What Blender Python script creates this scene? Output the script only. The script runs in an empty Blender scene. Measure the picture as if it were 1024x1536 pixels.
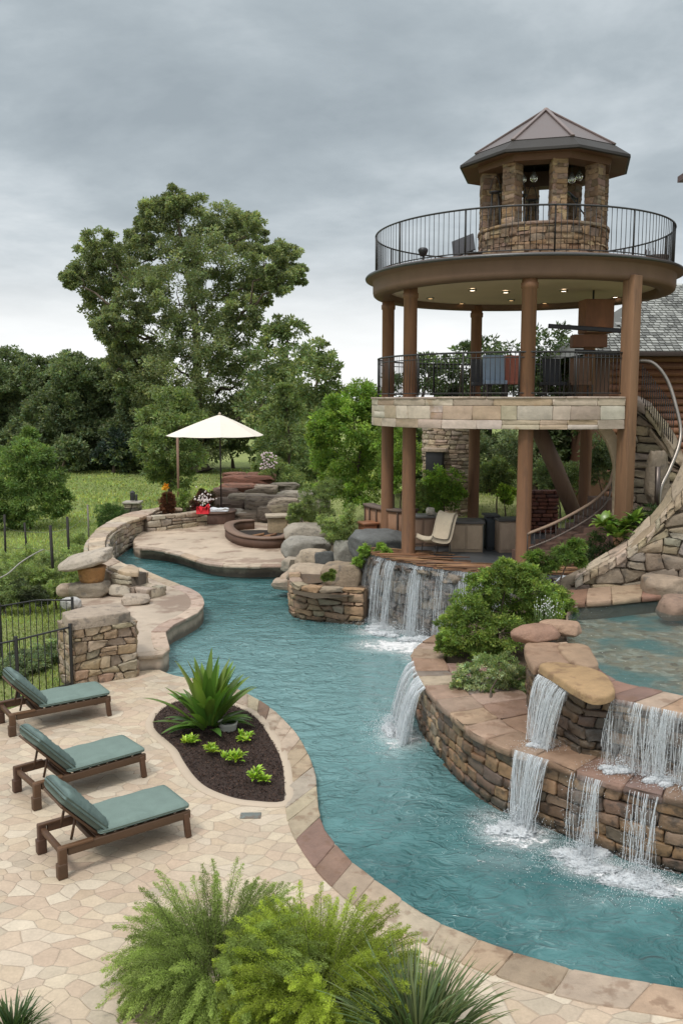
import bpy, math, random
import numpy as np
from mathutils import Vector, Matrix, noise as mnoise

random.seed(7)
RS = np.random.RandomState(11)
R = math.radians
scene = bpy.context.scene
col = scene.collection

# ------------------------------------------------------------------ camera
F = 1330.0
PITCH = math.atan(168.0 / F)
CAMZ = 6.0
cam_d = bpy.data.cameras.new('camera')
cam = bpy.data.objects.new('camera', cam_d)
col.objects.link(cam)
cam.location = (0, 0, CAMZ)
cam.rotation_euler = (math.pi / 2 - PITCH, 0, 0)
cam_d.sensor_fit = 'VERTICAL'
cam_d.sensor_height = 24.0
cam_d.lens = F / 1536.0 * 24.0
cam_d.clip_start = 0.1
cam_d.clip_end = 3000
scene.camera = cam
CP, SP = math.cos(PITCH), math.sin(PITCH)


def ray(u, v):
    x = (u - 512) / F
    y = (768 - v) / F
    return np.array([x, CP + y * SP, -SP + y * CP])


def G(u, v, z=0.0):
    """the place on the level z that is seen along this direction"""
    d = ray(u, v)
    t = (z - CAMZ) / d[2]
    return np.array([0, 0, CAMZ]) + d * t


def D(u, v, Y):
    """the place at the distance Y that is seen along this direction"""
    d = ray(u, v)
    t = Y / d[1]
    return np.array([0, 0, CAMZ]) + d * t


def smooth_closed(pts, n=8):
    pts = [np.array(p, float) for p in pts]
    out = []
    N = len(pts)
    for i in range(N):
        p0, p1, p2, p3 = pts[i - 1], pts[i], pts[(i + 1) % N], pts[(i + 2) % N]
        for k in range(n):
            t = k / n
            out.append(0.5 * ((2 * p1) + (-p0 + p2) * t + (2 * p0 - 5 * p1 + 4 * p2 - p3) * t * t + (-p0 + 3 * p1 - 3 * p2 + p3) * t ** 3))
    return out


def smooth_open(pts, n=8):
    pts = [np.array(p, float) for p in pts]
    P = [2 * pts[0] - pts[1]] + pts + [2 * pts[-1] - pts[-2]]
    out = []
    for i in range(1, len(P) - 2):
        p0, p1, p2, p3 = P[i - 1], P[i], P[i + 1], P[i + 2]
        for k in range(n):
            t = k / n
            out.append(0.5 * ((2 * p1) + (-p0 + p2) * t + (2 * p0 - 5 * p1 + 4 * p2 - p3) * t * t + (-p0 + 3 * p1 - 3 * p2 + p3) * t ** 3))
    out.append(pts[-1])
    return out


class Path:
    def __init__(s, pts):
        s.p = np.array([np.array(p, float) for p in pts])
        seg = np.linalg.norm(np.diff(s.p, axis=0), axis=1)
        s.cum = np.concatenate([[0], np.cumsum(seg)])
        s.L = s.cum[-1]

    def at(s, t):
        t = np.clip(t, 0, s.L)
        return np.stack([np.interp(t, s.cum, s.p[:, k]) for k in range(s.p.shape[1])], -1)

    def tan(s, t):
        e = max(0.02, s.L * 0.002)
        a = s.at(np.asarray(t) - e); b = s.at(np.asarray(t) + e)
        d = b - a
        return d / np.maximum(np.linalg.norm(d, axis=-1, keepdims=True), 1e-9)


# ------------------------------------------------------------------ mesh builder
class MB:
    def __init__(s):
        s.v = []; s.f = []; s.c = []; s.n = 0

    def add(s, verts, faces, c=(1, 1, 1)):
        verts = np.asarray(verts, float)
        s.v.append(verts)
        c = np.asarray(c, float)
        if c.ndim == 1:
            c = np.tile(c, (len(verts), 1))
        s.c.append(c)
        if isinstance(faces, np.ndarray):
            s.f.append(faces + s.n)
        else:
            for f in faces:
                s.f.append(np.array([f], dtype=np.int64) + s.n)
        s.n += len(verts)
        return s

    def mesh(s, name, smooth=True):
        me = bpy.data.meshes.new(name)
        V = np.concatenate(s.v); C = np.concatenate(s.c)
        loops = np.concatenate([f.reshape(-1) for f in s.f]).astype(np.int32)
        tot = np.concatenate([np.full(len(f), f.shape[1], dtype=np.int32) for f in s.f])
        start = np.concatenate([[0], np.cumsum(tot)[:-1]]).astype(np.int32)
        me.vertices.add(len(V)); me.vertices.foreach_set('co', V.astype(np.float32).reshape(-1))
        me.loops.add(len(loops)); me.loops.foreach_set('vertex_index', loops)
        me.polygons.add(len(tot)); me.polygons.foreach_set('loop_start', start); me.polygons.foreach_set('loop_total', tot)
        me.polygons.foreach_set('use_smooth', np.full(len(tot), bool(smooth)))
        a = me.color_attributes.new('col', 'FLOAT_COLOR', 'POINT')
        a.data.foreach_set('color', np.concatenate([C, np.ones((len(C), 1))], 1).astype(np.float32).reshape(-1))
        me.update(calc_edges=True)
        me.validate()
        return me


def link(name, data, mat=None, parent=None, local=False, label=None, cat=None, group=None, kind=None):
    o = bpy.data.objects.new(name, data)
    col.objects.link(o)
    if mat is not None and data is not None:
        if len(data.materials) == 0:
            data.materials.append(mat)
    if parent is not None:
        o.parent = parent
        if not local:
            m = Matrix.Identity(4)
            p = parent
            t = Vector((0, 0, 0))
            if p.parent is None: t = Vector(p.location)
            o.matrix_parent_inverse = Matrix.Translation(-t)
    if label: o['label'] = label
    if cat: o['category'] = cat
    if group: o['group'] = group
    if kind: o['kind'] = kind
    return o


def obj(name, mb, mat, parent=None, smooth=True, **k):
    return link(name, mb.mesh(name, smooth), mat, parent, **k)


def thing(name, label, cat, loc=(0, 0, 0), group=None, rz=0.0):
    o = link(name, None, label=label, cat=cat, group=group)
    o.location = loc; o.rotation_euler = (0, 0, rz)
    o.empty_display_size = 0.2
    return o


def copy_tree(o, parent=None):
    c = o.copy(); col.objects.link(c)
    if parent is not None: c.parent = parent
    for ch in list(o.children):
        copy_tree(ch, c)
    return c


# ------------------------------------------------------------------ shape helpers
def grid_cube(xs):
    n = len(xs)
    idx = {}; P = []; Q = []

    def vid(a, b, c):
        k = (a, b, c)
        if k not in idx:
            idx[k] = len(P); P.append((xs[a], xs[b], xs[c]))
        return idx[k]
    m = n - 1
    for i in range(m):
        for j in range(m):
            Q.append((vid(i, j, 0), vid(i, j + 1, 0), vid(i + 1, j + 1, 0), vid(i + 1, j, 0)))
            Q.append((vid(i, j, m), vid(i + 1, j, m), vid(i + 1, j + 1, m), vid(i, j + 1, m)))
            Q.append((vid(i, 0, j), vid(i + 1, 0, j), vid(i + 1, 0, j + 1), vid(i, 0, j + 1)))
            Q.append((vid(i, m, j), vid(i, m, j + 1), vid(i + 1, m, j + 1), vid(i + 1, m, j)))
            Q.append((vid(0, i, j), vid(0, i, j + 1), vid(0, i + 1, j + 1), vid(0, i + 1, j)))
            Q.append((vid(m, i, j), vid(m, i + 1, j), vid(m, i + 1, j + 1), vid(m, i, j + 1)))
    return np.array(P), np.array(Q)


def rounded(r, mid=True):
    xs = [-1, -1 + r, 0, 1 - r, 1] if mid else [-1, -1 + r, 1 - r, 1]
    P, Q = grid_cube(xs)
    c = np.clip(P, -1 + r, 1 - r)
    d = P - c
    l = np.linalg.norm(d, axis=1, keepdims=True)
    P2 = np.where(l > 1e-9, c + d / np.maximum(l, 1e-9) * r, P)
    return P2, Q


ST_P, ST_Q = rounded(0.24)
ST_F = rounded(0.10)
BX_P, BX_Q = rounded(0.06, False)
SPH_P, SPH_Q = grid_cube(list(np.tan(np.linspace(-1, 1, 15) * math.pi / 4)))
SPH_P = SPH_P / np.linalg.norm(SPH_P, axis=1, keepdims=True)


def box(mb, c, size, rz=0.0, col_=(1, 1, 1), bevel=0.012, rot=None, taper=1.0):
    hs = np.array(size, float) / 2
    n = np.array([-1, 1, 1, -1]);
    b = min(bevel, hs.min() * 0.6)
    P, Q = BX_P, BX_Q
    # absolute bevel
    s = np.sign(P)
    inner = (np.abs(P) < 0.97)
    X = s * hs
    X = np.where(inner, s * (hs - b), X)
    rr = P
    X = np.where(~inner, X, X)
    l = (~inner).sum(1, keepdims=True)
    X = X - np.where(~inner & (l > 1), s * b * 0.3, 0)
    if taper != 1.0:
        f = 1 + (taper - 1) * (X[:, 2:3] / hs[2] + 1) / 2
        X[:, :2] = X[:, :2] * f
    if rot is not None:
        X = X @ np.array(rot).T
    if rz:
        ca, sa = math.cos(rz), math.sin(rz)
        X = np.stack([X[:, 0] * ca - X[:, 1] * sa, X[:, 0] * sa + X[:, 1] * ca, X[:, 2]], 1)
    mb.add(X + np.array(c, float), Q, col_)
    return mb


def rotm(axis, a):
    return np.array(Matrix.Rotation(a, 3, axis))


def tube(mb, pts, rad, seg=8, col_=(1, 1, 1), caps=True):
    pts = np.array([np.array(p, float) for p in pts]); n = len(pts)
    rad = np.full(n, rad) if np.isscalar(rad) else np.array(rad, float)
    T = np.gradient(pts, axis=0); T /= np.maximum(np.linalg.norm(T, axis=1, keepdims=True), 1e-9)
    up = np.array([0, 0, 1.0]) if abs(T[0][2]) < 0.9 else np.array([1.0, 0, 0])
    a = np.cross(T[0], up); a /= np.linalg.norm(a)
    V = []
    ang = np.linspace(0, 2 * math.pi, seg, endpoint=False)
    for i in range(n):
        a = a - T[i] * np.dot(a, T[i]); a /= max(np.linalg.norm(a), 1e-9)
        b = np.cross(T[i], a)
        V.append(pts[i] + rad[i] * (np.cos(ang)[:, None] * a + np.sin(ang)[:, None] * b))
    V = np.concatenate(V)
    i = np.arange(n - 1)[:, None] * seg; j = np.arange(seg)[None]
    q = np.stack([i + j, i + (j + 1) % seg, i + seg + (j + 1) % seg, i + seg + j], -1).reshape(-1, 4)
    base = mb.n
    mb.add(V, q, col_)
    if caps:
        mb.f.append(np.array([list(range(seg))[::-1]]) + base)
        mb.f.append(np.array([list(range(seg))]) + base + (n - 1) * seg)
    return mb


def lathe(mb, prof, c=(0, 0), seg=48, col_=(1, 1, 1), a0=0, a1=2 * math.pi, cap=True):
    """prof: list of (r, z)"""
    full = abs(a1 - a0 - 2 * math.pi) < 1e-6
    ang = np.linspace(a0, a1, seg, endpoint=not full) if full else np.linspace(a0, a1, seg)
    n = len(prof); m = len(ang)
    V = []
    for r, z in prof:
        V.append(np.stack([c[0] + r * np.cos(ang), c[1] + r * np.sin(ang), np.full(m, z)], 1))
    V = np.concatenate(V)
    q = []
    for i in range(n - 1):
        for j in range(m if full else m - 1):
            k = (j + 1) % m
            q.append((i * m + j, i * m + k, (i + 1) * m + k, (i + 1) * m + j))
    mb.add(V, np.array(q), col_)
    return mb


def slab(mb, pts, zt, zb, col_=(1, 1, 1), edge=0.03):
    """flat polygon with a rounded upper edge and a skirt; pts anticlockwise or not"""
    P = np.array([p[:2] for p in pts], float)
    a = 0.5 * np.sum(P[:, 0] * np.roll(P[:, 1], -1) - np.roll(P[:, 0], -1) * P[:, 1])
    if a < 0: P = P[::-1]
    n = len(P)
    T = np.roll(P, -1, 0) - np.roll(P, 1, 0); T /= np.maximum(np.linalg.norm(T, axis=1, keepdims=True), 1e-9)
    N = np.stack([T[:, 1], -T[:, 0]], 1)
    rings = []
    for d, z in ((edge, zt), (edge * 0.3, zt - edge * 0.3), (0, zt - edge), (0, zb)):
        rings.append(np.concatenate([P - N * d, np.full((n, 1), z)], 1))
    V = np.concatenate(rings)
    j = np.arange(n); k = (j + 1) % n
    q = np.concatenate([np.stack([(i + 1) * n + j, (i + 1) * n + k, i * n + k, i * n + j], 1) for i in range(3)])
    base = mb.n
    mb.add(V, q, col_)
    from mathutils.geometry import tessellate_polygon
    tri = tessellate_polygon([[Vector((p[0], p[1], 0)) for p in rings[0]]])
    T3 = []
    for t in tri:
        A, B, C_ = rings[0][t[0]], rings[0][t[1]], rings[0][t[2]]
        cr = (B[0] - A[0]) * (C_[1] - A[1]) - (B[1] - A[1]) * (C_[0] - A[0])
        T3.append(t if cr > 0 else t[::-1])
    mb.f.append(np.array(T3) + base)
    return mb


def sheet(mb, pts, z, col_=(1, 1, 1)):
    P = np.array([p[:2] for p in pts], float)
    from mathutils.geometry import tessellate_polygon
    tri = tessellate_polygon([[Vector((p[0], p[1], 0)) for p in P]])
    T3 = []
    for t in tri:
        A, B, C_ = P[t[0]], P[t[1]], P[t[2]]
        cr = (B[0] - A[0]) * (C_[1] - A[1]) - (B[1] - A[1]) * (C_[0] - A[0])
        T3.append(t if cr > 0 else t[::-1])
    mb.add(np.concatenate([P, np.full((len(P), 1), z)], 1), np.array(T3), col_)
    return mb


def jit(c, a=0.12, h=0.04):
    c = np.array(c, float)
    k = 1 + random.uniform(-a, a)
    return np.clip(c * k + np.array([random.uniform(-h, h) * 0.5, random.uniform(-h, h) * .25, random.uniform(-h, h) * 0.5]) * c.mean() * 3, 0.005, 1)


def pick(pal):
    return jit(random.choice(pal))


def quad_stone(mb, cs, d0, d1, mapf, c, rough=0.012, tm=None):
    ST_P, ST_Q = tm or (globals()['ST_P'], globals()['ST_Q'])
    """cs: 4 corners (s, z): lower left, lower right, upper right, upper left"""
    a = (ST_P[:, 0] + 1) / 2; b = (ST_P[:, 2] + 1) / 2
    cs = np.array(cs, float)
    q = ((1 - a) * (1 - b))[:, None] * cs[0] + (a * (1 - b))[:, None] * cs[1] + (a * b)[:, None] * cs[2] + ((1 - a) * b)[:, None] * cs[3]
    d = d0 + (d1 - d0) * (ST_P[:, 1] + 1) / 2
    n = len(a)
    X = mapf(q[:, 0] + RS.normal(0, rough * .6, n), q[:, 1] + RS.normal(0, rough * .6, n), d + RS.normal(0, rough, n))
    mb.add(X, ST_Q, c)


def stone_face(mb, path, zb, zt, pal, rowh=(0.14, 0.24), lens=(0.2, 0.5), d0=-0.12, d1=0.06, side=1, gap=0.008, wave=0.03, slant=0.04, s0=0.0, s1=None, rough=0.012, seed=0, tm=None, dj=.03):
    """courses of irregular stones along a path; zb and zt may be functions of s; side picks which way is outward"""
    s1 = path.L if s1 is None else s1
    fb = zb if callable(zb) else (lambda s, z=zb: np.full(np.shape(s), z) if np.ndim(s) else z)
    ft = zt if callable(zt) else (lambda s, z=zt: np.full(np.shape(s), z) if np.ndim(s) else z)

    def mapf(s, z, d):
        p = path.at(s); t = path.tan(s)
        nn = np.stack([t[..., 1], -t[..., 0]], -1) * side
        return np.concatenate([p[..., :2] + nn * d[..., None], z[..., None]], -1)
    zmin = min(fb(s) for s in np.linspace(s0, s1, 20)); zmax = max(ft(s) for s in np.linspace(s0, s1, 20))
    z = zmin; rows = [z]
    while z < zmax - 0.3 * rowh[0]:
        z += random.uniform(*rowh); rows.append(z)
    rows[-1] = zmax if len(rows) > 1 else rows[-1]
    ph = [random.uniform(0, 6) for _ in rows]

    def line(i, s):
        w = wave if 0 < i < len(rows) - 1 else 0
        zz = rows[i] + w * (math.sin(s * 2.3 + ph[i]) + 0.5 * math.sin(s * 5.1 + 2 * ph[i]))
        return min(max(zz, fb(s)), ft(s))
    for i in range(len(rows) - 1):
        s = s0 - random.uniform(0, lens[0])
        jb = random.uniform(-slant, slant)
        while s < s1:
            L = random.uniform(*lens)
            e = s + L
            je = random.uniform(-slant, slant)
            a = max(s, s0); b = min(e, s1)
            if s1 - b < lens[0] * 0.4: b = s1; e = s1 + 1
            if b - a > 0.04:
                z00, z10, z11, z01 = line(i, a), line(i, b), line(i + 1, b), line(i + 1, a)
                if max(z11 - z10, z01 - z00) > 0.035:
                    if b - a > 0.3 and z11 - z10 > 0.2 and random.random() < 0.25:
                        m1, m2 = (z00 + z01) / 2, (z10 + z11) / 2
                        quad_stone(mb, [(a + gap - jb, z00 + gap), (b - gap - je, z10 + gap), (b - gap, m2 - gap), (a + gap, m1 - gap)], d0, d1 + random.uniform(-dj, dj * .7), mapf, pick(pal), rough, tm)
                        quad_stone(mb, [(a + gap, m1 + gap), (b - gap, m2 + gap), (b - gap + je, z11 - gap), (a + gap + jb, z01 - gap)], d0, d1 + random.uniform(-dj, dj * .7), mapf, pick(pal), rough, tm)
                    else:
                        quad_stone(mb, [(a + gap - jb, z00 + gap), (b - gap - je, z10 + gap), (b - gap + je, z11 - gap), (a + gap + jb, z01 - gap)], d0, d1 + random.uniform(-dj, dj * .7), mapf, pick(pal), rough, tm)
            s = e; jb = je


def core_wall(mb, path, zb, zt, d0, d1, side=1, c=(0.1, 0.08, 0.06), n=None):
    n = n or max(8, int(path.L / 0.15))
    s = np.linspace(0, path.L, n)
    p = path.at(s); t = path.tan(s); nn = np.stack([t[:, 1], -t[:, 0]], 1) * side
    zB = np.array([zb(x) if callable(zb) else zb for x in s]); zT = np.array([zt(x) if callable(zt) else zt for x in s])
    A = p[:, :2] + nn * d0; B = p[:, :2] + nn * d1
    V = np.concatenate([np.column_stack([A, zB]), np.column_stack([A, zT]), np.column_stack([B, zT]), np.column_stack([B, zB])])
    j = np.arange(n - 1)
    q = np.concatenate([np.stack([a * n + j, a * n + j + 1, b * n + j + 1, b * n + j], 1) for a, b in ((0, 1), (1, 2), (2, 3), (3, 0))])
    mb.add(V, q, c)
    base = mb.n - len(V)
    mb.f.append(np.array([[0, n, 2 * n, 3 * n]]) + base)
    mb.f.append(np.array([[n - 1, 4 * n - 1, 3 * n - 1, 2 * n - 1]]) + base)


def ribbon_stones(mb, A, B, th, lens, pal, gap=0.006, rough=0.004, over=0.0, rnd=None, rows=1, zj=0.004, byidx=False, r01=(0, 1)):
    """flat stones laid between two space curves A and B (the same number of points), th thick downwards"""
    A = Path(A); B = Path(B)
    L = (A.L + B.L) / 2
    if byidx:
        n_ = len(A.p); A.cum = np.arange(n_) * A.L / (n_ - 1); B.cum = np.arange(n_) * B.L / (n_ - 1)
    P, Q = rounded(0.12, True)
    for r in range(rows):
        r0, r1 = r / rows, (r + 1) / rows
        s = 0.0 if r % 2 == 0 else -random.uniform(0, lens[0])
        jb = 0
        while s < L - 1e-6:
            e = s + random.uniform(*lens)
            if L - e < lens[0] * 0.5: e = L
            je = random.uniform(-.03, .03) if e < L else 0
            a0 = max(s, 0)
            x = (P[:, 0] + 1) / 2; y = (P[:, 1] + 1) / 2
            g = gap / L
            ta = a0 / L + jb * (y - .5) / L + g; tb = e / L + je * (y - .5) / L - g
            t = ta + (tb - ta) * x
            pa = A.at(t * A.L); pb = B.at(t * B.L)
            W = np.linalg.norm(pb - pa, axis=1).mean() + 1e-6
            yy = r01[0] + (r01[1] - r01[0]) * (r0 + (r1 - r0) * y)
            yy = yy + (gap / W) * (1 - 2 * y)
            X = pa + (pb - pa) * yy[:, None]
            z = -th * (1 - (P[:, 2] + 1) / 2)
            X = X + RS.normal(0, rough, X.shape)
            X[:, 2] += z + random.uniform(-zj, zj)
            mb.add(X, Q, pick(pal))
            s = e; jb = je


def boulder(mb, c, size, c_=(0.3, 0.26, 0.2), seed=0, rz=0.0, flat=0.5, amp=0.22, tilt=0.0):
    P = SPH_P.copy()
    sd = Vector((seed * 3.7, seed * 1.3, seed * 2.1))
    out = []
    rs = np.random.RandomState(seed * 7 + 3)
    nrm = unit(rs.normal(0, 1, (11, 3))); dist = rs.uniform(.66, .92, 11)
    nrm = np.concatenate([nrm, [[0, 0, 1], [0, 0, -1]]]); dist = np.concatenate([dist, [.72, .7]])
    for p in P:
        v = Vector(p)
        k = 1 + amp * mnoise.noise(v * 1.1 + sd) * 1.6 + amp * 0.5 * mnoise.noise(v * 2.7 + sd) + amp * .2 * mnoise.noise(v * 6 + sd)
        dt = nrm @ np.array(v); lim = np.where(dt > 1e-3, dist / np.maximum(dt, 1e-3), 9).min()
        q = v * (min(k, lim * (1 + .35 * amp * mnoise.noise(v * 3.1 + sd))) * 1.12)
        q = Vector([math.copysign(abs(a) ** (0.75 if flat else 1), a) for a in q])
        out.append(q)
    X = np.array(out) * np.array(size) / 2
    X[:, 2] += tilt * X[:, 0]
    ca, sa = math.cos(rz), math.sin(rz)
    X = np.stack([X[:, 0] * ca - X[:, 1] * sa, X[:, 0] * sa + X[:, 1] * ca, X[:, 2]], 1)
    mb.add(X + np.array(c, float), SPH_Q, c_)
    return mb


# ------------------------------------------------------------------ leaves
def unit(v):
    return v / np.maximum(np.linalg.norm(v, axis=1, keepdims=True), 1e-9)


def leaves(mb, pos, dirs, L, W, cols):
    n = len(pos)
    dirs = unit(dirs)
    sd = unit(np.cross(dirs, RS.normal(0, 1, (n, 3))))
    nr = np.cross(dirs, sd)
    L = np.broadcast_to(L, (n,))[:, None]; W = np.broadcast_to(W, (n,))[:, None]
    mid = pos + dirs * L * 0.45
    V = np.stack([pos, mid + sd * W / 2 + nr * W * .15, pos + dirs * L - nr * L * .08, mid - sd * W / 2 + nr * W * .15], 1).reshape(-1, 3)
    C = np.repeat(cols, 4, 0)
    mb.add(V, np.arange(4 * n).reshape(-1, 4), C)


def vary(base, n, a=0.25, pal=None):
    base = np.array(base, float)
    k = np.clip(RS.normal(1, a, (n, 1)), 0.35, 1.9)
    h = RS.normal(0, 0.1, (n, 1))
    c = base * k * np.concatenate([1 + h, np.ones((n, 1)), 1 - h], 1)
    return np.clip(c, 0.003, 1)


def clump_leaves(mb, blobs, dens, leaf, w=0.5, base=(0.05, 0.09, 0.025), sub=0.27, per=60, droop=0.25, alt=None, outer=0.45, up=0.15):
    """blobs: list of (centre, (rx, ry, rz)); dens: sub-clumps per blob"""
    for c, r in blobs:
        c = np.array(c, float); r = np.array(r, float) * np.ones(3)
        rm = r.mean()
        m = max(3, int(dens))
        d = unit(RS.normal(0, 1, (m, 3)))
        q = outer + (1.02 - outer) * RS.rand(m, 1) ** 0.7
        sc = c + d * r * q
        for k in range(m):
            n = int(per * RS.uniform(0.5, 1.4))
            rad = rm * sub * RS.uniform(0.6, 1.3)
            o = unit(RS.normal(0, 1, (n, 3))) * (RS.rand(n, 1) ** 0.5) * rad * np.array([1.15, 1.15, 0.75])
            pos = sc[k] + o
            dirs = o / rad + d[k] * 0.6 + RS.normal(0, .6, (n, 3)) + np.array([0, 0, up - droop])
            b = np.array(base)
            if alt is not None and RS.rand() < 0.35: b = np.array(alt)
            b = b * RS.uniform(0.7, 1.35)
            leaves(mb, pos, dirs, leaf * RS.uniform(.6, 1.3, n), leaf * w * RS.uniform(.7, 1.2, n), vary(b, n, .2))


def bend(a, b, sag, n=6, jit_=0.0):
    a = np.array(a, float); b = np.array(b, float)
    t = np.linspace(0, 1, n)[:, None]
    p = a + (b - a) * t + np.array([0, 0, 1.0]) * (4 * t * (1 - t)) * sag
    if jit_: p[1:-1] += RS.normal(0, jit_, (n - 2, 3))
    return p
# ------------------------------------------------------------------ materials
class NT:
    def __init__(s, name):
        s.m = bpy.data.materials.new(name); s.m.use_nodes = True
        s.t = s.m.node_tree; s.t.nodes.clear()
        s.out = s.t.nodes.new('ShaderNodeOutputMaterial')

    def n(s, typ, **k):
        nd = s.t.nodes.new('ShaderNode' + typ)
        for a, b in k.items():
            if a.startswith('i_'):
                key = a[2:]
                key = int(key) if key.isdigit() else key.replace('_', ' ')
                s.set(nd.inputs[key], b)
            else:
                setattr(nd, a, b)
        return nd

    def set(s, inp, b):
        if isinstance(b, bpy.types.NodeSocket): s.t.links.new(b, inp)
        else:
            if hasattr(inp, 'default_value') and not isinstance(b, (int, float)) and len(b) == 3 and inp.type == 'RGBA': b = (*b, 1)
            inp.default_value = b

    def math(s, op, a, b=0.0, clamp=False, c=0.0):
        nd = s.n('Math', operation=op, use_clamp=clamp); s.set(nd.inputs[0], a); s.set(nd.inputs[1], b)
        if op in ('MULTIPLY_ADD', 'SMOOTH_MIN'): s.set(nd.inputs[2], c)
        return nd.outputs[0]

    def mix(s, f, a, b, mode='MIX'):
        nd = s.n('Mix', data_type='RGBA', blend_type=mode); s.set(nd.inputs[0], f); s.set(nd.inputs[6], a); s.set(nd.inputs[7], b)
        return nd.outputs[2]

    def ramp(s, f, stops):
        nd = s.n('ValToRGB'); s.set(nd.inputs[0], f)
        e = nd.color_ramp.elements
        while len(e) < len(stops): e.new(0.5)
        for i, (p, c) in enumerate(stops):
            e[i].position = p; e[i].color = (*c, 1) if len(c) == 3 else c
        return nd.outputs[0]

    def maprange(s, v, a, b, c=0.0, d=1.0, smooth=True):
        nd = s.n('MapRange', interpolation_type='SMOOTHSTEP' if smooth else 'LINEAR')
        s.set(nd.inputs[0], v); nd.inputs[1].default_value = a; nd.inputs[2].default_value = b; nd.inputs[3].default_value = c; nd.inputs[4].default_value = d
        return nd.outputs[0]

    def noise(s, vec, scale, detail=4, rough=0.55, dist=0.0):
        nd = s.n('TexNoise'); s.set(nd.inputs['Vector'], vec); nd.inputs['Scale'].default_value = scale
        nd.inputs['Detail'].default_value = detail; nd.inputs['Roughness'].default_value = rough; nd.inputs['Distortion'].default_value = dist
        return nd

    def pos(s):
        return s.n('NewGeometry').outputs['Position']

    def objc(s):
        return s.n('TexCoord').outputs['Object']

    def attr(s, name='col'):
        return s.n('Attribute', attribute_name=name).outputs['Color']

    def bump(s, h, strength=0.4, dist=0.02, normal=None):
        nd = s.n('Bump'); s.set(nd.inputs['Height'], h); nd.inputs['Strength'].default_value = strength; nd.inputs['Distance'].default_value = dist
        if normal is not None: s.set(nd.inputs['Normal'], normal)
        return nd.outputs[0]

    def bsdf(s, color, rough=0.6, normal=None, metallic=0.0, spec=0.5, **k):
        nd = s.n('BsdfPrincipled')
        s.set(nd.inputs['Base Color'], color); s.set(nd.inputs['Roughness'], rough); s.set(nd.inputs['Metallic'], metallic)
        s.set(nd.inputs['Specular IOR Level'], spec)
        if normal is not None: s.set(nd.inputs['Normal'], normal)
        for a, b in k.items(): s.set(nd.inputs[a.replace('_', ' ')], b)
        return nd.outputs[0]

    def done(s, sh):
        s.t.links.new(sh, s.out.inputs['Surface']); return s.m


def general(name, tint=(1, 1, 1), rough=0.7, sc=6.0, amt=0.35, bsc=25.0, bstr=0.4, bdist=0.01, metallic=0.0, spec=0.4, stretch=(1, 1, 1), big=0.0, use_obj=False, spots=None, wl=None):
    t = NT(name)
    p = t.objc() if use_obj else t.pos()
    if stretch != (1, 1, 1):
        mp = t.n('Mapping'); t.set(mp.inputs['Vector'], p); mp.inputs['Scale'].default_value = stretch; p = mp.outputs[0]
    n1 = t.noise(p, sc, 6, 0.65)
    n2 = t.noise(p, sc * 0.17, 3, 0.5)
    f = t.math('MULTIPLY_ADD', n1.outputs[0], amt * 2, c=1 - amt)
    f2 = t.math('MULTIPLY_ADD', n2.outputs[0], amt * 1.2 + big, c=1 - amt * .6 - big / 2)
    k = t.math('MULTIPLY', f, f2)
    base = t.mix(1.0, t.attr(), tint, 'MULTIPLY')
    vs = t.n('VectorMath', operation='SCALE'); t.set(vs.inputs[0], base); t.set(vs.inputs['Scale'], k)
    c = vs.outputs[0]
    if spots is not None:
        n3 = t.noise(p, spots[1], 4, 0.6)
        m = t.maprange(n3.outputs[0], spots[2], spots[2] + 0.12)
        c = t.mix(t.math('MULTIPLY', m, spots[3]), c, spots[0])
    if wl is not None:      # damp, algae-dark band just above the water
        z_ = t.n('SeparateXYZ'); t.set(z_.inputs[0], t.pos())
        zz = t.math('MULTIPLY_ADD', n1.outputs[0], .22, c=t.math('SUBTRACT', z_.outputs[2], .11))
        c = t.mix(t.maprange(zz, wl, wl + .16, .68, 0), c, (.035, .035, .028))
    nb = t.noise(p, bsc, 8, 0.7)
    nm = t.bump(nb.outputs[0], bstr, bdist)
    r = t.math('MULTIPLY_ADD', n1.outputs[0], 0.25, c=rough - 0.12, clamp=True)
    return t.done(t.bsdf(c, r, nm, metallic, spec))


M = {}
M['stone'] = general('stone', sc=9, amt=0.42, bsc=14, bstr=1.0, bdist=0.035, rough=0.8, spots=((0.10, 0.09, 0.08), 7, 0.56, 0.5), wl=-.08)
M['wet_stone'] = general('wet_stone', sc=8, amt=0.45, bsc=14, bstr=0.8, bdist=0.03, rough=0.42, spec=0.6, spots=((0.035, 0.03, 0.025), 5, 0.52, 0.6), wl=-.06)
M['cap'] = general('cap_stone', sc=5, amt=0.42, bsc=20, bstr=0.8, bdist=0.03, rough=0.6, spots=((0.17, 0.095, 0.055), 3.5, 0.52, 0.5))
M['ledge'] = general('layered_rock', sc=4, amt=0.5, bsc=5, bstr=1.0, bdist=0.16, rough=0.85, stretch=(1, 1, 5), spots=((0.07, 0.05, 0.04), 2.5, 0.53, 0.7))
M['boulder'] = general('boulder', sc=5, amt=0.42, bsc=9, bstr=0.9, bdist=0.06, rough=0.82, spots=((0.09, 0.085, 0.08), 4, 0.55, 0.5))
M['concrete_deck'] = general('deck_concrete', sc=3, amt=0.28, bsc=22, bstr=0.35, bdist=0.02, rough=0.62, big=.3, spots=((0.17, 0.10, 0.07), .8, 0.49, 0.62), wl=-.02)
M['paint'] = general('brown_paint', sc=2.5, amt=0.26, bsc=40, bstr=0.25, bdist=0.008, rough=0.6, big=.2, spec=.3, stretch=(1, 1, .5))
M['column'] = general('column_finish', sc=7, amt=0.42, bsc=30, bstr=0.6, bdist=0.012, rough=0.62, stretch=(1, 1, .1), big=.2, spots=((.10, .055, .035), 9, .53, .45))
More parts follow.
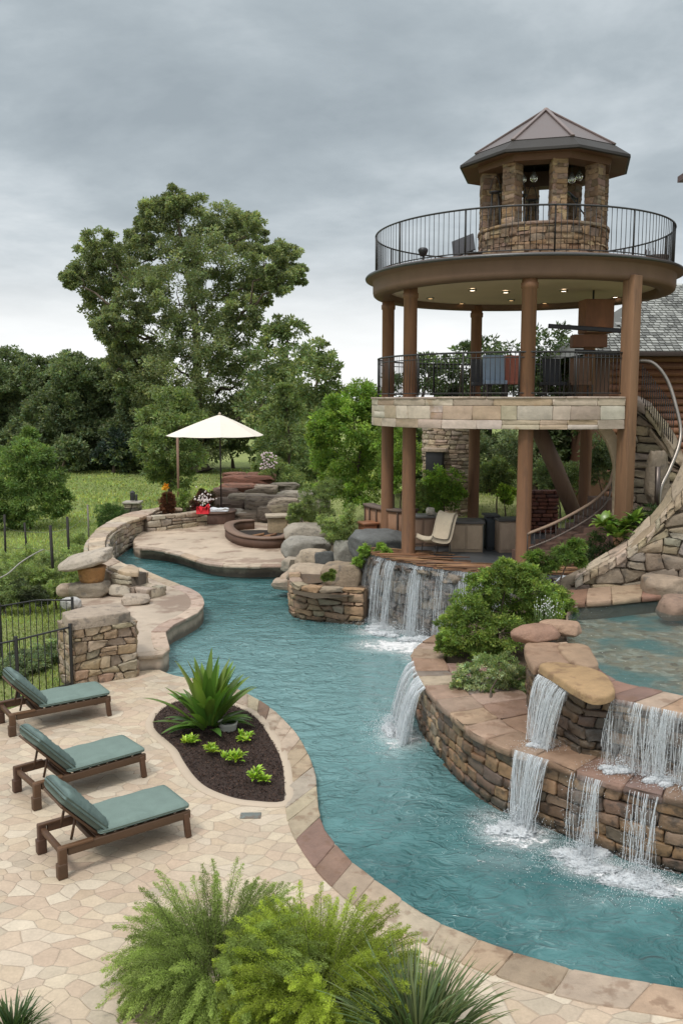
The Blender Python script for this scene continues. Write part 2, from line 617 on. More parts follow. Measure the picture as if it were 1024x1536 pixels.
M['wood'] = general('dark_wood', sc=14, amt=0.4, bsc=40, bstr=0.3, bdist=0.004, rough=0.5, stretch=(.25, 1, 1), use_obj=True)
M['timber'] = general('timber', sc=10, amt=0.35, bsc=30, bstr=0.3, bdist=0.006, rough=0.65, stretch=(1, 1, .3))
M['fabric'] = general('fabric', sc=4, amt=0.24, bsc=8, bstr=0.6, bdist=0.022, rough=0.62, spec=.3, use_obj=True)
M['canvas'] = general('canvas', sc=4, amt=0.08, bsc=60, bstr=0.1, bdist=0.004, rough=0.85)
M['iron'] = general('black_iron', sc=20, amt=0.3, bsc=60, bstr=0.2, bdist=0.003, rough=0.45, spec=.5)
M['metal'] = general('grey_metal', sc=8, amt=0.2, bsc=40, bstr=0.1, bdist=0.003, rough=0.38, metallic=.85)
M['copper'] = general('copper_roof', sc=2, amt=0.35, bsc=10, bstr=0.1, bdist=0.01, rough=0.42, metallic=.15, big=.3, spec=.6)
M['bark'] = general('bark', sc=8, amt=0.4, bsc=10, bstr=1, bdist=0.06, rough=0.9, stretch=(1, 1, .25))
M['shingle'] = general('shingle', sc=6, amt=0.35, bsc=25, bstr=0.4, bdist=0.02, rough=0.6)
M['mulch'] = general('mulch', sc=40, amt=0.5, bsc=70, bstr=1, bdist=0.04, rough=0.9)
M['soil'] = general('soil', sc=8, amt=0.5, bsc=20, bstr=1, bdist=0.04, rough=0.95)
M['plaster'] = general('plaster', sc=2, amt=0.1, bsc=50, bstr=0.15, bdist=0.005, rough=0.8, big=.15)
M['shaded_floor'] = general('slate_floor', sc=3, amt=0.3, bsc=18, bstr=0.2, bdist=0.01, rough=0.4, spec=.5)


def leaf_mat(name, rough=0.5, trans=0.3, spec=.4):
    t = NT(name)
    p = t.pos()
    n = t.noise(p, 1.3, 3, .5)
    k = t.math('MULTIPLY_ADD', n.outputs[0], 0.7, c=0.65)
    vs = t.n('VectorMath', operation='SCALE'); t.set(vs.inputs[0], t.attr()); t.set(vs.inputs['Scale'], k)
    a = t.bsdf(vs.outputs[0], rough, None, 0, spec)
    tr = t.n('BsdfTranslucent'); t.set(tr.inputs[0], t.mix(1.0, vs.outputs[0], (1.2, 1.3, .7), 'MULTIPLY'))
    mx = t.n('MixShader'); mx.inputs[0].default_value = trans; t.t.links.new(a, mx.inputs[1]); t.t.links.new(tr.outputs[0], mx.inputs[2])
    return t.done(mx.outputs[0])


M['leaf'] = leaf_mat('leaf', .5, .38)
M['glossleaf'] = leaf_mat('glossy_leaf', 0.3, .22, .5)


def paving():
    t = NT('flagstone_paving')
    p = t.pos()
    mp = t.n('Mapping'); t.set(mp.inputs['Vector'], p); mp.inputs['Rotation'].default_value = (0, 0, 0.6); mp.inputs['Scale'].default_value = (1.0, 1.3, 0.0)
    w = t.noise(mp.outputs[0], .85, 1, .4)
    av = t.n('VectorMath', operation='MULTIPLY_ADD'); t.set(av.inputs[0], w.outputs[1]); av.inputs[1].default_value = (.75, .75, 0); t.set(av.inputs[2], mp.outputs[0])
    S = 3.7
    v1 = t.n('TexVoronoi', feature='F1', voronoi_dimensions='2D', distance='MINKOWSKI'); t.set(v1.inputs['Vector'], av.outputs[0]); v1.inputs['Scale'].default_value = S; v1.inputs['Randomness'].default_value = .62
    v1.distance = 'EUCLIDEAN'
    v2 = t.n('TexVoronoi', feature='DISTANCE_TO_EDGE', voronoi_dimensions='2D'); t.set(v2.inputs['Vector'], av.outputs[0]); v2.inputs['Scale'].default_value = S; v2.inputs['Randomness'].default_value = .62
    sep = t.n('SeparateColor'); t.set(sep.inputs[0], v1.outputs['Color'])
    c = t.ramp(sep.outputs[0], [(0, (.44, .33, .23)), (.2, (.56, .46, .33)), (.36, (.42, .30, .22)), (.5, (.58, .49, .36)), (.66, (.40, .34, .26)), (.82, (.50, .37, .27)), (.92, (.54, .46, .36)), (1, (.62, .54, .42))])
    c = t.mix(.30, c, (.52, .43, .325))
    n1 = t.noise(p, 7, 7, .65); n0 = t.noise(p, .7, 3, .5); n4 = t.noise(p, 30, 4, .6)
    k = t.math('MULTIPLY', t.math('MULTIPLY_ADD', n1.outputs[0], .45, c=.77), t.math('MULTIPLY_ADD', n0.outputs[0], .35, c=.83))
    k = t.math('MULTIPLY', k, t.math('MULTIPLY_ADD', n4.outputs[0], .4, c=.76))
    st = t.noise(p, .45, 5, .65, .4); k = t.math('MULTIPLY', k, t.maprange(st.outputs[0], .56, .72, 1.0, .80))
    vs = t.n('VectorMath', operation='SCALE'); t.set(vs.inputs[0], c); t.set(vs.inputs['Scale'], k)
    jn = t.noise(p, 5, 3, .6)
    ew = t.math('MULTIPLY_ADD', jn.outputs[0], .035, c=-.006)
    e = t.math('DIVIDE', v2.outputs[0], ew)
    edge = t.maprange(e, .35, 1.3)
    jointc = t.mix(t.noise(p, 2.0, 2).outputs[0], (.30, .235, .175), (.48, .39, .30))
    cc = t.mix(edge, jointc, vs.outputs[0])
    h = t.math('MULTIPLY_ADD', t.maprange(v2.outputs[0], 0, .06), .9, c=0)
    h2 = t.math('MULTIPLY_ADD', n1.outputs[0], .5, c=h)
    h3 = t.math('MULTIPLY_ADD', sep.outputs[1], .35, c=h2)
    nm = t.bump(h3, .55, .02)
    r = t.math('MULTIPLY_ADD', n1.outputs[0], .3, c=.5)
    return t.done(t.bsdf(cc, r, nm, 0, .4))


M['paving'] = paving()


def ground_mat():
    t = NT('meadow_ground')
    p = t.pos()
    mp = t.n('Mapping'); t.set(mp.inputs['Vector'], p); mp.inputs['Scale'].default_value = (1, .35, 1)
    n0 = t.noise(mp.outputs[0], .09, 4, .55); n1 = t.noise(p, 1.5, 6, .65); n2 = t.noise(p, 14, 4, .7)
    c = t.ramp(n0.outputs[0], [(.3, (.22, .28, .09)), (.5, (.27, .32, .11)), (.62, (.33, .36, .14)), (.75, (.42, .38, .20))])
    k = t.math('MULTIPLY', t.math('MULTIPLY_ADD', n1.outputs[0], .8, c=.6), t.math('MULTIPLY_ADD', n2.outputs[0], .8, c=.6))
    vs = t.n('VectorMath', operation='SCALE'); t.set(vs.inputs[0], c); t.set(vs.inputs['Scale'], k)
    return t.done(t.bsdf(vs.outputs[0], .9, t.bump(n2.outputs[0], 1, .15), 0, .15))


M['ground'] = ground_mat()


def water_mat(name, deep, shallow, foams=(), wave=1.0, white=.85):
    t = NT(name)
    p = t.pos()
    # choppy surface: two stretched noises and a finer ripple
    mp = t.n('Mapping'); t.set(mp.inputs['Vector'], p); mp.inputs['Rotation'].default_value = (0, 0, .5); mp.inputs['Scale'].default_value = (1, 1.45, 0)
    a = t.noise(mp.outputs[0], .8, 2, .45, 1.0)
    mp2 = t.n('Mapping'); t.set(mp2.inputs['Vector'], p); mp2.inputs['Rotation'].default_value = (0, 0, -.35); mp2.inputs['Scale'].default_value = (1, 1.45, 0)
    b = t.noise(mp2.outputs[0], 2.9, 3, .5, .9)
    d = t.noise(mp2.outputs[0], 13, 3, .6, .8)
    ridg = t.math('ABSOLUTE', t.math('SUBTRACT', b.outputs[0], .5))
    h = t.math('MULTIPLY_ADD', a.outputs[0], 1.0, c=t.math('MULTIPLY_ADD', b.outputs[0], .35, c=t.math('MULTIPLY', d.outputs[0], .07)))
    h = t.math('MULTIPLY_ADD', ridg, -.95, c=h)
    nm = t.bump(h, 1.0, .17 * wave)
    # milky lighter veins where the surface is churned
    n5 = t.noise(mp.outputs[0], .55, 4, .6, 1.0)
    cf = t.maprange(n5.outputs[0], .35, .68)
    c = t.mix(cf, deep, shallow)
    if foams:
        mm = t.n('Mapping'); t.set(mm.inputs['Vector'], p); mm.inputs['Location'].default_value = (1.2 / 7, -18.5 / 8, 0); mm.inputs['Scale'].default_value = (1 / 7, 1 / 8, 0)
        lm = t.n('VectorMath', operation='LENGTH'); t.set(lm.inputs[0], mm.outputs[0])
        c = t.mix(t.maprange(t.math('MULTIPLY_ADD', n5.outputs[0], .5, c=t.math('SUBTRACT', lm.outputs['Value'], .25)), .25, 1.1, .8, 0), c, (.165, .30, .305))  # paler mid-river ellipse: bright sky reflection painted into the water colour
    vein = t.maprange(ridg, .0, .028, 1, 0)
    big = t.maprange(t.noise(p, .9, 2).outputs[0], .48, .66)
    c = t.mix(t.math('MULTIPLY', t.math('MULTIPLY', vein, big), .26), c, (.42, .60, .60))
    f = None
    if foams:
        fn = t.noise(p, 5, 7, .72, .6)
        fn2 = t.noise(p, 22, 3, .7)
        for (fx, fy, rx, ry, st) in foams:
            m = t.n('Mapping'); t.set(m.inputs['Vector'], p)
            m.inputs['Location'].default_value = (-fx / rx, -fy / ry, 0); m.inputs['Scale'].default_value = (1 / rx, 1 / ry, 0)
            ln = t.n('VectorMath', operation='LENGTH'); t.set(ln.inputs[0], m.outputs[0])
            g = t.math('MULTIPLY', t.maprange(ln.outputs['Value'], 0, 1.25, 1, 0, False), st)
            f = g if f is None else t.math('MAXIMUM', f, g)
        tot = t.math('ADD', f, t.math('MULTIPLY', t.math('SUBTRACT', fn.outputs[0], .5), 2.1))
        tot = t.math('ADD', tot, t.math('MULTIPLY', t.math('SUBTRACT', fn2.outputs[0], .5), .9))
        hard = t.maprange(tot, .52, .82)
        soft = t.math('MULTIPLY', t.maprange(f, .12, .8), .42)
        fm = t.math('MAXIMUM', hard, soft)
        fm = t.math('MULTIPLY', fm, t.maprange(f, .02, .2))
        c = t.mix(fm, c, (white, white, white))
        rr = t.math('MULTIPLY_ADD', fm, .5, c=.045)
        nm = t.bump(fm, .6, .05, nm)
    else:
        rr = .055
    return t.done(t.bsdf(c, rr, nm, 0, .5, IOR=1.33))


def clear_water():
    t = NT('clear_pool_water')
    p = t.pos()
    mp2 = t.n('Mapping'); t.set(mp2.inputs['Vector'], p); mp2.inputs['Scale'].default_value = (1, 2.2, 0)
    b = t.noise(mp2.outputs[0], 3.4, 5, .6, 1.4); d = t.noise(mp2.outputs[0], 12, 3, .6, .8)
    h = t.math('MULTIPLY_ADD', b.outputs[0], .8, c=t.math('MULTIPLY', d.outputs[0], .2))
    nm = t.bump(h, .9, .10)
    g = t.n('BsdfGlossy'); g.inputs['Roughness'].default_value = .07; t.set(g.inputs['Normal'], nm)
    tr = t.n('BsdfTransparent'); t.set(tr.inputs[0], (.86, .95, .94))
    fr = t.n('Fresnel'); fr.inputs[0].default_value = 1.33; t.set(fr.inputs['Normal'], nm)
    mx = t.n('MixShader'); t.set(mx.inputs[0], t.math('MULTIPLY_ADD', fr.outputs[0], 1.1, c=.03)); t.t.links.new(tr.outputs[0], mx.inputs[1]); t.t.links.new(g.outputs[0], mx.inputs[2])
    df = t.n('BsdfDiffuse'); t.set(df.inputs[0], (.10, .28, .30))
    m2 = t.n('MixShader'); m2.inputs[0].default_value = .05; t.t.links.new(mx.outputs[0], m2.inputs[1]); t.t.links.new(df.outputs[0], m2.inputs[2])
    return t.done(m2.outputs[0])


M['clear_water'] = clear_water()


def pebble_mat():
    t = NT('pebble_floor')
    p = t.pos()
    v = t.n('TexVoronoi', feature='F1'); t.set(v.inputs['Vector'], p); v.inputs['Scale'].default_value = 7
    sep = t.n('SeparateColor'); t.set(sep.inputs[0], v.outputs['Color'])
    c = t.ramp(sep.outputs[0], [(0, (.20, .15, .11)), (.4, (.42, .32, .23)), (.7, (.30, .28, .24)), (1, (.62, .52, .42))])
    n = t.noise(p, .8, 3)
    c = t.mix(t.maprange(n.outputs[0], .38, .54), (.12, .25, .25), c)
    return t.done(t.bsdf(c, .6, t.bump(v.outputs[0], .8, .04), 0, .3))


M['pebble'] = pebble_mat()


def fall_mat():
    """falling water: white aerated streaks with clear gaps; the streak pattern lives in the col attribute (r = across, g = along, b = opacity)"""
    t = NT('falling_water')
    a = t.attr()
    sp = t.n('SeparateColor'); t.set(sp.inputs[0], a)
    cv = t.n('CombineXYZ'); t.set(cv.inputs[0], t.math('MULTIPLY', sp.outputs[0], 46.0)); t.set(cv.inputs[1], t.math('MULTIPLY', sp.outputs[1], 3.4)); 
    n = t.noise(cv.outputs[0], 1.0, 5, .7, .5)
    cv2 = t.n('CombineXYZ'); t.set(cv2.inputs[0], t.math('MULTIPLY', sp.outputs[0], 9.0)); t.set(cv2.inputs[1], t.math('MULTIPLY', sp.outputs[1], 1.0))
    n2 = t.noise(cv2.outputs[0], 1.0, 2, .5)
    f = t.math('ADD', t.math('MULTIPLY', n.outputs[0], .75), t.math('MULTIPLY', n2.outputs[0], .35))
    al = t.math('MULTIPLY', t.maprange(f, .46, .76), .9)
    al = t.math('MULTIPLY', al, sp.outputs[2])
    sh = t.bsdf((.80, .84, .86), .22, t.bump(n.outputs[0], .6, .02), 0, .6)
    tl = t.n('BsdfTranslucent'); t.set(tl.inputs[0], (.8, .85, .87))
    mx = t.n('MixShader'); mx.inputs[0].default_value = .45; t.t.links.new(sh, mx.inputs[1]); t.t.links.new(tl.outputs[0], mx.inputs[2])
    tr = t.n('BsdfTransparent')
    m2 = t.n('MixShader'); t.set(m2.inputs[0], al); t.t.links.new(tr.outputs[0], m2.inputs[1]); t.t.links.new(mx.outputs[0], m2.inputs[2])
    return t.done(m2.outputs[0])


M['fall'] = fall_mat()


def spray_mat():
    t = NT('white_spray')
    sh = t.bsdf((.88, .91, .93), .3, None, 0, .6)
    tl = t.n('BsdfTranslucent'); t.set(tl.inputs[0], (.9, .93, .95))
    mx = t.n('MixShader'); mx.inputs[0].default_value = .45; t.t.links.new(sh, mx.inputs[1]); t.t.links.new(tl.outputs[0], mx.inputs[2])
    return t.done(mx.outputs[0])


M['spray'] = spray_mat()


def emit(name, c, s):
    t = NT(name); e = t.n('Emission'); t.set(e.inputs[0], c); e.inputs[1].default_value = s
    return t.done(e.outputs[0])


M['lamp'] = emit('lamp_glow', (1, .82, .6), 6)


def glass_mat():
    t = NT('clear_glass')
    return t.done(t.bsdf((.9, .95, .95), .05, None, 0, .5, Transmission_Weight=.85, IOR=1.45))


M['glass'] = glass_mat()


def band_mat():
    return general('light_stone_band', sc=7, amt=0.3, bsc=16, bstr=0.7, bdist=0.02, rough=0.75, spots=((0.34, 0.2, 0.09), 1.6, 0.6, 0.5))


M['band'] = band_mat()

# ------------------------------------------------------------------ sky and light
w = bpy.data.worlds.new('World'); scene.world = w; w.use_nodes = True
nt = w.node_tree; nt.nodes.clear()
SUN_EL, SUN_AZ = R(58), R(215)      # azimuth clockwise from +Y


def build_world():
    t = NT.__new__(NT); t.t = nt; t.m = w
    out = nt.nodes.new('ShaderNodeOutputWorld')
    tc = t.n('TexCoord').outputs['Generated']
    nrm = t.n('VectorMath', operation='NORMALIZE'); t.set(nrm.inputs[0], tc)
    sp = t.n('SeparateXYZ'); t.set(sp.inputs[0], nrm.outputs[0])
    z = t.math('MAXIMUM', sp.outputs[2], 0.0)
    zz = t.math('ADD', z, .16)
    cv = t.n('CombineXYZ'); t.set(cv.inputs[0], t.math('DIVIDE', sp.outputs[0], zz)); t.set(cv.inputs[1], t.math('DIVIDE', sp.outputs[1], zz))
    mp = t.n('Mapping'); t.set(mp.inputs['Vector'], cv.outputs[0]); mp.inputs['Location'].default_value = (3.3, 1.3, 0); mp.inputs['Rotation'].default_value = (0, 0, .35)
    n1 = t.noise(mp.outputs[0], 1.15, 8, .58, .15)
    n2 = t.noise(mp.outputs[0], .38, 2, .5, .2)
    f = t.math('ADD', t.math('MULTIPLY', n1.outputs[0], .6), t.math('MULTIPLY', n2.outputs[0], .55))
    cloud = t.ramp(f, [(.42, (.30, .35, .385)), (.50, (.385, .44, .475)), (.57, (.51, .565, .60)), (.65, (.68, .725, .75)), (.76, (.87, .895, .91))])
    # elevation: bright strip near the horizon, brightest overhead behind the view
    base = t.ramp(z, [(0, (1.0, 1.0, .99)), (.08, (.98, .985, .98)), (.16, (.80, .82, .83)), (.27, (.56, .60, .63)), (.40, (.52, .57, .60)), (.62, (1.0, 1.04, 1.06)), (1.0, (1.5, 1.52, 1.55))])
    lowmix = t.maprange(z, .03, .20, .12, .92)
    himix = t.maprange(z, .42, .7, 1, 0)
    c = t.mix(t.math('MULTIPLY', lowmix, himix), base, cloud)
    sky = t.n('TexSky'); sky.sky_type = 'NISHITA'; sky.sun_disc = False; sky.sun_elevation = SUN_EL; sky.sun_rotation = SUN_AZ
    ks = t.n('VectorMath', operation='SCALE'); t.set(ks.inputs[0], sky.outputs[0]); ks.inputs['Scale'].default_value = 1.0
    b1 = t.n('Background'); t.set(b1.inputs[0], sky.outputs[0]); b1.inputs[1].default_value = .05
    b2 = t.n('Background'); t.set(b2.inputs[0], c); b2.inputs[1].default_value = 1.0
    mx = t.n('MixShader'); mx.inputs[0].default_value = .93
    nt.links.new(b1.outputs[0], mx.inputs[1]); nt.links.new(b2.outputs[0], mx.inputs[2])
    nt.links.new(mx.outputs[0], out.inputs['Surface'])


build_world()
sl = bpy.data.lights.new('sun', 'SUN'); sl.energy = 1.5; sl.angle = R(10); sl.color = (1, .96, .9)
so = bpy.data.objects.new('sun', sl); col.objects.link(so)
sd = Vector((math.sin(SUN_AZ) * math.cos(SUN_EL), math.cos(SUN_AZ) * math.cos(SUN_EL), math.sin(SUN_EL)))
so.rotation_euler = sd.to_track_quat('Z', 'Y').to_euler()
scene.view_settings.view_transform = 'Standard'
scene.view_settings.look = 'None'
scene.view_settings.exposure = 0.22
scene.view_settings.gamma = 1
scene.view_settings.use_curve_mapping = False
scene.cycles.max_bounces = 6
scene.cycles.transparent_max_bounces = 16
scene.cycles.use_denoising = True
# ------------------------------------------------------------------ levels and outlines
WZ = -0.12          # river level
FD = 0.35           # far and lobed decks
LZ = 0.90           # planted ledge
UZ = 1.85           # rim of the upper pool
PZ = 1.70           # patio under the tower
TC = np.array([5.10, 26.0])   # tower centre


def GL(lst, z):
    return [G(u, v, z) for u, v in lst]


# terrain -------------------------------------------------------------
far_deck_px = [(208, 819), (233, 821), (260, 825), (282, 830), (309, 839), (331, 844), (364, 846), (400, 846), (432, 846), (470, 850), (480, 800), (455, 778), (420, 768), (350, 770), (300, 775), (240, 778), (222, 790), (205, 803), (200, 812)]
far_deck = smooth_closed(GL(far_deck_px, FD), 4)
lobed_px = [(196, 846), (209, 851), (237, 864), (272, 878), (294, 887), (305, 901), (300, 914), (281, 926), (259, 937), (248, 947), (250, 961), (253, 973), (243, 981), (225, 982), (206, 984), (170, 985), (120, 975), (105, 935), (112, 900), (140, 868), (165, 850)]
lobed = smooth_closed(GL(lobed_px, FD), 5)
near_edge_px = [(150, 1004), (186, 1000), (208, 997), (230, 999), (249, 1008), (271, 1014), (310, 1020), (348, 1030), (375, 1042), (408, 1063), (435, 1088), (457, 1120), (471, 1153), (476, 1190), (478, 1213), (485, 1240), (505, 1267), (535, 1298), (584, 1334), (634, 1370), (696, 1399), (764, 1425), (809, 1439), (877, 1457), (950, 1469), (1024, 1480), (1130, 1496), (1300, 1525)]
near_edge = smooth_open(GL(near_edge_px, 0), 5)
near_poly = near_edge + [np.array([14, 4.5, 0]), np.array([-9.5, 4.5, 0])] + GL([(-330, 1180), (-150, 1118), (0, 1068), (60, 1046), (115, 1030)], 0)
wall_outer_px = [(221, 764), (189, 770), (156, 786), (138, 801), (133, 821), (144, 837), (164, 850), (186, 858), (208, 859)]
wall_inner_px = [(242, 763), (223, 772), (189, 784), (164, 800), (158, 817), (166, 832), (187, 845), (209, 853)]
WCAP = 1.05
w_out = Path(smooth_open(GL([(262, 757)] + wall_outer_px, WCAP), 6))
w_in = Path(smooth_open(GL([(275, 763)] + wall_inner_px, WCAP), 6))
wc = []
for t in np.linspace(0, 1, 40):
    wc.append((w_out.at(t * w_out.L) + w_in.at(t * w_in.L)) / 2)
ledge_edge_px = [(700, 925), (660, 950), (632, 968), (620, 986), (623, 1003), (631, 1019), (650, 1044), (683, 1077), (715, 1101), (757, 1122), (815, 1139), (865, 1158), (915, 1173), (964, 1188), (1024, 1200), (1100, 1212), (1200, 1222)]
ledge_edge = smooth_open(GL(ledge_edge_px, LZ), 5)
ledge_poly = GL([(700, 925), (665, 958), (645, 975), (650, 1010), (700, 1070), (830, 1125), (960, 1165), (1100, 1190), (1250, 1200)], LZ) + [np.array([13, 12, LZ]), np.array([13, 21.5, LZ]), np.array([4, 21.5, LZ])]
river_poly = GL([(250, 803), (430, 800), (520, 830)], FD) + [np.array([1.5, 24, 0]), np.array([6, 23, 0]), np.array([4, 19, 0])] + \
    GL([(700, 985), (760, 1085), (850, 1120), (950, 1150), (1100, 1170), (1300, 1180)], LZ) + [np.array([14, 6.5, 0])] + \
    GL([(1130, 1540), (850, 1500), (700, 1450), (560, 1375), (465, 1290), (425, 1200), (415, 1130), (365, 1065), (300, 1040), (215, 1012), (170, 1008)], 0) + \
    GL([(190, 965), (215, 940), (235, 900), (205, 872), (193, 856)], FD) + [p for p in wc[::-1][:36]]


def inpoly(x, y, poly):
    P = np.array([p[:2] for p in poly]); inside = np.zeros(np.shape(x), bool)
    j = len(P) - 1
    for i in range(len(P)):
        xi, yi, xj, yj = P[i][0], P[i][1], P[j][0], P[j][1]
        c = ((yi > y) != (yj > y)) & (x < (xj - xi) * (y - yi) / (yj - yi + 1e-12) + xi)
        inside ^= c
        j = i
    return inside


def sstep(a, b, x):
    t = np.clip((x - a) / (b - a), 0, 1); return t * t * (3 - 2 * t)


def terrain_h(x, y):
    x = np.asarray(x, float); y = np.asarray(y, float)
    h = -0.25 - 0.65 * sstep(18, 34, y) * sstep(2, -8, x) - 0.1
    # ground climbs towards the tower and the house
    h = h + (2.0) * sstep(0.0, 4.0, x) * sstep(26, 31, y) * sstep(140, 60, y)
    h = h + 1.1 * sstep(-7.2, -3.5, x) * sstep(36, 40, y) * sstep(75, 46, y) * sstep(6, 1, x)
    h = h + 1.6 * sstep(7, 10, x) * sstep(18, 24, y) * sstep(140, 60, y) * (1 - sstep(26, 31, y))
    h = h + 0.12 * np.sin(x * .21 + 1) * np.cos(y * .17) + .05 * np.sin(x * .9 + y * .7)
    return h


xs = np.concatenate([[-900, -500, -300, -200, -150, -110, -80, -60, -48, -40, -34, -29, -25, -22], np.arange(-20, 16.1, .4), [18, 21, 25, 30, 38, 48, 60, 80, 120, 200, 350, 600, 900]])
ys = np.concatenate([np.array([-30, -10, 0, 3]), np.arange(5, 48, .4), np.arange(49, 70, 1), np.arange(72, 120, 3), [125, 135, 150, 180, 230, 300, 450, 700, 1100, 1800]])
X, Y = np.meshgrid(xs, ys)
H = terrain_h(X, Y)
hard = np.zeros(X.shape, bool)
for poly in (river_poly, far_deck, lobed, near_poly, ledge_poly):
    hard |= inpoly(X, Y, poly)
hard |= ((X - TC[0]) ** 2 + (Y - TC[1]) ** 2 < 4.6 ** 2)
# push the ground down under pools and decks
Hh = np.where(hard, -2.2, H)
V = np.stack([X, Y, Hh], -1).reshape(-1, 3)
nx = len(xs)
i = np.arange(len(ys) - 1)[:, None] * nx; j = np.arange(nx - 1)[None]
q = np.stack([i + j, i + j + 1, i + nx + j + 1, i + nx + j], -1).reshape(-1, 4)
mb = MB(); mb.add(V, q)
obj('meadow_ground', mb, M['ground'], kind='structure')

# river -------------------------------------------------------------
def gxy(u, v, z=WZ):
    p = G(u, v, z); return p[0], p[1]


foams = []
for u, v, rx, ry, st in [(600, 968, 1.5, .9, 1.15), (650, 985, 1.0, .9, 1.0), (565, 948, .9, .55, .95), (630, 975, 1.2, .7, 1.0), (602, 1105, .55, .85, .95), (588, 1130, .5, .6, .4), (775, 1250, .75, .62, 1.0), (800, 1262, .9, .6, .55), (735, 1225, .6, .6, .55), (885, 1298, .6, .45, 1.0), (930, 1312, .7, .35, .8), (975, 1326, .6, .35, .95), (1030, 1335, .7, .35, .9), (845, 1278, .5, .3, .7), (750, 1290, 1.3, .7, .33), (900, 1350, 1.5, .6, .3), (640, 1050, .4, .8, .35)]:
    x, y = gxy(u, v); foams.append((x, y, rx, ry, st))
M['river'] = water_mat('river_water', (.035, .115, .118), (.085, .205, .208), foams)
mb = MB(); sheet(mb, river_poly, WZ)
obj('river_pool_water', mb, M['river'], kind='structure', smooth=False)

# near patio -------------------------------------------------------------
mulch_px = [(246, 1061), (231, 1079), (234, 1095), (251, 1110), (266, 1124), (275, 1140), (292, 1164), (314, 1182), (350, 1196), (382, 1201), (422, 1202), (427, 1186), (422, 1140), (404, 1104), (382, 1074), (350, 1058), (314, 1050), (270, 1051)]
mulch = smooth_closed(GL(mulch_px, 0.02), 4)
mb = MB(); slab(mb, near_poly, 0.0, -2.0, (.5, .42, .33), edge=.035)
obj('patio_paving', mb, M['paving'], kind='structure', smooth=False)
# smooth light margin between paving and mulch
mb = MB()
ring = mulch
cen = np.mean([p[:2] for p in mulch], axis=0)
A = []; B = []
P = np.array([p[:2] for p in mulch]); T = np.roll(P, -1, 0) - np.roll(P, 1, 0); T /= np.linalg.norm(T, axis=1, keepdims=True)
N = np.stack([T[:, 1], -T[:, 0]], 1)
sgn = 1 if np.mean(np.sum(N * (P - cen), 1)) > 0 else -1
N *= sgn
n = len(P)
V = np.concatenate([np.column_stack([P, np.full(n, .010)]), np.column_stack([P + N * .02, np.full(n, .028)]), np.column_stack([P + N * .13, np.full(n, .022)]), np.column_stack([P + N * .15, np.full(n, .004)])])
j = np.arange(n); k = (j + 1) % n
q = np.concatenate([np.stack([a * n + j, a * n + k, (a + 1) * n + k, (a + 1) * n + j], 1) for a in range(3)])
mb.add(V, q, (.47, .385, .295)); obj('bed_kerb', mb, M['plaster'], kind='structure')
# mulch: an uneven sheet with bark chips
mb = MB(); sheet(mb, mulch, 0.012, (.06, .038, .030))
xy = []
lo = P.min(0); hi = P.max(0)
while len(xy) < 9000:
    c = lo + (hi - lo) * RS.rand(4000, 2)
    m = inpoly(c[:, 0], c[:, 1], mulch); xy.extend(c[m].tolist())
xy = np.array(xy[:9000]); n = len(xy)
pos = np.column_stack([xy, RS.uniform(.015, .045, n)])
dirs = np.column_stack([RS.normal(0, 1, (n, 2)), RS.normal(0, .35, n)])
leaves(mb, pos, dirs, RS.uniform(.02, .05, n), RS.uniform(.012, .022, n), vary((.085, .052, .040), n, .55))
obj('bark_mulch', mb, M['mulch'], kind='stuff', label='dark brown bark mulch filling the planting bed')

# coping of the near patio -------------------------------------------------------------
cop_in = GL([(348, 1030), (375, 1042), (408, 1063), (435, 1088), (457, 1120), (471, 1153), (476, 1190), (478, 1213), (485, 1240), (505, 1267), (535, 1298), (584, 1334), (634, 1370), (696, 1399), (764, 1425), (809, 1439), (877, 1457), (950, 1469), (1024, 1480), (1130, 1496), (1300, 1525)], 0.02)
cop_out = GL([(352, 1052), (374, 1064), (395, 1084), (414, 1114), (424, 1140), (427, 1168), (427, 1200), (431, 1229), (438, 1249), (449, 1270), (476, 1307), (515, 1345), (560, 1376), (610, 1401), (670, 1434), (715, 1453), (796, 1480), (877, 1503), (954, 1515), (1090, 1540), (1260, 1575)], 0.02)
ci = smooth_open(cop_in, 6); co = smooth_open(cop_out, 6)
pal = [(.42, .33, .24), (.37, .28, .20), (.39, .31, .23), (.43, .35, .26), (.39, .29, .21), (.34, .27, .21), (.22, .14, .105), (.45, .37, .28), (.41, .32, .24)]
mb = MB()
ci2 = [p - 0 for p in ci]
ribbon_stones(mb, ci2, co, .10, (.38, .85), pal, gap=.004)
obj('pool_coping', mb, M['cap'], kind='structure')

# far deck, lobed deck -------------------------------------------------------------
mb = MB(); slab(mb, far_deck, FD, -1.5, (.46, .37, .28), edge=.06)
obj('far_deck', mb, M['concrete_deck'], kind='structure')
mb = MB(); slab(mb, lobed, FD, -1.5, (.44, .36, .28), edge=.05)
obj('lobed_deck_path', mb, M['concrete_deck'], kind='structure')
# edge blocks round the lobes and the far deck
def edge_band(name, px, z, w, pal, lens):
    pts = smooth_open(GL(px, z + .012), 6)
    P = np.array(pts); T = np.gradient(P[:, :2], axis=0); T /= np.linalg.norm(T, axis=1, keepdims=True)
    N = np.stack([T[:, 1], -T[:, 0]], 1)
    A = P.copy(); A[:, :2] -= N * .03; B = P.copy(); B[:, :2] += N * w
    mb = MB(); ribbon_stones(mb, list(A), list(B), .09, lens, pal, gap=.004)
    obj(name, mb, M['cap'], kind='structure')


pal2 = [(.45, .35, .26), (.42, .32, .24), (.47, .38, .29), (.38, .28, .21)]
edge_band('lobed_deck_kerb', lobed_px[1:15], FD, .34, pal2, (.8, 1.5))
edge_band('far_deck_kerb', far_deck_px[0:9], FD, .38, pal2, (1.0, 1.8))

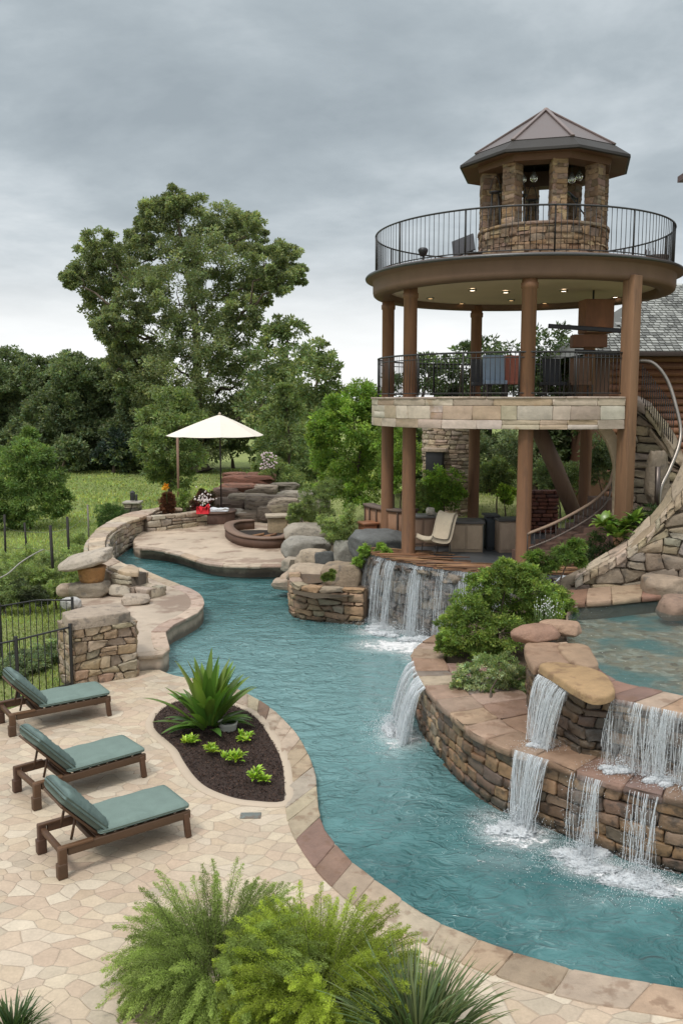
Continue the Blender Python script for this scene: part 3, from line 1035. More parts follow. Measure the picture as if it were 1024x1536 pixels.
# upper pool -------------------------------------------------------------
up_out_px = [(800, 940), (786, 966), (800, 1001), (838, 1022), (870, 1040), (915, 1046), (960, 1056), (1024, 1070), (1110, 1088), (1220, 1105)]
up_out = smooth_open(GL(up_out_px, UZ), 6)
up_in_px = [(850, 934), (850, 962), (885, 988), (905, 1008), (930, 1022), (950, 1027), (985, 1034), (1024, 1043), (1110, 1058), (1220, 1074)]
up_in = smooth_open(GL(up_in_px, UZ), 6)
pal3 = [(.30, .19, .13), (.36, .24, .16), (.25, .15, .11), (.38, .28, .20), (.33, .20, .14)]
mb = MB(); ribbon_stones(mb, up_out[6:], up_in[6:], .09, (.22, .45), pal3, gap=.006)
obj('upper_pool_coping', mb, M['cap'], kind='structure')
up_path = Path([p[:2] for p in up_out])
pal_wet = [(.13, .085, .055), (.17, .11, .065), (.10, .075, .055), (.20, .13, .075), (.08, .065, .055), (.15, .10, .07)]
mb = MB()
core_wall(mb, up_path, LZ - .3, UZ - .10, -.40, -.10, side=1, c=(.03, .025, .02))
stone_face(mb, up_path, LZ - .05, UZ - .09, pal_wet, (.11, .2), (.22, .55), -.25, -.05, side=1, wave=.02)
# side check is done below by normals pointing to the camera side
obj('upper_pool_wall', mb, M['wet_stone'], label='low dark wet stone wall holding the upper pool', cat='stone wall')
pool_in = up_in + [np.array([13, 19.5, 0]), *GL([(987, 892), (940, 897), (905, 901), (866, 903), (850, 915)], UZ)]
pool_wide = [p for p in up_out[4:]] + [np.array([13, 20.3, 0]), *GL([(987, 880), (866, 888), (800, 915)], UZ)]
mb = MB(); sheet(mb, pool_in, UZ - .38)
obj('pebble_pool_floor', mb, M['pebble'], kind='structure', smooth=False)
mb = MB()
pi = Path([p[:2] for p in pool_in] + [pool_in[0][:2]])
core_wall(mb, pi, UZ - .6, UZ - .06, -.02, .02, c=(.2, .15, .11), n=160)
obj('upper_pool_lining', mb, M['stone'], kind='structure')
mb = MB(); sheet(mb, pool_in, UZ - .12)
obj('upper_pool_water', mb, M['clear_water'], kind='structure', smooth=False)
# back coping slab
bk_f = smooth_open(GL([(846, 905), (866, 903), (905, 901), (945, 897), (987, 893), (1040, 890), (1150, 885)], UZ + .02), 5)
bk_b = smooth_open(GL([(846, 884), (862, 884), (905, 880), (945, 877), (985, 874), (1040, 870), (1150, 864)], UZ + .02), 5)
mb = MB(); ribbon_stones(mb, bk_f, bk_b, .12, (.5, .9), [(.30, .17, .11), (.38, .24, .16), (.40, .28, .19), (.27, .15, .10)], gap=.006)
obj('back_pool_coping', mb, M['cap'], kind='structure')

# ledge -------------------------------------------------------------
led_path = Path([p[:2] for p in ledge_edge])
pal_ledge = [(.33, .21, .13), (.42, .28, .17), (.27, .17, .11), (.37, .27, .18), (.46, .33, .21), (.22, .15, .11), (.40, .23, .14), (.30, .24, .18)]
pal_ledge_wet = [(.22, .13, .07), (.28, .17, .09), (.17, .105, .065), (.25, .16, .10), (.32, .2, .11), (.14, .10, .07)]
mb = MB()
SIDE_L = 1
core_wall(mb, led_path, -1.3, LZ - .08, -.35, -.10, side=SIDE_L, c=(.05, .035, .025))
sm = led_path.L * .5
stone_face(mb, led_path, WZ - .12, LZ - .07, pal_ledge, (.11, .2), (.14, .34), -.22, -.02, side=SIDE_L, wave=.03, slant=.035, s1=sm, gap=.007, rough=.01)
stone_face(mb, led_path, WZ - .12, LZ - .07, pal_ledge_wet, (.13, .24), (.22, .5), -.22, -.02, side=SIDE_L, wave=.02, slant=.025, s0=sm, gap=.006, rough=.009)
obj('ledge_wall', mb, M['wet_stone'], label='curved brown stone wall rising out of the river pool under the waterfalls', cat='stone wall')
# ledge cap: two rows of broad flat stones and a bed of flags behind
P = np.array(ledge_edge); T = np.gradient(P[:, :2], axis=0); T /= np.linalg.norm(T, axis=1, keepdims=True)
N = np.stack([-T[:, 1], T[:, 0]], 1)
A = P.copy(); A[:, :2] -= N * (.05) * 1.0; A[:, 2] = LZ + .03
B = P.copy(); B[:, :2] += N * .62; B[:, 2] = LZ + .03
C2 = P.copy(); C2[:, :2] += N * 1.6; C2[:, 2] = LZ + .02
pal_lc = [(.27, .175, .125), (.34, .245, .175), (.22, .145, .11), (.39, .295, .215), (.29, .195, .14), (.25, .195, .155)]
mb = MB(); ribbon_stones(mb, list(A[6:]), list(B[6:]), .12, (.35, .8), pal_lc, gap=.006, rough=.009, zj=.012)
ribbon_stones(mb, list(B[18:]), list(C2[18:]), .08, (.5, 1.0), pal_lc, gap=.006, rough=.007, zj=.008)
obj('ledge_coping', mb, M['cap'], kind='structure')
mb = MB(); slab(mb, [p for p in ledge_poly], LZ - .03, LZ - .3, (.10, .07, .045), edge=.02)
obj('ledge_ground', mb, M['soil'], kind='structure')

# left parapet wall -------------------------------------------------------------
pal_w = [(.36, .29, .21), (.42, .35, .26), (.30, .24, .18), (.38, .33, .27), (.45, .38, .29), (.27, .22, .17)]
wp = Path([p[:2] for p in wc])
wroot = thing('parapet_wall', 'curved pale stone wall with a flat cap bending round the far end of the river pool', 'stone wall', tuple(wc[20][:2]) + (-.3,))
mb = MB()
core_wall(mb, wp, -.9, WCAP - .1, -.3, .3, c=(.10, .08, .06))
stone_face(mb, wp, WZ - .2, WCAP - .1, pal_w, (.16, .28), (.3, .7), .2, .42, side=-1, wave=.04)
stone_face(mb, wp, -.9, WCAP - .1, pal_w, (.16, .28), (.3, .7), .2, .42, side=1, wave=.04)
# stepped end towards the camera
e0 = wp.at(wp.L); et = wp.tan(wp.L)
e2 = e0 + et * .75
endp = Path([e0 - et * .1, e2])
for sd in (-1, 1):
    stone_face(mb, endp, FD - .3, WCAP - .42, pal_w, (.14, .22), (.25, .5), .05, .36, side=sd, wave=.02)
core_wall(mb, endp, FD - .3, WCAP - .45, -.3, .3, c=(.36, .3, .22))
obj('wall_stones', mb, M['stone'], wroot)
mb = MB()
A = [w_out.at(t * w_out.L) + np.array([0, 0, 0]) for t in np.linspace(0, 1, 60)]
B = [w_in.at(t * w_in.L) for t in np.linspace(0, 1, 60)]
ribbon_stones(mb, A, B, .13, (.5, 1.1), [(.44, .34, .25), (.50, .40, .30), (.40, .31, .23), (.47, .37, .28)], gap=.006, rough=.008)
obj('wall_cap', mb, M['cap'], wroot)
# low far wall behind the deck
fw = thing('garden_wall', 'low pale stone wall behind the far deck, beside the brown round bush', 'stone wall', tuple(G(285, 790, FD)))
fp = Path(smooth_open([p[:2] for p in GL([(220, 797), (245, 795), (275, 792), (300, 788), (330, 784)], FD)], 5))
mb = MB(); core_wall(mb, fp, FD - .5, FD + .62, -.5, -.05, side=1, c=(.25, .2, .15))
stone_face(mb, fp, FD - .1, FD + .66, [(.42, .34, .25), (.47, .40, .3), (.38, .31, .24)], (.2, .34), (.45, .9), -.3, .12, side=1, wave=.04, gap=.008)
obj('wall_stones', mb, M['stone'], fw)

# the pillar -------------------------------------------------------------
pa = G(112, 1030, 0); pb = G(206, 1014, 0)
d = (pb - pa)[:2]; L = np.linalg.norm(d); d /= L; nb = np.array([-d[1], d[0]])
pil = thing('stone_pillar', 'square rubble stone pillar with a flat slab on top beside the iron fence', 'pillar', (pa[0], pa[1], 0))
depth = 1.0
cs_ = [pa[:2], pb[:2], pb[:2] + nb * depth, pa[:2] + nb * depth]
mb = MB(); PH = 1.24
pal_p = [(.40, .30, .20), (.46, .36, .25), (.34, .25, .165), (.37, .30, .22), (.49, .40, .29), (.30, .23, .16), (.42, .29, .19)]
for a in range(4):
    pth = Path([cs_[a], cs_[(a + 1) % 4]])
    stone_face(mb, pth, -.1, PH, pal_p, (.14, .25), (.2, .48), -.2, .05, side=1, wave=.05, slant=.06, gap=.006, rough=.014)
mbx = (cs_[0] + cs_[2]) / 2
box(mb, (mbx[0], mbx[1], PH / 2 - .02), (L - .04, depth - .04, PH), math.atan2(d[1], d[0]), (.12, .09, .07))
obj('pillar_stones', mb, M['stone'], pil)
mb = MB()
out = [pa[:2] - d * .08 - nb * .06, pb[:2] - d * .12 - nb * .04, pb[:2] - d * .02 + nb * (depth - .1), mbx + nb * (depth / 2 + .03), pa[:2] - d * .02 + nb * (depth * .7)]
slab(mb, smooth_closed([np.array([*p, 0]) for p in out], 1), PH + .23, PH - .01, (.36, .29, .225), edge=.035)
o = obj('cap_slab', mb, M['boulder'], pil)

# curved stair wall on the right -------------------------------------------------------------
YA = 19.6
front = smooth_open([D(860, 872, 19.3), D(867, 866, 19.4), D(890, 853, 19.6), D(914, 841, 19.7), D(936, 827, 19.8), D(958, 812, 19.8), D(975, 796, 19.8), D(990, 775, 19.75), D(1008, 758, 19.7), D(1026, 742, 19.6), D(1060, 705, 19.4), D(1100, 650, 19.2)], 5)
back = smooth_open([D(866, 858, 19.9), D(874, 851, 20.3), D(900, 833, 20.6), D(928, 817, 20.8), D(950, 796, 20.8), D(966, 778, 20.8), D(984, 764, 20.7), D(1000, 738, 20.6), D(1013, 715, 20.5), D(1026, 685, 20.4), D(1050, 640, 20.2), D(1095, 590, 20.0)], 5)
sw = thing('stair_wall', 'tall sweeping wall of large grey stones with a stepped flat cap beside the upper pool', 'stone wall', (front[20][0], front[20][1], UZ))
fp = Path([p[:2] for p in front])
cz = np.array([p[2] for p in front])


def ztop(s):
    return np.interp(s, fp.cum, cz) - .10


mb = MB()
core_wall(mb, fp, UZ - .6, ztop, -.5, -.1, side=1, c=(.28, .22, .16))
stone_face(mb, fp, UZ - .2, ztop, [(.33, .26, .185), (.39, .31, .225), (.28, .22, .16), (.34, .29, .23), (.42, .33, .23)], (.24, .42), (.3, .8), -.35, .02, side=1, wave=.07, slant=.10, gap=.008, rough=.016)
obj('wall_stones', mb, M['boulder'], sw)
mb = MB()
palk = [(.44, .35, .25), (.48, .39, .285), (.41, .31, .22), (.50, .415, .32)]
nf = 60
Fr = [Path(front).at(t) for t in np.linspace(0, 1, nf) * Path(front).L]; Bk = [Path(back).at(t) for t in np.linspace(0, 1, nf) * Path(back).L]
ribbon_stones(mb, Fr, Bk, .10, (.45, .8), palk, gap=.006, rough=.004, zj=.004, byidx=True, r01=(.27, 1.0))
Fd = [p - np.array([0, .06, .02]) for p in Fr]
ribbon_stones(mb, Fd, Bk, .17, (.2, .34), palk, gap=.012, rough=.009, zj=.012, byidx=True, r01=(0, .27))
obj('wall_cap', mb, M['stone'], sw)
# ------------------------------------------------------------------ the tower
tower = thing('lookout_tower', 'round two storey brown lookout tower on columns with a stone cupola on its roof terrace', 'tower', (TC[0], TC[1], PZ))
BR = (.22, .13, .085)
BRC = (.205, .102, .052)


def zat(u, v, Y): return D(u, v, Y)[2]


SL = 8.95
colpos = [(D(792, 500, 22.15)[0], 22.15), (D(615, 500, 24.3)[0], 24.3), (D(582, 500, 27.3)[0], 27.3), (D(714, 500, 29.8)[0], 29.8), (D(884, 500, 28.6)[0], 28.6)]
for x, y in colpos:
    mb = MB()
    r = .19
    lathe(mb, [(0, PZ - .02), (r * 1.12, PZ), (r * 1.1, PZ + .12), (r, PZ + .16), (r * .97, SL - .26), (r * 1.1, SL - .24), (r * 1.12, SL - .12), (r * 1.0, SL - .10), (r * .97, SL + .12), (0, SL + .12)], (x, y), 20, BRC)
    obj('column', mb, M['column'], tower)
px_, py_ = D(945, 500, 22.45)[0], 22.45
mb = MB(); box(mb, (px_, py_, (PZ - .6 + SL + .1) / 2), (.34, .34, SL + .1 - PZ + .6), R(38), (.21, .115, .062), .02)
obj('corner_post', mb, M['column'], tower)

# roof terrace slab
roof = link('roof_slab', bpy.data.meshes.new('roof_slab'), parent=tower)

mb = MB()
lathe(mb, [(3.72, 9.2), (3.72, 8.97), (3.76, 8.93), (4.13, 8.93), (4.18, 8.97), (4.20, 9.05), (4.20, 9.33), (4.23, 9.36), (4.36, 9.38), (4.39, 9.41), (4.39, 9.46), (4.36, 9.49), (4.2, 9.50), (0, 9.52)], TC, 128, (.165, .10, .067))
roof.data = mb.mesh('roof_slab'); roof.data.materials.append(M['paint'])
mb = MB(); lathe(mb, [(4.375, 9.395), (4.41, 9.40), (4.42, 9.44), (4.40, 9.475), (4.375, 9.48)], TC, 128, (.10, .10, .10))
obj('drip_edge', mb, M['metal'], roof)
mb = MB(); lathe(mb, [(3.74, 9.10), (3.0, 9.13), (1.5, 9.16), (0.0, 9.16)], TC, 96, (.72, .61, .50))
obj('ceiling', mb, M['plaster'], tower)
for k in range(8):    # faint radial beams
    pass
for (u, v, hot) in [(708, 435, 1), (645, 447, 0), (758, 438, 1), (766, 450, 0), (845, 436, 1), (936, 446, 1), (690, 455, 0), (820, 456, 0)]:
    p = G(u, v, 9.12)
    dd = np.hypot(*(p[:2] - TC))
    if dd > 3.6: p[:2] = TC + (p[:2] - TC) * 3.6 / dd
    mb = MB(); lathe(mb, [(.05, 9.12), (.10, 9.09), (.12, 9.10), (.12, 9.14)], p[:2], 20, (.3, .28, .25))
    L_ = obj('ceiling_light', mb, M['metal'], tower)
    mb = MB(); lathe(mb, [(0, 9.098), (.075, 9.10)], p[:2], 16)
    obj('lamp_disc', mb, M['lamp'] if hot else emit('lamp_warm', (1, .62, .28), 2.2), L_)

# middle deck: a circle cut off by the corner post
XC = 7.05
RD = 4.17
th = math.acos((XC - TC[0]) / RD)
arc = np.linspace(-th, -2 * math.pi + th, 140)
arcp = [np.array([TC[0] + RD * math.cos(a), TC[1] + RD * math.sin(a)]) for a in arc]
dk = thing  # (name kept short below)
mb = MB(); slab(mb, arcp, 5.98, 5.31, (.16, .10, .07), edge=.02)
deck = obj('middle_deck', mb, M['paint'], tower)
bp = Path(arcp)
mb = MB()
palb = [(.43, .35, .27), (.47, .39, .31), (.39, .31, .23), (.45, .37, .285), (.49, .42, .345), (.42, .31, .22)]
for (z0, z1, le) in ((5.28, 5.51, (.6, 1.1)), (5.51, 5.86, (.35, .95)), (5.86, 6.04, (.8, 1.5))):
    stone_face(mb, bp, z0, z1, palb, (z1 - z0, z1 - z0 + .001), le, -.1, .05, side=-1, wave=0, slant=.012, gap=.003, rough=.004, tm=ST_F, dj=.006)
obj('stone_band', mb, M['band'], deck)
mb = MB()
A = [np.array([TC[0] + 4.25 * math.cos(a), TC[1] + 4.25 * math.sin(a), 6.08]) for a in arc]
B = [np.array([TC[0] + 3.75 * math.cos(a), TC[1] + 3.75 * math.sin(a), 6.08]) for a in arc]
ribbon_stones(mb, A, B, .05, (1.2, 1.9), [(.42, .33, .26)], gap=.003, rough=.002)
obj('deck_edging', mb, M['cap'], deck)


def railing(name, Rr, z0, z1, a0, a1, step, parent, second=True):
    ang = np.linspace(a0, a1, 140)
    circ = lambda z, r=Rr: [np.array([TC[0] + r * math.cos(a), TC[1] + r * math.sin(a), z]) for a in ang]
    mb = MB(); tube(mb, circ(z1), .024, 8, (.02, .02, .02))
    rl = obj(name, mb, M['iron'], parent)
    mb = MB(); tube(mb, circ(z0 + .09), .016, 6, (.02, .02, .02)); obj('bottom_rail', mb, M['iron'], rl)
    if second:
        mb = MB(); tube(mb, circ(z1 - .13), .014, 6, (.02, .02, .02)); obj('upper_rail', mb, M['iron'], rl)
    n = int(abs(a1 - a0) * Rr / step)
    pts = [(TC[0] + Rr * math.cos(a), TC[1] + Rr * math.sin(a)) for a in np.linspace(a0, a1, n + 1)]
    pts.sort(key=lambda p: p[1])
    mb = MB(); tube(mb, [(0, 0, z0 + .09), (0, 0, z1)], .0085, 6, (.02, .02, .02)); bm_ = mb.mesh('baluster'); bm_.materials.append(M['iron'])
    for i, (x, y) in enumerate(pts[:92]):
        o = link('baluster', bm_, parent=rl); o.location = (x, y, 0)
    if len(pts) > 92:
        mb = MB()
        for x, y in pts[92:]: tube(mb, [(x, y, z0 + .09), (x, y, z1)], .0085, 5, (.02, .02, .02))
        obj('rear_balusters', mb, M['iron'], rl, kind='stuff')
    for a in np.linspace(a0, a1, 13):
        x, y = TC[0] + Rr * math.cos(a), TC[1] + Rr * math.sin(a)
        mb = MB(); tube(mb, [(x, y, z0), (x, y, z1 + .02)], .022, 6, (.02, .02, .02)); obj('rail_post', mb, M['iron'], rl)
    return rl


railing('terrace_railing', 4.12, 9.49, 10.62, R(-90), R(270), .145, tower, second=False)
railing('deck_railing', 4.04, 6.08, 7.17, -th + .02, -2 * math.pi + th - .02, .12, tower)

# cupola -------------------------------------------------------------
CC = np.array([5.71, 26.0]); OFF = R(1); OFFR = R(7)
palc = [(.26, .165, .095), (.32, .215, .13), (.20, .13, .08), (.36, .26, .165), (.27, .18, .13), (.22, .165, .115)]


def ang_pt(r, k, off=0.0):
    a = R(-90) + OFF + k * math.pi / 4 + off
    return np.array([CC[0] + r * math.cos(a), CC[1] + r * math.sin(a)])


circ = Path([CC + 1.80 * np.array([math.cos(a), math.sin(a)]) for a in np.linspace(0, -2 * math.pi, 97)])
mb = MB(); core_wall(mb, circ, 9.5, 10.62, -.35, -.06, side=-1, c=(.14, .10, .07))
stone_face(mb, circ, 9.5, 10.65, palc, (.09, .2), (.16, .5), -.18, .0, side=-1, wave=.02, slant=.02, gap=.004, tm=ST_F)
cup = obj('cupola_base', mb, M['stone'], tower)
mb = MB()
ribbon_stones(mb, [np.array([*(CC + 1.84 * np.array([math.cos(a), math.sin(a)])), 10.72]) for a in np.linspace(0, -2 * math.pi, 97)],
              [np.array([*(CC + 1.3 * np.array([math.cos(a), math.sin(a)])), 10.72]) for a in np.linspace(0, -2 * math.pi, 97)], .08, (.4, .8), palc, gap=.005)
obj('base_coping', mb, M['cap'], cup)
ZP = 12.30
for k in range(8):
    c = ang_pt(1.58, k); a = R(-90) + OFF + k * math.pi / 4
    s = .195; cd = np.array([math.cos(a), math.sin(a)]); cn = np.array([-cd[1], cd[0]])
    cs_ = [c + cd * s - cn * s, c + cd * s + cn * s, c - cd * s + cn * s, c - cd * s - cn * s]
    mb = MB()
    for e in range(4):
        stone_face(mb, Path([cs_[e], cs_[(e + 1) % 4]]), 10.72, ZP, palc, (.09, .18), (.2, .5), -.12, .005, side=1, wave=.01, slant=.02, gap=.003, rough=.005, tm=ST_F, dj=.012)
    box(mb, (c[0], c[1], (10.7 + ZP) / 2), (.36, .36, ZP - 10.70), a, (.12, .09, .06))
    obj('stone_pier', mb, M['stone'], tower)


def octring(r, z): return [np.array([*ang_pt(r, k, OFFR), z]) for k in range(8)]


def ngon_loft(mb, rings, c):
    n = 8; V = np.concatenate(rings); q = []
    for i in range(len(rings) - 1):
        for k in range(n):
            q.append((i * n + k, i * n + (k + 1) % n, (i + 1) * n + (k + 1) % n, (i + 1) * n + k))
    # split vertices for flat facets
    V2 = V[np.array(q).reshape(-1)]
    mb.add(V2, np.arange(len(V2)).reshape(-1, 4), c)


ZE = 12.40
mb = MB()
ngon_loft(mb, [octring(1.35, ZP - .02), octring(1.90, ZP - .02), octring(1.94, ZP + .14), octring(2.38, ZE - .02)], (.13, .07, .045))
ngon_loft(mb, [octring(1.35, ZP - .02), octring(1.35, ZP + .4)], (.10, .06, .045))
obj('roof_soffit', mb, M['paint'], tower, smooth=False)
mb = MB()
ngon_loft(mb, [octring(2.38, ZE - .02), octring(2.45, ZE), octring(2.44, ZE + .07), octring(2.0, ZE + .38)], (.028, .025, .022))
obj('eave', mb, M['paint'], tower, smooth=False)
mb = MB()
ngon_loft(mb, [octring(2.01, ZE + .39), octring(.04, 14.02)], (.10, .075, .07))
rf = obj('copper_roof', mb, M['copper'], tower, smooth=False)
for k in range(8):
    a = octring(2.02, ZE + .40)[k]; b = octring(.05, 14.04)[k]
    mb = MB(); dv = b - a; L = np.linalg.norm(dv); mid = (a + b) / 2
    q = Vector(dv).to_track_quat('X', 'Z').to_matrix()
    box(mb, mid, (L, .10, .05), rot=np.array(q), col_=(.15, .11, .10), bevel=.01)
    obj('roof_ridge', mb, M['copper'], rf)
mb = MB(); lathe(mb, [(0, 13.98), (.12, 13.98), (.11, 14.04), (.04, 14.1), (0, 14.11)], CC, 10, (.2, .14, .12))
obj('roof_cap', mb, M['copper'], rf)

# hanging glass lanterns in the cupola
LAB = ['clear glass pendant lantern hanging leftmost under the cupola roof', 'clear glass pendant lantern hanging just left of the middle pier of the cupola', 'clear glass pendant lantern hanging just right of the middle pier of the cupola', 'clear glass pendant lantern hanging at the right under the cupola roof, beside the right pier']
for i, (u, v) in enumerate([(783, 268), (800, 266), (857, 268), (868, 264)]):
    p = D(u, v, 25.4 + .2 * (i % 2)); p[2] -= 0.0
    t_ = thing('pendant_lantern', LAB[i], 'lantern', tuple(p), 'glass lanterns under the cupola roof')
    mb = MB(); lathe(mb, [(.03, p[2] + .13), (.07, p[2] + .08), (.115, p[2] + 0), (.10, p[2] - .07), (.04, p[2] - .12), (0, p[2] - .13)], p[:2], 14, (.9, .9, .9))
    obj('glass_globe', mb, M['glass'], t_)
    mb = MB(); tube(mb, [(p[0], p[1], p[2] + .12), (p[0], p[1], ZP + .45)], .008, 5, (.02, .02, .02)); lathe(mb, [(0, p[2] + .17), (.04, p[2] + .16), (.045, p[2] + .11), (0, p[2] + .11)], p[:2], 10, (.03, .03, .03))
    obj('lantern_cap', mb, M['iron'], t_)
    mb = MB(); lathe(mb, [(0, p[2] + .08), (.03, p[2] + .05), (.035, p[2]), (0, p[2] - .04)], p[:2], 8, (.8, .75, .65)); obj('bulb', mb, M['spray'], t_)

# things on the roof terrace
def stool(u, v, Y, label, hh=1.0, z=10.66):
    p = D(u, v, Y)
    t_ = thing('bar_stool', label, 'stool', (p[0], p[1], z), 'black metal stools inside the cupola')
    mb = MB(); lathe(mb, [(0, z + hh), (.17, z + hh), (.18, z + hh - .03), (0, z + hh - .05)], p[:2], 18, (.03, .03, .035)); obj('seat', mb, M['iron'], t_)
    for k in range(4):
        a = k * math.pi / 2 + .5
        mb = MB(); tube(mb, [(p[0] + .12 * math.cos(a), p[1] + .12 * math.sin(a), z + hh - .04), (p[0] + .2 * math.cos(a), p[1] + .2 * math.sin(a), z - .0)], .013, 6, (.02, .02, .02)); obj('leg', mb, M['iron'], t_)
    mb = MB(); tube(mb, bend((p[0] - .16, p[1] + .05, z + hh), (p[0] + .16, p[1] + .05, z + hh), .42, 8), .012, 6, (.02, .02, .02)); obj('backrest', mb, M['iron'], t_)


mb = MB(); lathe(mb, [(0, 10.55), (1.5, 10.55), (1.5, 10.66), (0, 10.66)], CC, 40, (.2, .15, .11)); obj('cupola_floor', mb, M['cap'], tower)
stool(742, 320, 25.2, 'black metal stool in the left opening of the cupola')
stool(780, 320, 25.6, 'black metal stool with a hooped back left of the middle cupola pier')
stool(797, 320, 26.2, 'black metal stool farther back in the cupola, its hoop just left of the middle pier')

# folded parasol / telescope-like sculpture right of the middle pier
p = D(868, 315, 25.4)
t_ = thing('garden_torch', 'grey metal sheet ornament leaning in the right opening of the cupola', 'ornament', (p[0], p[1], 11.0))
mb = MB(); tube(mb, [(p[0] - .25, p[1], 11.6), (p[0] + .3, p[1], 10.9)], .02, 6, (.05, .05, .06)); tube(mb, [(p[0] - .1, p[1], 11.0), (p[0] - .05, p[1], 11.55)], .018, 6, (.05, .05, .06)); obj('frame', mb, M['iron'], t_)
mb = MB(); box(mb, (p[0] - .22, p[1], 11.6), (.34, .2, .02), rot=rotm('Y', .7), col_=(.12, .13, .15)); obj('panel', mb, M['metal'], t_)

# floodlight at the left of the terrace
p = D(634, 384, 23.6); z0 = 9.5
p = np.array([p[0], p[1], z0])
t_ = thing('spot_lamp', 'small black spotlight standing on the terrace floor behind the left railing', 'spotlight', tuple(p))
mb = MB(); tube(mb, [p, p + [0, 0, .18]], .025, 8, (.03, .03, .03)); lathe(mb, [(0, z0 + .02), (.1, z0 + .02), (.1, z0), (0, z0)], p[:2], 14, (.03, .03, .03)); obj('stand', mb, M['iron'], t_)
mb = MB(); lathe(mb, [(0, z0 + .18), (.08, z0 + .2), (.13, z0 + .32), (.13, z0 + .36), (.09, z0 + .40), (0, z0 + .42)], p[:2], 18, (.025, .025, .03)); obj('lamp_head', mb, M['iron'], t_)
# slanted black sheet chair left of the drum
p = D(700, 372, 24.6); p[2] = 9.5
t_ = thing('terrace_chair', 'dark sloping sling chair on the roof terrace left of the stone cupola', 'chair', tuple(p))
mb = MB()
box(mb, p + [-.1, 0, .62], (.62, .62, .05), rot=rotm('X', .9) @ rotm('Y', -.5), col_=(.04, .04, .045)); obj('backrest', mb, M['fabric'], t_)
mb = MB(); box(mb, p + [.18, 0, .42], (.42, .5, .03), rot=rotm('Y', .1), col_=(.05, .05, .05)); obj('seat', mb, M['fabric'], t_)
for sx in (-.2, .36):
    for sy in (-.22, .22):
        mb = MB(); tube(mb, [p + [sx, sy, 0], p + [sx * .7 + .05, sy, .44]], .014, 6, (.03, .03, .03)); obj('leg', mb, M['iron'], t_)
# woven stool at the right end
p = D(986, 378, 25.0); p[2] = 9.5
t_ = thing('wicker_basket_chair', 'low dark wicker tub chair at the right end of the roof terrace railing', 'chair', tuple(p))
mb = MB(); lathe(mb, [(.0, p[2] + .02), (.2, p[2] + .02), (.26, p[2] + .2), (.3, p[2] + .42), (.27, p[2] + .43), (.22, p[2] + .24), (0, p[2] + .22)], p[:2], 20, (.05, .04, .035)); obj('shell', mb, M['fabric'], t_)
for k in range(7):
    a = k * .5 + 1.0
    x, y = p[0] + .31 * math.cos(a), p[1] + .31 * math.sin(a)
    mb = MB(); tube(mb, [(x, y, p[2] + .05), (x, y, p[2] + .6)], .012, 5, (.04, .03, .03)); obj('upright', mb, M['iron'], t_)

# diagonal brace, curved bracket under the deck
mb = MB(); tube(mb, [D(805, 640, 26.0), D(832, 700, 26.0), D(862, 775, 26.0)], [.23, .23, .23], 14, (.15, .09, .06))
obj('diagonal_brace', mb, M['column'], tower)
mb = MB()
A = smooth_open([D(901, 638, 22.9), D(915, 658, 22.9), D(925, 685, 22.9), D(928, 710, 22.9), D(927, 775, 22.9)], 6)
for i in range(len(A) - 1):
    a, b = A[i], A[i + 1]; dv = b - a; L = np.linalg.norm(dv)
    box(mb, (a + b) / 2, (L + .02, .28, .24 if i < 17 else .30), rot=np.array(Vector(dv).to_track_quat('X', 'Y').to_matrix()), col_=(.52, .40, .28), bevel=.01)
obj('curved_bracket', mb, M['band'], tower)

# hanging cabinet and dark beams over the right of the deck
p = D(893, 478, 26.2)
t_ = thing('hanging_bar_canopy', 'brown wooden cabinet hung on dark beams below the terrace ceiling beside the corner post', 'cabinet', tuple(p))
mb = MB(); box(mb, D(893, 478, 26.2) + [0, 0, .05], (.85, .6, .95), .1, (.22, .10, .055), .02); obj('cabinet_box', mb, M['timber'], t_)
mb = MB(); box(mb, D(882, 512, 25.6), (.95, .5, .36), -.05, (.20, .09, .05), .02); obj('lower_box', mb, M['timber'], t_)
mb = MB(); box(mb, D(903, 497, 26.0), (1.0, .3, .05), 0, (.4, .28, .16), .01); obj('shelf', mb, M['timber'], t_)
for (a, b, Y0, Y1) in (((822, 489), (944, 497), 25.4, 24.6), ((862, 527), (944, 531), 25.2, 24.4)):
    A_, B_ = D(*a, Y0), D(*b, Y1); dv = B_ - A_
    mb = MB(); box(mb, (A_ + B_) / 2, (np.linalg.norm(dv), .16, .12), rot=np.array(Vector(dv).to_track_quat('X', 'Z').to_matrix()), col_=(.025, .025, .035)); obj('dark_beam', mb, M['iron'], t_)
mb = MB(); tube(mb, [D(889, 455, 26.2), np.array([*D(889, 455, 26.2)[:2], 9.15])], .03, 6, (.03, .03, .03)); obj('hanger', mb, M['iron'], t_)
mb = MB(); box(mb, D(906, 493, 25.7), (.16, .1, .04), 0, (1, 1, 1)); obj('lamp_strip', mb, emit('warm_strip', (1, .75, .4), 2.0), t_)

# furniture on the middle deck
def deck_chair(u, Y, label, c, z, rz=0.0, s=1.0):
    p = D(u, 560, Y); p[2] = z
    t_ = thing('deck_chair', label, 'chair', tuple(p), rz=0)
    box_ = lambda cc, sz, rt=None: box(MB(), p + np.array(cc) * s, np.array(sz) * s, rz, c, rot=rt)
    obj('seat', box_((0, 0, .43), (.55, .52, .1)), M['fabric'], t_)
    obj('backrest', box_((0, .25, .78), (.55, .09, .72), rotm('X', -.18)), M['fabric'], t_)
    for sx in (-.24, .24):
        for sy in (-.22, .22):
            mb = MB(); box(mb, p + np.array([sx, sy, .2]) * s, np.array([.045, .045, .4]) * s, 0, (.04, .03, .025)); obj('leg', mb, M['wood'], t_)
    return t_


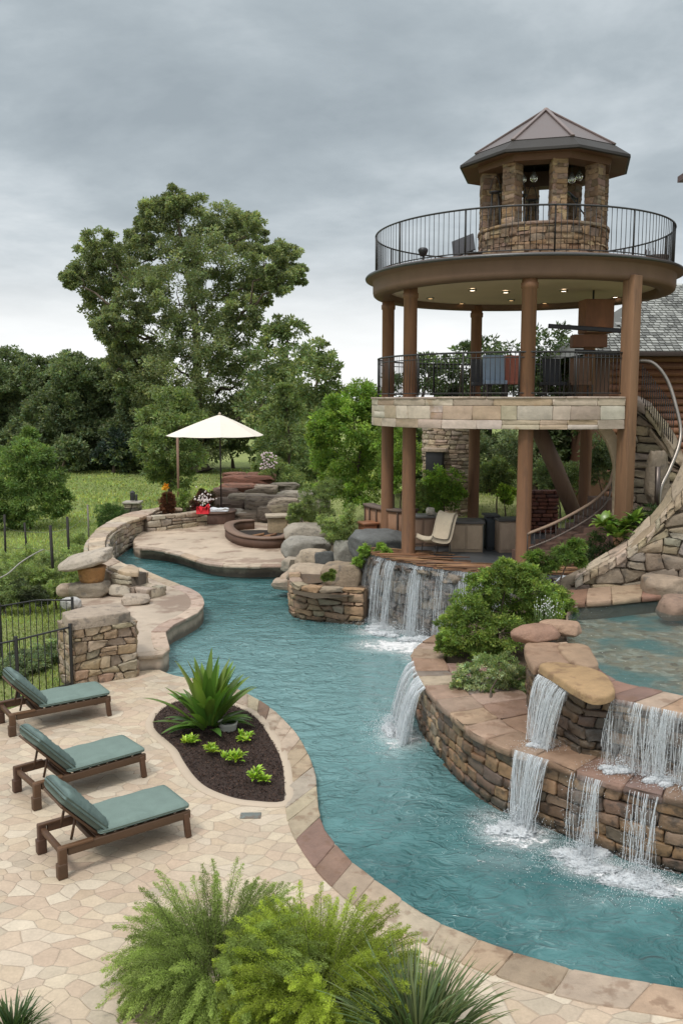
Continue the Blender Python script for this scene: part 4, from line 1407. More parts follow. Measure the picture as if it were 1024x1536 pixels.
deck_chair(742, 24.2, 'blue grey deck chair behind the middle deck railing, left of the front column', (.22, .28, .36), 6.02, 0, 1.05)
deck_chair(772, 24.4, 'faded red deck chair behind the middle deck railing beside the front column', (.36, .12, .08), 6.02, 0, 1.05)
deck_chair(722, 25.4, 'dark grey deck chair farther back on the middle deck near the back column', (.06, .06, .065), 6.02, 0, 1.0)
deck_chair(830, 25.0, 'black deck chair on the middle deck right of the front column', (.03, .03, .035), 6.02, .3, 1.0)
deck_chair(872, 24.8, 'brown deck chair on the middle deck near the corner post', (.14, .08, .05), 6.02, -.3, 1.0)

# patio ------------------------------------------------------------------
PR = 4.45
pat = [np.array([TC[0] + PR * math.cos(a), TC[1] + PR * math.sin(a), 0]) for a in np.linspace(0, 2 * math.pi, 90, endpoint=False)]
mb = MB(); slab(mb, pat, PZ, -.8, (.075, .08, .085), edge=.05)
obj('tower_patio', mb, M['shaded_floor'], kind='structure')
circ = Path([TC + 4.5 * np.array([math.cos(a), math.sin(a)]) for a in np.linspace(R(-20), R(-220), 120)])
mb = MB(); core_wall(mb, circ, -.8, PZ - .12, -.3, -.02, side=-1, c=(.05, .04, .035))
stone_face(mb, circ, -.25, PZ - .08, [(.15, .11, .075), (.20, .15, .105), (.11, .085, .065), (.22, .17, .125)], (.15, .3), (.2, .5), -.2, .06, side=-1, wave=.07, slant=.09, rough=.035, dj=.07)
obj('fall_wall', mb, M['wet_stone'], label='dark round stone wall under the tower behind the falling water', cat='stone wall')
# sticks along the rim
t_ = None
mb = MB()
for k in range(150):
    a = R(RS.uniform(-165, -60)); r = RS.uniform(3.75, 4.5)
    c = TC + r * np.array([math.cos(a), math.sin(a)])
    h = RS.uniform(.7, 1.4); dr = RS.normal(-.05, .09)
    dirv = np.array([math.cos(dr), math.sin(dr)])
    # keep the ends on the round
    A_, B_ = c - dirv * h, c + dirv * h
    for q_ in (A_, B_):
        l = np.linalg.norm(q_ - TC)
        if l > 4.56: q_[:] = TC + (q_ - TC) * 4.56 / l
    z = PZ + .015 + RS.uniform(0, .09)
    base = [(.26, .13, .065), (.20, .10, .05), (.33, .19, .10), (.13, .07, .04)][RS.randint(4)]
    tube(mb, [(A_[0], A_[1], z), ((A_[0] + B_[0]) / 2, (A_[1] + B_[1]) / 2 + RS.normal(0, .03), z + .015), (B_[0], B_[1], z)], [.013, .02, .012], 5, jit(base))
obj('stick_rim', mb, M['timber'], label='mat of long reddish brown sticks laid along the patio rim above the waterfall', cat='stick edging')

# bar counter and cabinets under the tower
def cabinet(name, label, cat, u0, u1, Y, h, dpt, rz, cb, ct, panels=2, group=None, over=.06, z=PZ):
    a = D(u0, 800, Y); b = D(u1, 800, Y); W = b[0] - a[0]; c = np.array([(a[0] + b[0]) / 2, Y + dpt / 2, z])
    t_ = thing(name, label, cat, tuple(c), group)
    mb = MB(); box(mb, c + [0, 0, h / 2], (W, dpt, h), rz, cb, .01); obj('cabinet_body', mb, M['timber'], t_)
    for k in range(panels):
        w_ = W / panels; off = -W / 2 + w_ * (k + .5); ca, sa = math.cos(rz), math.sin(rz)
        q_ = np.array([off * ca + (dpt / 2 + .008) * sa, off * sa - (dpt / 2 + .008) * ca])
        mb = MB(); box(mb, c + [q_[0], q_[1], h / 2 + .02], (w_ - .07, .03, h - .14), rz, np.array(cb) * 1.25, .01); obj('panel', mb, M['timber'], t_)
    mb = MB(); box(mb, c + [0, 0, h + .03], (W + 2 * over, dpt + 2 * over, .06), rz, ct, .012); obj('counter_top', mb, M['shaded_floor'], t_)
    return t_


cabinet('bar_counter', 'tan panelled bar counter with a dark top behind the cream patio chair', 'counter', 676, 726, 24.9, .82, .8, -.12, (.36, .27, .19), (.10, .09, .085), 2)
cabinet('back_counter', 'long low brown counter with a dark top running behind the cream patio chair', 'counter', 618, 682, 25.9, .85, .6, .05, (.20, .13, .09), (.12, .11, .10), 4)
cabinet('side_cabinet', 'narrow tan cabinet standing against the front column under the tower', 'cabinet', 747, 783, 24.8, .9, .6, .1, (.30, .22, .16), (.05, .045, .04), 1)
cabinet('glass_fridge', 'dark glass fronted fridge between the two tan cabinets under the tower', 'fridge', 729, 746, 25.3, .95, .55, 0, (.03, .035, .04), (.02, .02, .02), 1)
# brown planter walls on the left of the patio
pw = thing('planter_box', 'curved brown wooden planter wall behind the left back column of the tower', 'planter', tuple(D(572, 770, 28.4)))
pth = Path(smooth_open([D(547, 790, 28.6)[:2], D(556, 790, 28.0)[:2], D(575, 790, 27.3)[:2], D(605, 790, 26.8)[:2], D(625, 790, 27.2)[:2]], 6))
mb = MB()
core_wall(mb, pth, 1.5, 2.60, -.25, .02, side=1, c=(.26, .14, .08)); obj('planter_wall', mb, M['timber'], pw)
mb = MB(); core_wall(mb, pth, 2.60, 2.68, -.3, .07, side=1, c=(.13, .09, .07)); obj('planter_cap', mb, M['timber'], pw)
for k in range(6):
    s = pth.L * (k + .3) / 6; q_ = pth.at(s); tt = pth.tan(s); mb = MB(); box(mb, (q_[0] + tt[1] * .04, q_[1] - tt[0] * .04, 2.05), (.06, .05, 1.1), math.atan2(tt[1], tt[0]), (.10, .06, .04)); obj('batten', mb, M['timber'], pw)
cabinet('low_cabinet', 'small orange brown cabinet at the far left end of the tower patio', 'cabinet', 541, 562, 27.3, .45, .5, .4, (.30, .12, .06), (.28, .12, .06), 1, z=PZ)

# cream shell chair
p = D(655, 800, 24.3); p[2] = PZ
t_ = thing('patio_chair', 'cream moulded lounge chair with a high rounded back facing left on the dark patio', 'chair', tuple(p))
prof = smooth_open([(-.52, .50), (-.40, .42), (-.05, .34), (.16, .36), (.26, .52), (.34, .80), (.42, 1.02), (.47, 1.06)], 4)
mb = MB(); n = len(prof); wv = np.linspace(-.34, .34, 9); V = []
for (x, z) in prof:
    for w_ in wv: V.append((x, w_, z + .05 * (abs(w_) / .34) ** 2))
V = np.array(V); nrm = np.array([0, 0, 1.0])
T = np.gradient(np.array(prof), axis=0); T /= np.linalg.norm(T, axis=1, keepdims=True); Nn = np.stack([-T[:, 1], T[:, 0]], 1)
V2 = V.copy(); Nn9 = np.repeat(Nn, 9, 0); V2[:, 0] += Nn9[:, 0] * .13; V2[:, 2] += Nn9[:, 1] * .13
allV = np.concatenate([V, V2]); q = []; m = 9; o_ = n * m
for i in range(n - 1):
    for j in range(m - 1):
        a = i * m + j; q.append((a, a + m, a + m + 1, a + 1)); q.append((o_ + a, o_ + a + 1, o_ + a + m + 1, o_ + a + m))
for i in range(n - 1):
    for j in (0, m - 1):
        a = i * m + j; q.append((a, a + m, o_ + a + m, o_ + a))
for j in range(m - 1):
    for i in (0, n - 1):
        a = i * m + j; q.append((a, a + 1, o_ + a + 1, o_ + a))
ca, sa = math.cos(.62), math.sin(.62)
def rot_(V): return np.stack([V[:, 0] * ca - V[:, 1] * sa, V[:, 0] * sa + V[:, 1] * ca, V[:, 2]], 1)
mb.add(rot_(allV) + p, np.array(q), (.52, .44, .33)); obj('seat_shell', mb, M['fabric'], t_)
for sx, sy in ((-.3, -.25), (-.3, .25), (.25, -.25), (.25, .25)):
    a_ = rot_(np.array([[sx, sy, .36]]))[0] + p; b_ = rot_(np.array([[sx * 1.1, sy * 1.1, 0.0]]))[0] + p
    mb = MB(); tube(mb, [a_, b_], .016, 6, (.05, .045, .04)); obj('leg', mb, M['iron'], t_)
p = D(646, 772, 26.0)
mb = MB(); boulder(mb, (p[0], p[1], PZ + .85 + .19), (.26, .24, .26), (.5, .45, .38), 3)
obj('stone_vase', mb, M['plaster'], label='small round cream pot on the back counter beside the chair back', cat='pot')

# stair handrail on the right of the patio
hp = smooth_open([D(790, 801, 22.0), D(830, 785, 22.3), D(870, 764, 22.8), D(895, 747, 23.1), D(912, 728, 23.4), D(919, 705, 23.5)], 6)
lp = [a - np.array([0, 0, .38]) for a in hp]
t_ = thing('stair_railing', 'curved stair railing sweeping up from the front column to the corner post', 'railing', tuple(hp[0] - [0, 0, 1.0]))
mb = MB(); tube(mb, hp, .04, 8, (.30, .21, .15)); obj('handrail', mb, M['timber'], t_)
mb = MB(); tube(mb, lp, .022, 8, (.16, .13, .11)); obj('lower_rail', mb, M['iron'], t_)
P_ = Path(hp)
for s in np.arange(.05, P_.L, .17):
    a = P_.at(s); mb = MB(); tube(mb, [a, a - [0, 0, .42]], .011, 5, (.10, .09, .085)); obj('baluster', mb, M['iron'], t_)
mb = MB(); tube(mb, [D(790, 800, 22.0), D(790, 800, 22.0) - [0, 0, 1.0]], .03, 6, (.03, .03, .03)); obj('newel_post', mb, M['iron'], t_)
# stair flight below it
st = thing('patio_stair', 'dark brown stair flight climbing behind the leafy shrub to the corner post', 'stair', tuple(D(850, 840, 22.6)))
for k in range(9):
    a = P_.at(P_.L * (k + .5) / 9); mb = MB(); zt = a[2] - .62
    box(mb, (a[0], a[1] + .55, (zt + PZ - .3) / 2), (.46, 1.1, zt - PZ + .3), .2, (.13, .075, .055), .01); obj('step', mb, M['timber'], st)
# ------------------------------------------------------------------ right edge: second stair wall, tube rail, house
bwf = smooth_open([D(935, 590, 25.4)[:2], D(960, 600, 25.0)[:2], D(990, 640, 24.6)[:2], D(1020, 690, 24.2)[:2], D(1070, 700, 23.9)[:2]], 6)
bp2 = Path(bwf)
ztab = [(0, zat(950, 592, 25.2)), (.25, zat(962, 606, 25)), (.45, zat(982, 640, 24.7)), (.62, zat(1000, 678, 24.4)), (.75, zat(1012, 700, 24.2)), (1, zat(1040, 720, 24))]
zb2 = lambda s: np.interp(np.asarray(s) / bp2.L, [a for a, b in ztab], [b for a, b in ztab]) - .14
t_ = thing('stepped_wall', 'brown coursed stone wall with a curved pale coping descending behind the corner post', 'stone wall', (bwf[6][0], bwf[6][1], 1.9))
mb = MB(); core_wall(mb, bp2, 1.5, zb2, -.35, -.05, side=1, c=(.08, .06, .05))
stone_face(mb, bp2, 1.6, zb2, [(.30, .23, .165), (.35, .275, .195), (.25, .19, .14), (.31, .25, .19)], (.2, .3), (.5, 1.1), -.2, .04, side=1, wave=.03, gap=.02, rough=.02)
obj('wall_stones', mb, M['stone'], t_)
A = []; B = []
for s in np.linspace(0, bp2.L, 40):
    p = bp2.at(s); tt = bp2.tan(s); nn = np.array([tt[1], -tt[0]]); z = float(zb2(s)) + .15
    A.append(np.array([*(p + nn * .12), z])); B.append(np.array([*(p - nn * .45), z + .05]))
mb = MB(); ribbon_stones(mb, A, B, .24, (.45, .8), [(.44, .36, .26), (.40, .32, .23)], gap=.012, rough=.012); obj('wall_coping', mb, M['cap'], t_)

# big tube handrail
rp = smooth_open([D(958, 541, 23.8), D(975, 543, 23.7), D(990, 555, 23.6), D(1003, 577, 23.5), D(1013, 610, 23.3), D(1020, 645, 23.1), D(1016, 672, 22.9), D(1003, 705, 22.7), D(991, 730, 22.5), D(986, 760, 22.4)], 6)
t_ = thing('tube_handrail', 'big curved grey metal tube handrail looping beside the house', 'railing', tuple(rp[-1]))
mb = MB(); tube(mb, rp, .05, 10, (.30, .27, .24)); obj('handrail', mb, M['metal'], t_)
P_ = Path(rp)
for k in range(16):
    u = 962 + k * 3.3; a = D(u, 580, 24.4)
    zt = zat(u, 548 + k * 4, 24.4); zb_ = zat(u, min(606 + k * 5.2, 690), 24.4)
    mb = MB(); tube(mb, [(a[0], a[1], zt), (a[0], a[1], zb_ + .12)], .013, 5, (.03, .03, .03)); obj('baluster', mb, M['iron'], t_)
mb = MB(); tube(mb, [D(986, 700, 22.4), D(984, 775, 22.4)], .07, 8, (.12, .10, .09)); obj('rail_foot', mb, M['metal'], t_)
mb = MB(); boulder(mb, D(985, 718, 23.2), (.5, .5, 1.7), (.24, .195, .145), 21, amp=.3)
obj('standing_rock', mb, M['boulder'], label='tall slim grey rock standing inside the loop of the tube handrail', cat='rock')

# house -------------------------------------------------------------
hY = 33.0
ez = zat(980, 528, hY)
hx0 = D(905, 528, hY)[0]
t_ = thing('house', 'brown log and stone house with a steep grey shingled roof behind the tower', 'house', (hx0 + 6, hY + 4, 1.6))
mb = MB(); box(mb, (hx0 + 7.1, hY + 5.2, (ez + 1) / 2), (13, 8.5, ez - 1), 0, (.16, .08, .05), .02)
hw = obj('wall', mb, M['timber'], t_)
mb = MB()
for k in range(int((ez - 1.5) / .27)):
    z = 1.6 + k * .27
    tube(mb, [(hx0 + .55, hY + .93, z), (hx0 + 13.5, hY + .93, z)], .14, 8, jit((.25, .12, .07), .2))
obj('log_siding', mb, M['timber'], hw)
# hip roof made of shingles
rz_ = zat(1000, 424, hY + 4.6)
e1 = np.array([hx0 - .5, hY - .2, ez]); e2 = np.array([hx0 + 14, hY - .2, ez]); r1 = np.array([hx0 + 3.6, hY + 4.9, rz_]); r2 = np.array([hx0 + 12, hY + 4.9, rz_])
eb = np.array([hx0 - .5, hY + 10.2, ez])
mb = MB(); mb.add(np.array([e1, e2, r2, r1, eb, eb + [14.5, 0, 0]]) - [0, 0, .03], [[0, 1, 2, 3], [4, 0, 3], [5, 4, 3, 2]], (.10, .10, .09)); rf = obj('roof', mb, M['shingle'], t_, smooth=False)
mb = MB()
def shingles(o, ex, up, L, Hh, taper0, clipx=None):
    ex = np.array(ex, float); up = np.array(up, float); nn = np.cross(ex, up); nn /= np.linalg.norm(nn)
    if nn[2] < 0: nn = -nn
    rows = int(Hh / .21); V = []; Q = []; C = []
    for r in range(rows):
        x = -RS.rand() * .2; y0 = r * .21
        while x < L:
            w_ = RS.uniform(.16, .30); lim = taper0 * (y0 / Hh)
            if x > lim - .05 and (clipx is None or x < clipx):
                a = o + ex * x + up * (y0 - .03 * RS.rand()) + nn * .055; b = a + ex * (w_ - .03); c = o + ex * (x + w_ - .03) + up * (y0 + .28) + nn * .004; d_ = o + ex * x + up * (y0 + .28) + nn * .004
                n0 = len(V); V += [a, b, c, d_, a - nn * .05, b - nn * .05]; Q += [(n0, n0 + 1, n0 + 2, n0 + 3), (n0 + 4, n0 + 5, n0 + 1, n0)]
                k = RS.uniform(.5, 1.6); C += [np.array([.23, .235, .22]) * k] * 6
            x += w_
    mb.add(np.array(V), np.array(Q), np.clip(np.array(C), 0, 1))
up = (r1 - np.array([r1[0], e1[1], e1[2]])); Hh = np.linalg.norm(up); up /= Hh
shingles(e1, (1, 0, 0), up, 14.5, Hh, r1[0] - e1[0], 9)
up = (r1 - np.array([e1[0], r1[1], e1[2]])); Hh = np.linalg.norm(up); up /= Hh
obj('shingles', mb, M['shingle'], rf, smooth=False)
mb = MB(); box(mb, ((e1[0] + e2[0]) / 2, e1[1] - .02, ez - .08), (14.6, .1, .16), 0, (.05, .035, .03)); obj('eave_board', mb, M['timber'], rf)
mb = MB(); box(mb, ((e1[0] + e2[0]) / 2, e1[1] + .5, ez - .12), (14.4, 1.1, .04), 0, (.08, .05, .04)); obj('soffit', mb, M['timber'], rf)

# neighbouring turret of which only the eave corner shows
tx = D(1015, 273, 25.5)
t_ = thing('turret', 'dark eave corner of a roof poking in from the right edge near the terrace', 'building', (tx[0] + 2.4, 25.2, 1.8))
mb = MB(); box(mb, (tx[0] + 2.7, 24.5, (tx[2] + 1.2) / 2), (3.2, 1.5, tx[2] - 1.2), 0, (.25, .16, .11)); obj('wall', mb, M['stone'], t_)
mb = MB(); c = np.array([tx[0] + 2.6, 24.5]); n = 4
ring = [np.array([c[0] + 2.6 * a, c[1] + 1.0 * b, tx[2] - .02]) for a, b in ((-1, -1), (1, -1), (1, 1), (-1, 1))]
V = np.array(ring + [r_ + [0, 0, .16] for r_ in ring] + [np.array([*c, tx[2] + 1.9])])
mb.add(V, [[3, 2, 1, 0], [0, 1, 5, 4], [1, 2, 6, 5], [2, 3, 7, 6], [3, 0, 4, 7], [4, 5, 8], [5, 6, 8], [6, 7, 8], [7, 4, 8]], (.12, .055, .045)); obj('roof', mb, M['copper'], t_, smooth=False)

# boulders by the upper pool
for i, (u, v, Y, sz, c, lab) in enumerate([(1000, 886, 18.9, (1.0, .9, .75), (.34, .26, .19), 'large tan boulder at the right end of the back pool coping'), (1018, 912, 17.7, (.8, .7, .55), (.28, .19, .14), 'reddish boulder sitting in the upper pool edge below the larger tan one')]):
    mb = MB(); boulder(mb, D(u, v, Y), sz, c, 31 + i, amp=.18); obj('boulder', mb, M['boulder'], label=lab, cat='boulder')
# arched flat stone like a saddle at the left of the upper pool + overlapping slabs
ZU = UZ + .04
sd_ = [((788, 955), (836, 932), (845, 938), (818, 954), (800, 968)), ]
p = D(802, 948, 15.9); q_ = G(815, 948, UZ + .2)
mb = MB(); boulder(mb, G(803, 954, UZ + .1) + [0, 0, .04], (.85, .5, .3), (.27, .16, .11), 51, rz=.5, amp=.15)
obj('rim_rock', mb, M['cap'], label='reddish brown flat rock on the upper pool corner, left half of a pair', cat='rock', kind='thing')
mb = MB(); boulder(mb, G(838, 946, UZ + .1) + [0, 0, .04], (.7, .5, .28), (.38, .25, .17), 52, rz=-.2, amp=.15)
obj('rim_rock', mb, M['cap'], label='tan flat rock on the upper pool corner, right half of a pair', cat='rock', kind='thing')
for i, (px, zt, c, lab) in enumerate([
    ([(786, 966), (800, 962), (838, 964), (846, 975), (860, 990), (838, 996), (818, 992), (801, 1001), (790, 985)], ZU + .03, (.29, .19, .125), 'brown flat slab next to the pair of rim rocks on the upper pool'),
    ([(836, 966), (862, 964), (882, 968), (890, 980), (897, 995), (880, 999), (862, 994), (846, 984)], ZU + .07, (.33, .225, .145), 'tan flat slab reaching over the upper pool water'),
    ([(808, 996), (832, 992), (862, 996), (890, 1002), (910, 1012), (922, 1032), (912, 1042), (888, 1044), (862, 1032), (835, 1015)], ZU + .12, (.36, .235, .12), 'large amber rounded slab from which the tallest waterfall drops')]):
    mb = MB(); slab(mb, smooth_closed(GL(px, zt), 5), zt, zt - .12, c, edge=.04); obj('flat_slab', mb, M['cap'], label=lab, cat='stone slab', kind='thing')

# waterfalls -------------------------------------------------------------
def fall(name, label, lipA, lipB, out, z0, z1, throw, n_str, dens=1.0, edge=.10, strand=.006, seed=0, breakup=.35, group=None, curtain=True, conv=0.0, clus=0):
    """lipA, lipB: ends of the lip (list of points along the lip); out: 2D direction of the throw"""
    lp = Path([np.array(p[:2]) for p in lipA]) if lipB is None else Path([np.array(lipA[:2]), np.array(lipB[:2])])
    rs = np.random.RandomState(seed + 5)
    mid = lp.at(lp.L / 2)
    t_ = thing(name, label, 'waterfall', (mid[0], mid[1], z1), group)
    H_ = z0 - z1

    cl_c = rs.uniform(.04, .96, max(clus, 1)) * lp.L

    def pick_s(n):
        if not clus: return rs.uniform(0, lp.L, n)
        return np.clip(cl_c[rs.randint(0, clus, n)] + rs.normal(0, lp.L * .28 / clus, n), 0, lp.L)

    def pos(s, f, extra=1.0):
        s = lp.L * .42 + (s - lp.L * .42) * (1 - conv * f)
        p = lp.at(s)
        if out is None:
            tt = lp.tan(s); o = np.stack([tt[..., 1], -tt[..., 0]], -1)
        else:
            o = np.array(out)
        d = throw * extra * np.sqrt(np.maximum(f, 0)) + .02
        return p + o * (d[..., None] if np.ndim(d) else d), z0 + .01 - H_ * f
    if curtain:
        mb = MB(); ns = max(6, int(lp.L / .05)); nz = 18; V = []; C = []
        for layer in range(2):
            for i in range(nz + 1):
                f = i / nz; s = np.linspace(0, lp.L, ns); pp, z = pos(s, np.full(ns, f), 1 + .12 * layer)
                V.append(np.column_stack([pp + rs.normal(0, .008, pp.shape), np.full(ns, z)]))
                ed = np.minimum(s, lp.L - s) / max(edge, 1e-3)
                C.append(np.column_stack([(s + 3 * layer + seed * 1.7) * .5 / 1.0 % 7, np.full(ns, f * H_ * .8 + layer * .5 + seed * .31), np.clip(ed, 0, 1) * (dens)]))
        V = np.concatenate(V); C = np.concatenate(C); Q = []
        for layer in range(2):
            for i in range(nz):
                for j in range(ns - 1):
                    a = layer * (nz + 1) * ns + i * ns + j; Q.append((a, a + ns, a + ns + 1, a + 1))
        mb.add(V, np.array(Q), C); obj('water_curtain', mb, M['fall'], t_)
    mb = MB()
    for k in range(n_str):
        s = pick_s(1)[0]; ex = rs.uniform(.75, 1.35)
        f0 = 0 if rs.rand() < .5 else rs.uniform(0, .6); f1 = 1 if rs.rand() < .6 else rs.uniform(f0 + .1, 1)
        ff = np.linspace(f0, f1, 10); drift = rs.normal(0, .02)
        pts = []
        for f in ff:
            pp, z = pos(np.array(s + drift * f * 3), np.array(f), ex)
            pts.append((pp[0] + rs.normal(0, .006) * f, pp[1] + rs.normal(0, .006) * f, z))
        r_ = strand * rs.uniform(.25, .95)
        tube(mb, pts, r_ * rs.uniform(.5, 1.3, 10), 4, (1, 1, 1), caps=False)
    # drops shaken off the strands
    nd = int(n_str * 6 * breakup)
    if nd:
        s = pick_s(nd); f = rs.rand(nd) ** .7; pp, z = pos(s, f, 1.1)
        c = np.column_stack([pp + rs.normal(0, .045, pp.shape), z + rs.normal(0, .02, nd)])
        drops(mb, c, rs.uniform(.002, .007, nd))
    obj('water_strands', mb, M['spray'], t_)
    return t_, lp


OCT_P = np.array([(1, 0, 0), (-1, 0, 0), (0, 1, 0), (0, -1, 0), (0, 0, 1), (0, 0, -1)], float)
OCT_F = np.array([(0, 2, 4), (2, 1, 4), (1, 3, 4), (3, 0, 4), (2, 0, 5), (1, 2, 5), (3, 1, 5), (0, 3, 5)])


def drops(mb, c, r):
    n = len(c)
    V = (c[:, None, :] + OCT_P[None] * r[:, None, None]).reshape(-1, 3)
    Fc = (OCT_F[None] + (np.arange(n) * 6)[:, None, None]).reshape(-1, 3)
    mb.add(V, Fc, (1, 1, 1))


def splash(parent, c, rx, ry, h, n, z, seed=0):
    rs = np.random.RandomState(seed)
    a = rs.uniform(0, 2 * math.pi, n); q = np.abs(rs.normal(0, .5, n))
    x = c[0] + rx * q * np.cos(a); y = c[1] + ry * q * np.sin(a)
    hh = h * np.exp(-q * 2.2) * rs.rand(n) ** 1.6
    mb = MB(); drops(mb, np.column_stack([x, y, z + hh]), rs.uniform(.002, .008, n) * (1.25 - .5 * np.minimum(q, 1)))
    # churned mound of foam
    P = SPH_P * np.array([rx * .42, ry * .42, h * .32])
    d = np.array([mnoise.noise(Vector(p * 6)) * .6 + mnoise.noise(Vector(p * 17)) * .35 for p in SPH_P + seed])
    for k in range(7):
        aa = rs.uniform(0, 6.3); q = rs.uniform(0, .4)
        Pk = SPH_P * (1 + d[:, None]) * np.array([rx * .16, ry * .16, h * .18]) * rs.uniform(.6, 1.2)
        mb.add(Pk + np.array([c[0] + rx * q * math.cos(aa), c[1] + ry * q * math.sin(aa), z]), SPH_Q, (1, 1, 1))
    obj('foam', mb, M['spray'], parent, kind='stuff')


# tallest fall off the amber slab
a, b = G(806, 1009, UZ + .05), G(860, 1036, UZ + .05)
dv = (b - a)[:2]; o = np.array([dv[1], -dv[0]]); o /= np.linalg.norm(o)
t_, lp = fall('waterfall', 'upper waterfall dropping from the amber slab onto the stone ledge', a, b, o, UZ + .03, LZ + .05, .22, 150, .95, seed=1, strand=.006, conv=.35, clus=14)
m = lp.at(lp.L / 2) + o * .24; splash(t_, m, .42, .3, .22, 500, LZ + .05, 1)
# its second stage into the river
a, b = G(770, 1124, LZ + .05), G(826, 1141, LZ + .05)
dv = (b - a)[:2]; o = np.array([dv[1], -dv[0]]); o /= np.linalg.norm(o)
t_, lp = fall('waterfall', 'waterfall below the amber slab, running from the ledge into the river pool', a, b, o, LZ + .05, WZ, .2, 150, .85, seed=2, strand=.006, conv=.45, clus=12)
m = lp.at(lp.L * .4) + o * .28; splash(t_, m, 1.0, .8, .42, 2600, WZ, 2)
# broad curtain at the right
pts = [G(u, v, UZ + .02) for u, v in ((911, 1046), (950, 1054), (985, 1062), (1030, 1071), (1080, 1081))]
t_, lp = fall('waterfall', 'broad veil of water falling from the upper pool coping at the right', pts, None, None, UZ + .02, LZ + .05, .16, 200, .5, seed=3, strand=.005, clus=17, breakup=1.2)
for f in (.12, .5, .85): m = lp.at(lp.L * f); splash(t_, m + np.array([-.05, -.22]), .6, .35, .22, 600, LZ + .05, 30 + int(f * 10))
# thin falls from the ledge
for k, (u0, v0, u1, v1, n_, de, lab) in enumerate([(858, 1158, 912, 1173, 46, .17, 'thin broken waterfall off the ledge right of the amber slab falls'), (945, 1184, 1000, 1198, 40, .12, 'thin trickling waterfall off the ledge nearest the right edge of the scene')]):
    a, b = G(u0, v0, LZ + .04), G(u1, v1, LZ + .04); dv = (b - a)[:2]; o = np.array([dv[1], -dv[0]]); o /= np.linalg.norm(o)
    t_, lp = fall('waterfall', lab, a, b, o, LZ + .03, WZ, .2, n_, de, seed=5 + k, strand=.005, breakup=2.5, clus=5, conv=.15)
    m = lp.at(lp.L * .5) + o * .25; splash(t_, m, 1.0, .6, .3, 2000, WZ, 50 + k)
    m = lp.at(lp.L * 1.2) + o * .4; splash(t_, m, .9, .5, .2, 1200, WZ, 60 + k)
# left end of the ledge
pts = [G(u, v, LZ + .04) for u, v in ((640, 1034), (631, 1019), (624, 1005), (621, 990))]
t_, lp = fall('waterfall', 'white waterfall pouring off the far left tip of the stone ledge', pts[::-1], None, None, LZ + .04, WZ, .34, 260, .95, seed=8, strand=.008, clus=14, breakup=1.5)
m = lp.at(lp.L * .5) + np.array([-.55, -.05]); splash(t_, m, .55, 1.1, .35, 2400, WZ, 80)
# tower waterfall: long curved lip
al = np.linspace(R(-170), R(-100), 26)
pts = [TC + 4.48 * np.array([math.cos(a), math.sin(a)]) for a in al]
t_, lp = fall('waterfall', 'wide curved waterfall spilling over the stick rim of the tower patio', pts, None, None, PZ + .0, WZ, .28, 300, .42, seed=9, strand=.007, clus=17, breakup=2.0)
for k, f in enumerate((.15, .3, .45, .6, .75, .9)): m = lp.at(lp.L * f); tt = lp.tan(lp.L * f); splash(t_, m + np.array([tt[1], -tt[0]]) * .45, 1.3, .8, .4, 1500, WZ, 90 + k)
# slanting stream right of it
pts = [TC + 4.48 * np.array([math.cos(a), math.sin(a)]) for a in np.linspace(R(-86), R(-72), 8)]
t_, lp = fall('waterfall', 'narrower slanting waterfall right of the curved one, beside the big shrub', [p + np.array([0, 0]) for p in pts], None, np.array([-.75, -.66]), PZ + .0, WZ, 1.1, 260, .8, seed=10, strand=.009, clus=12, breakup=1.5)
m = lp.at(lp.L * .5) + np.array([-.85, -.75]); splash(t_, m, 1.2, .9, .35, 2400, WZ, 101)
# ------------------------------------------------------------------ sun loungers
WOODC = (.085, .045, .026)
CUSH = (.155, .215, .19)


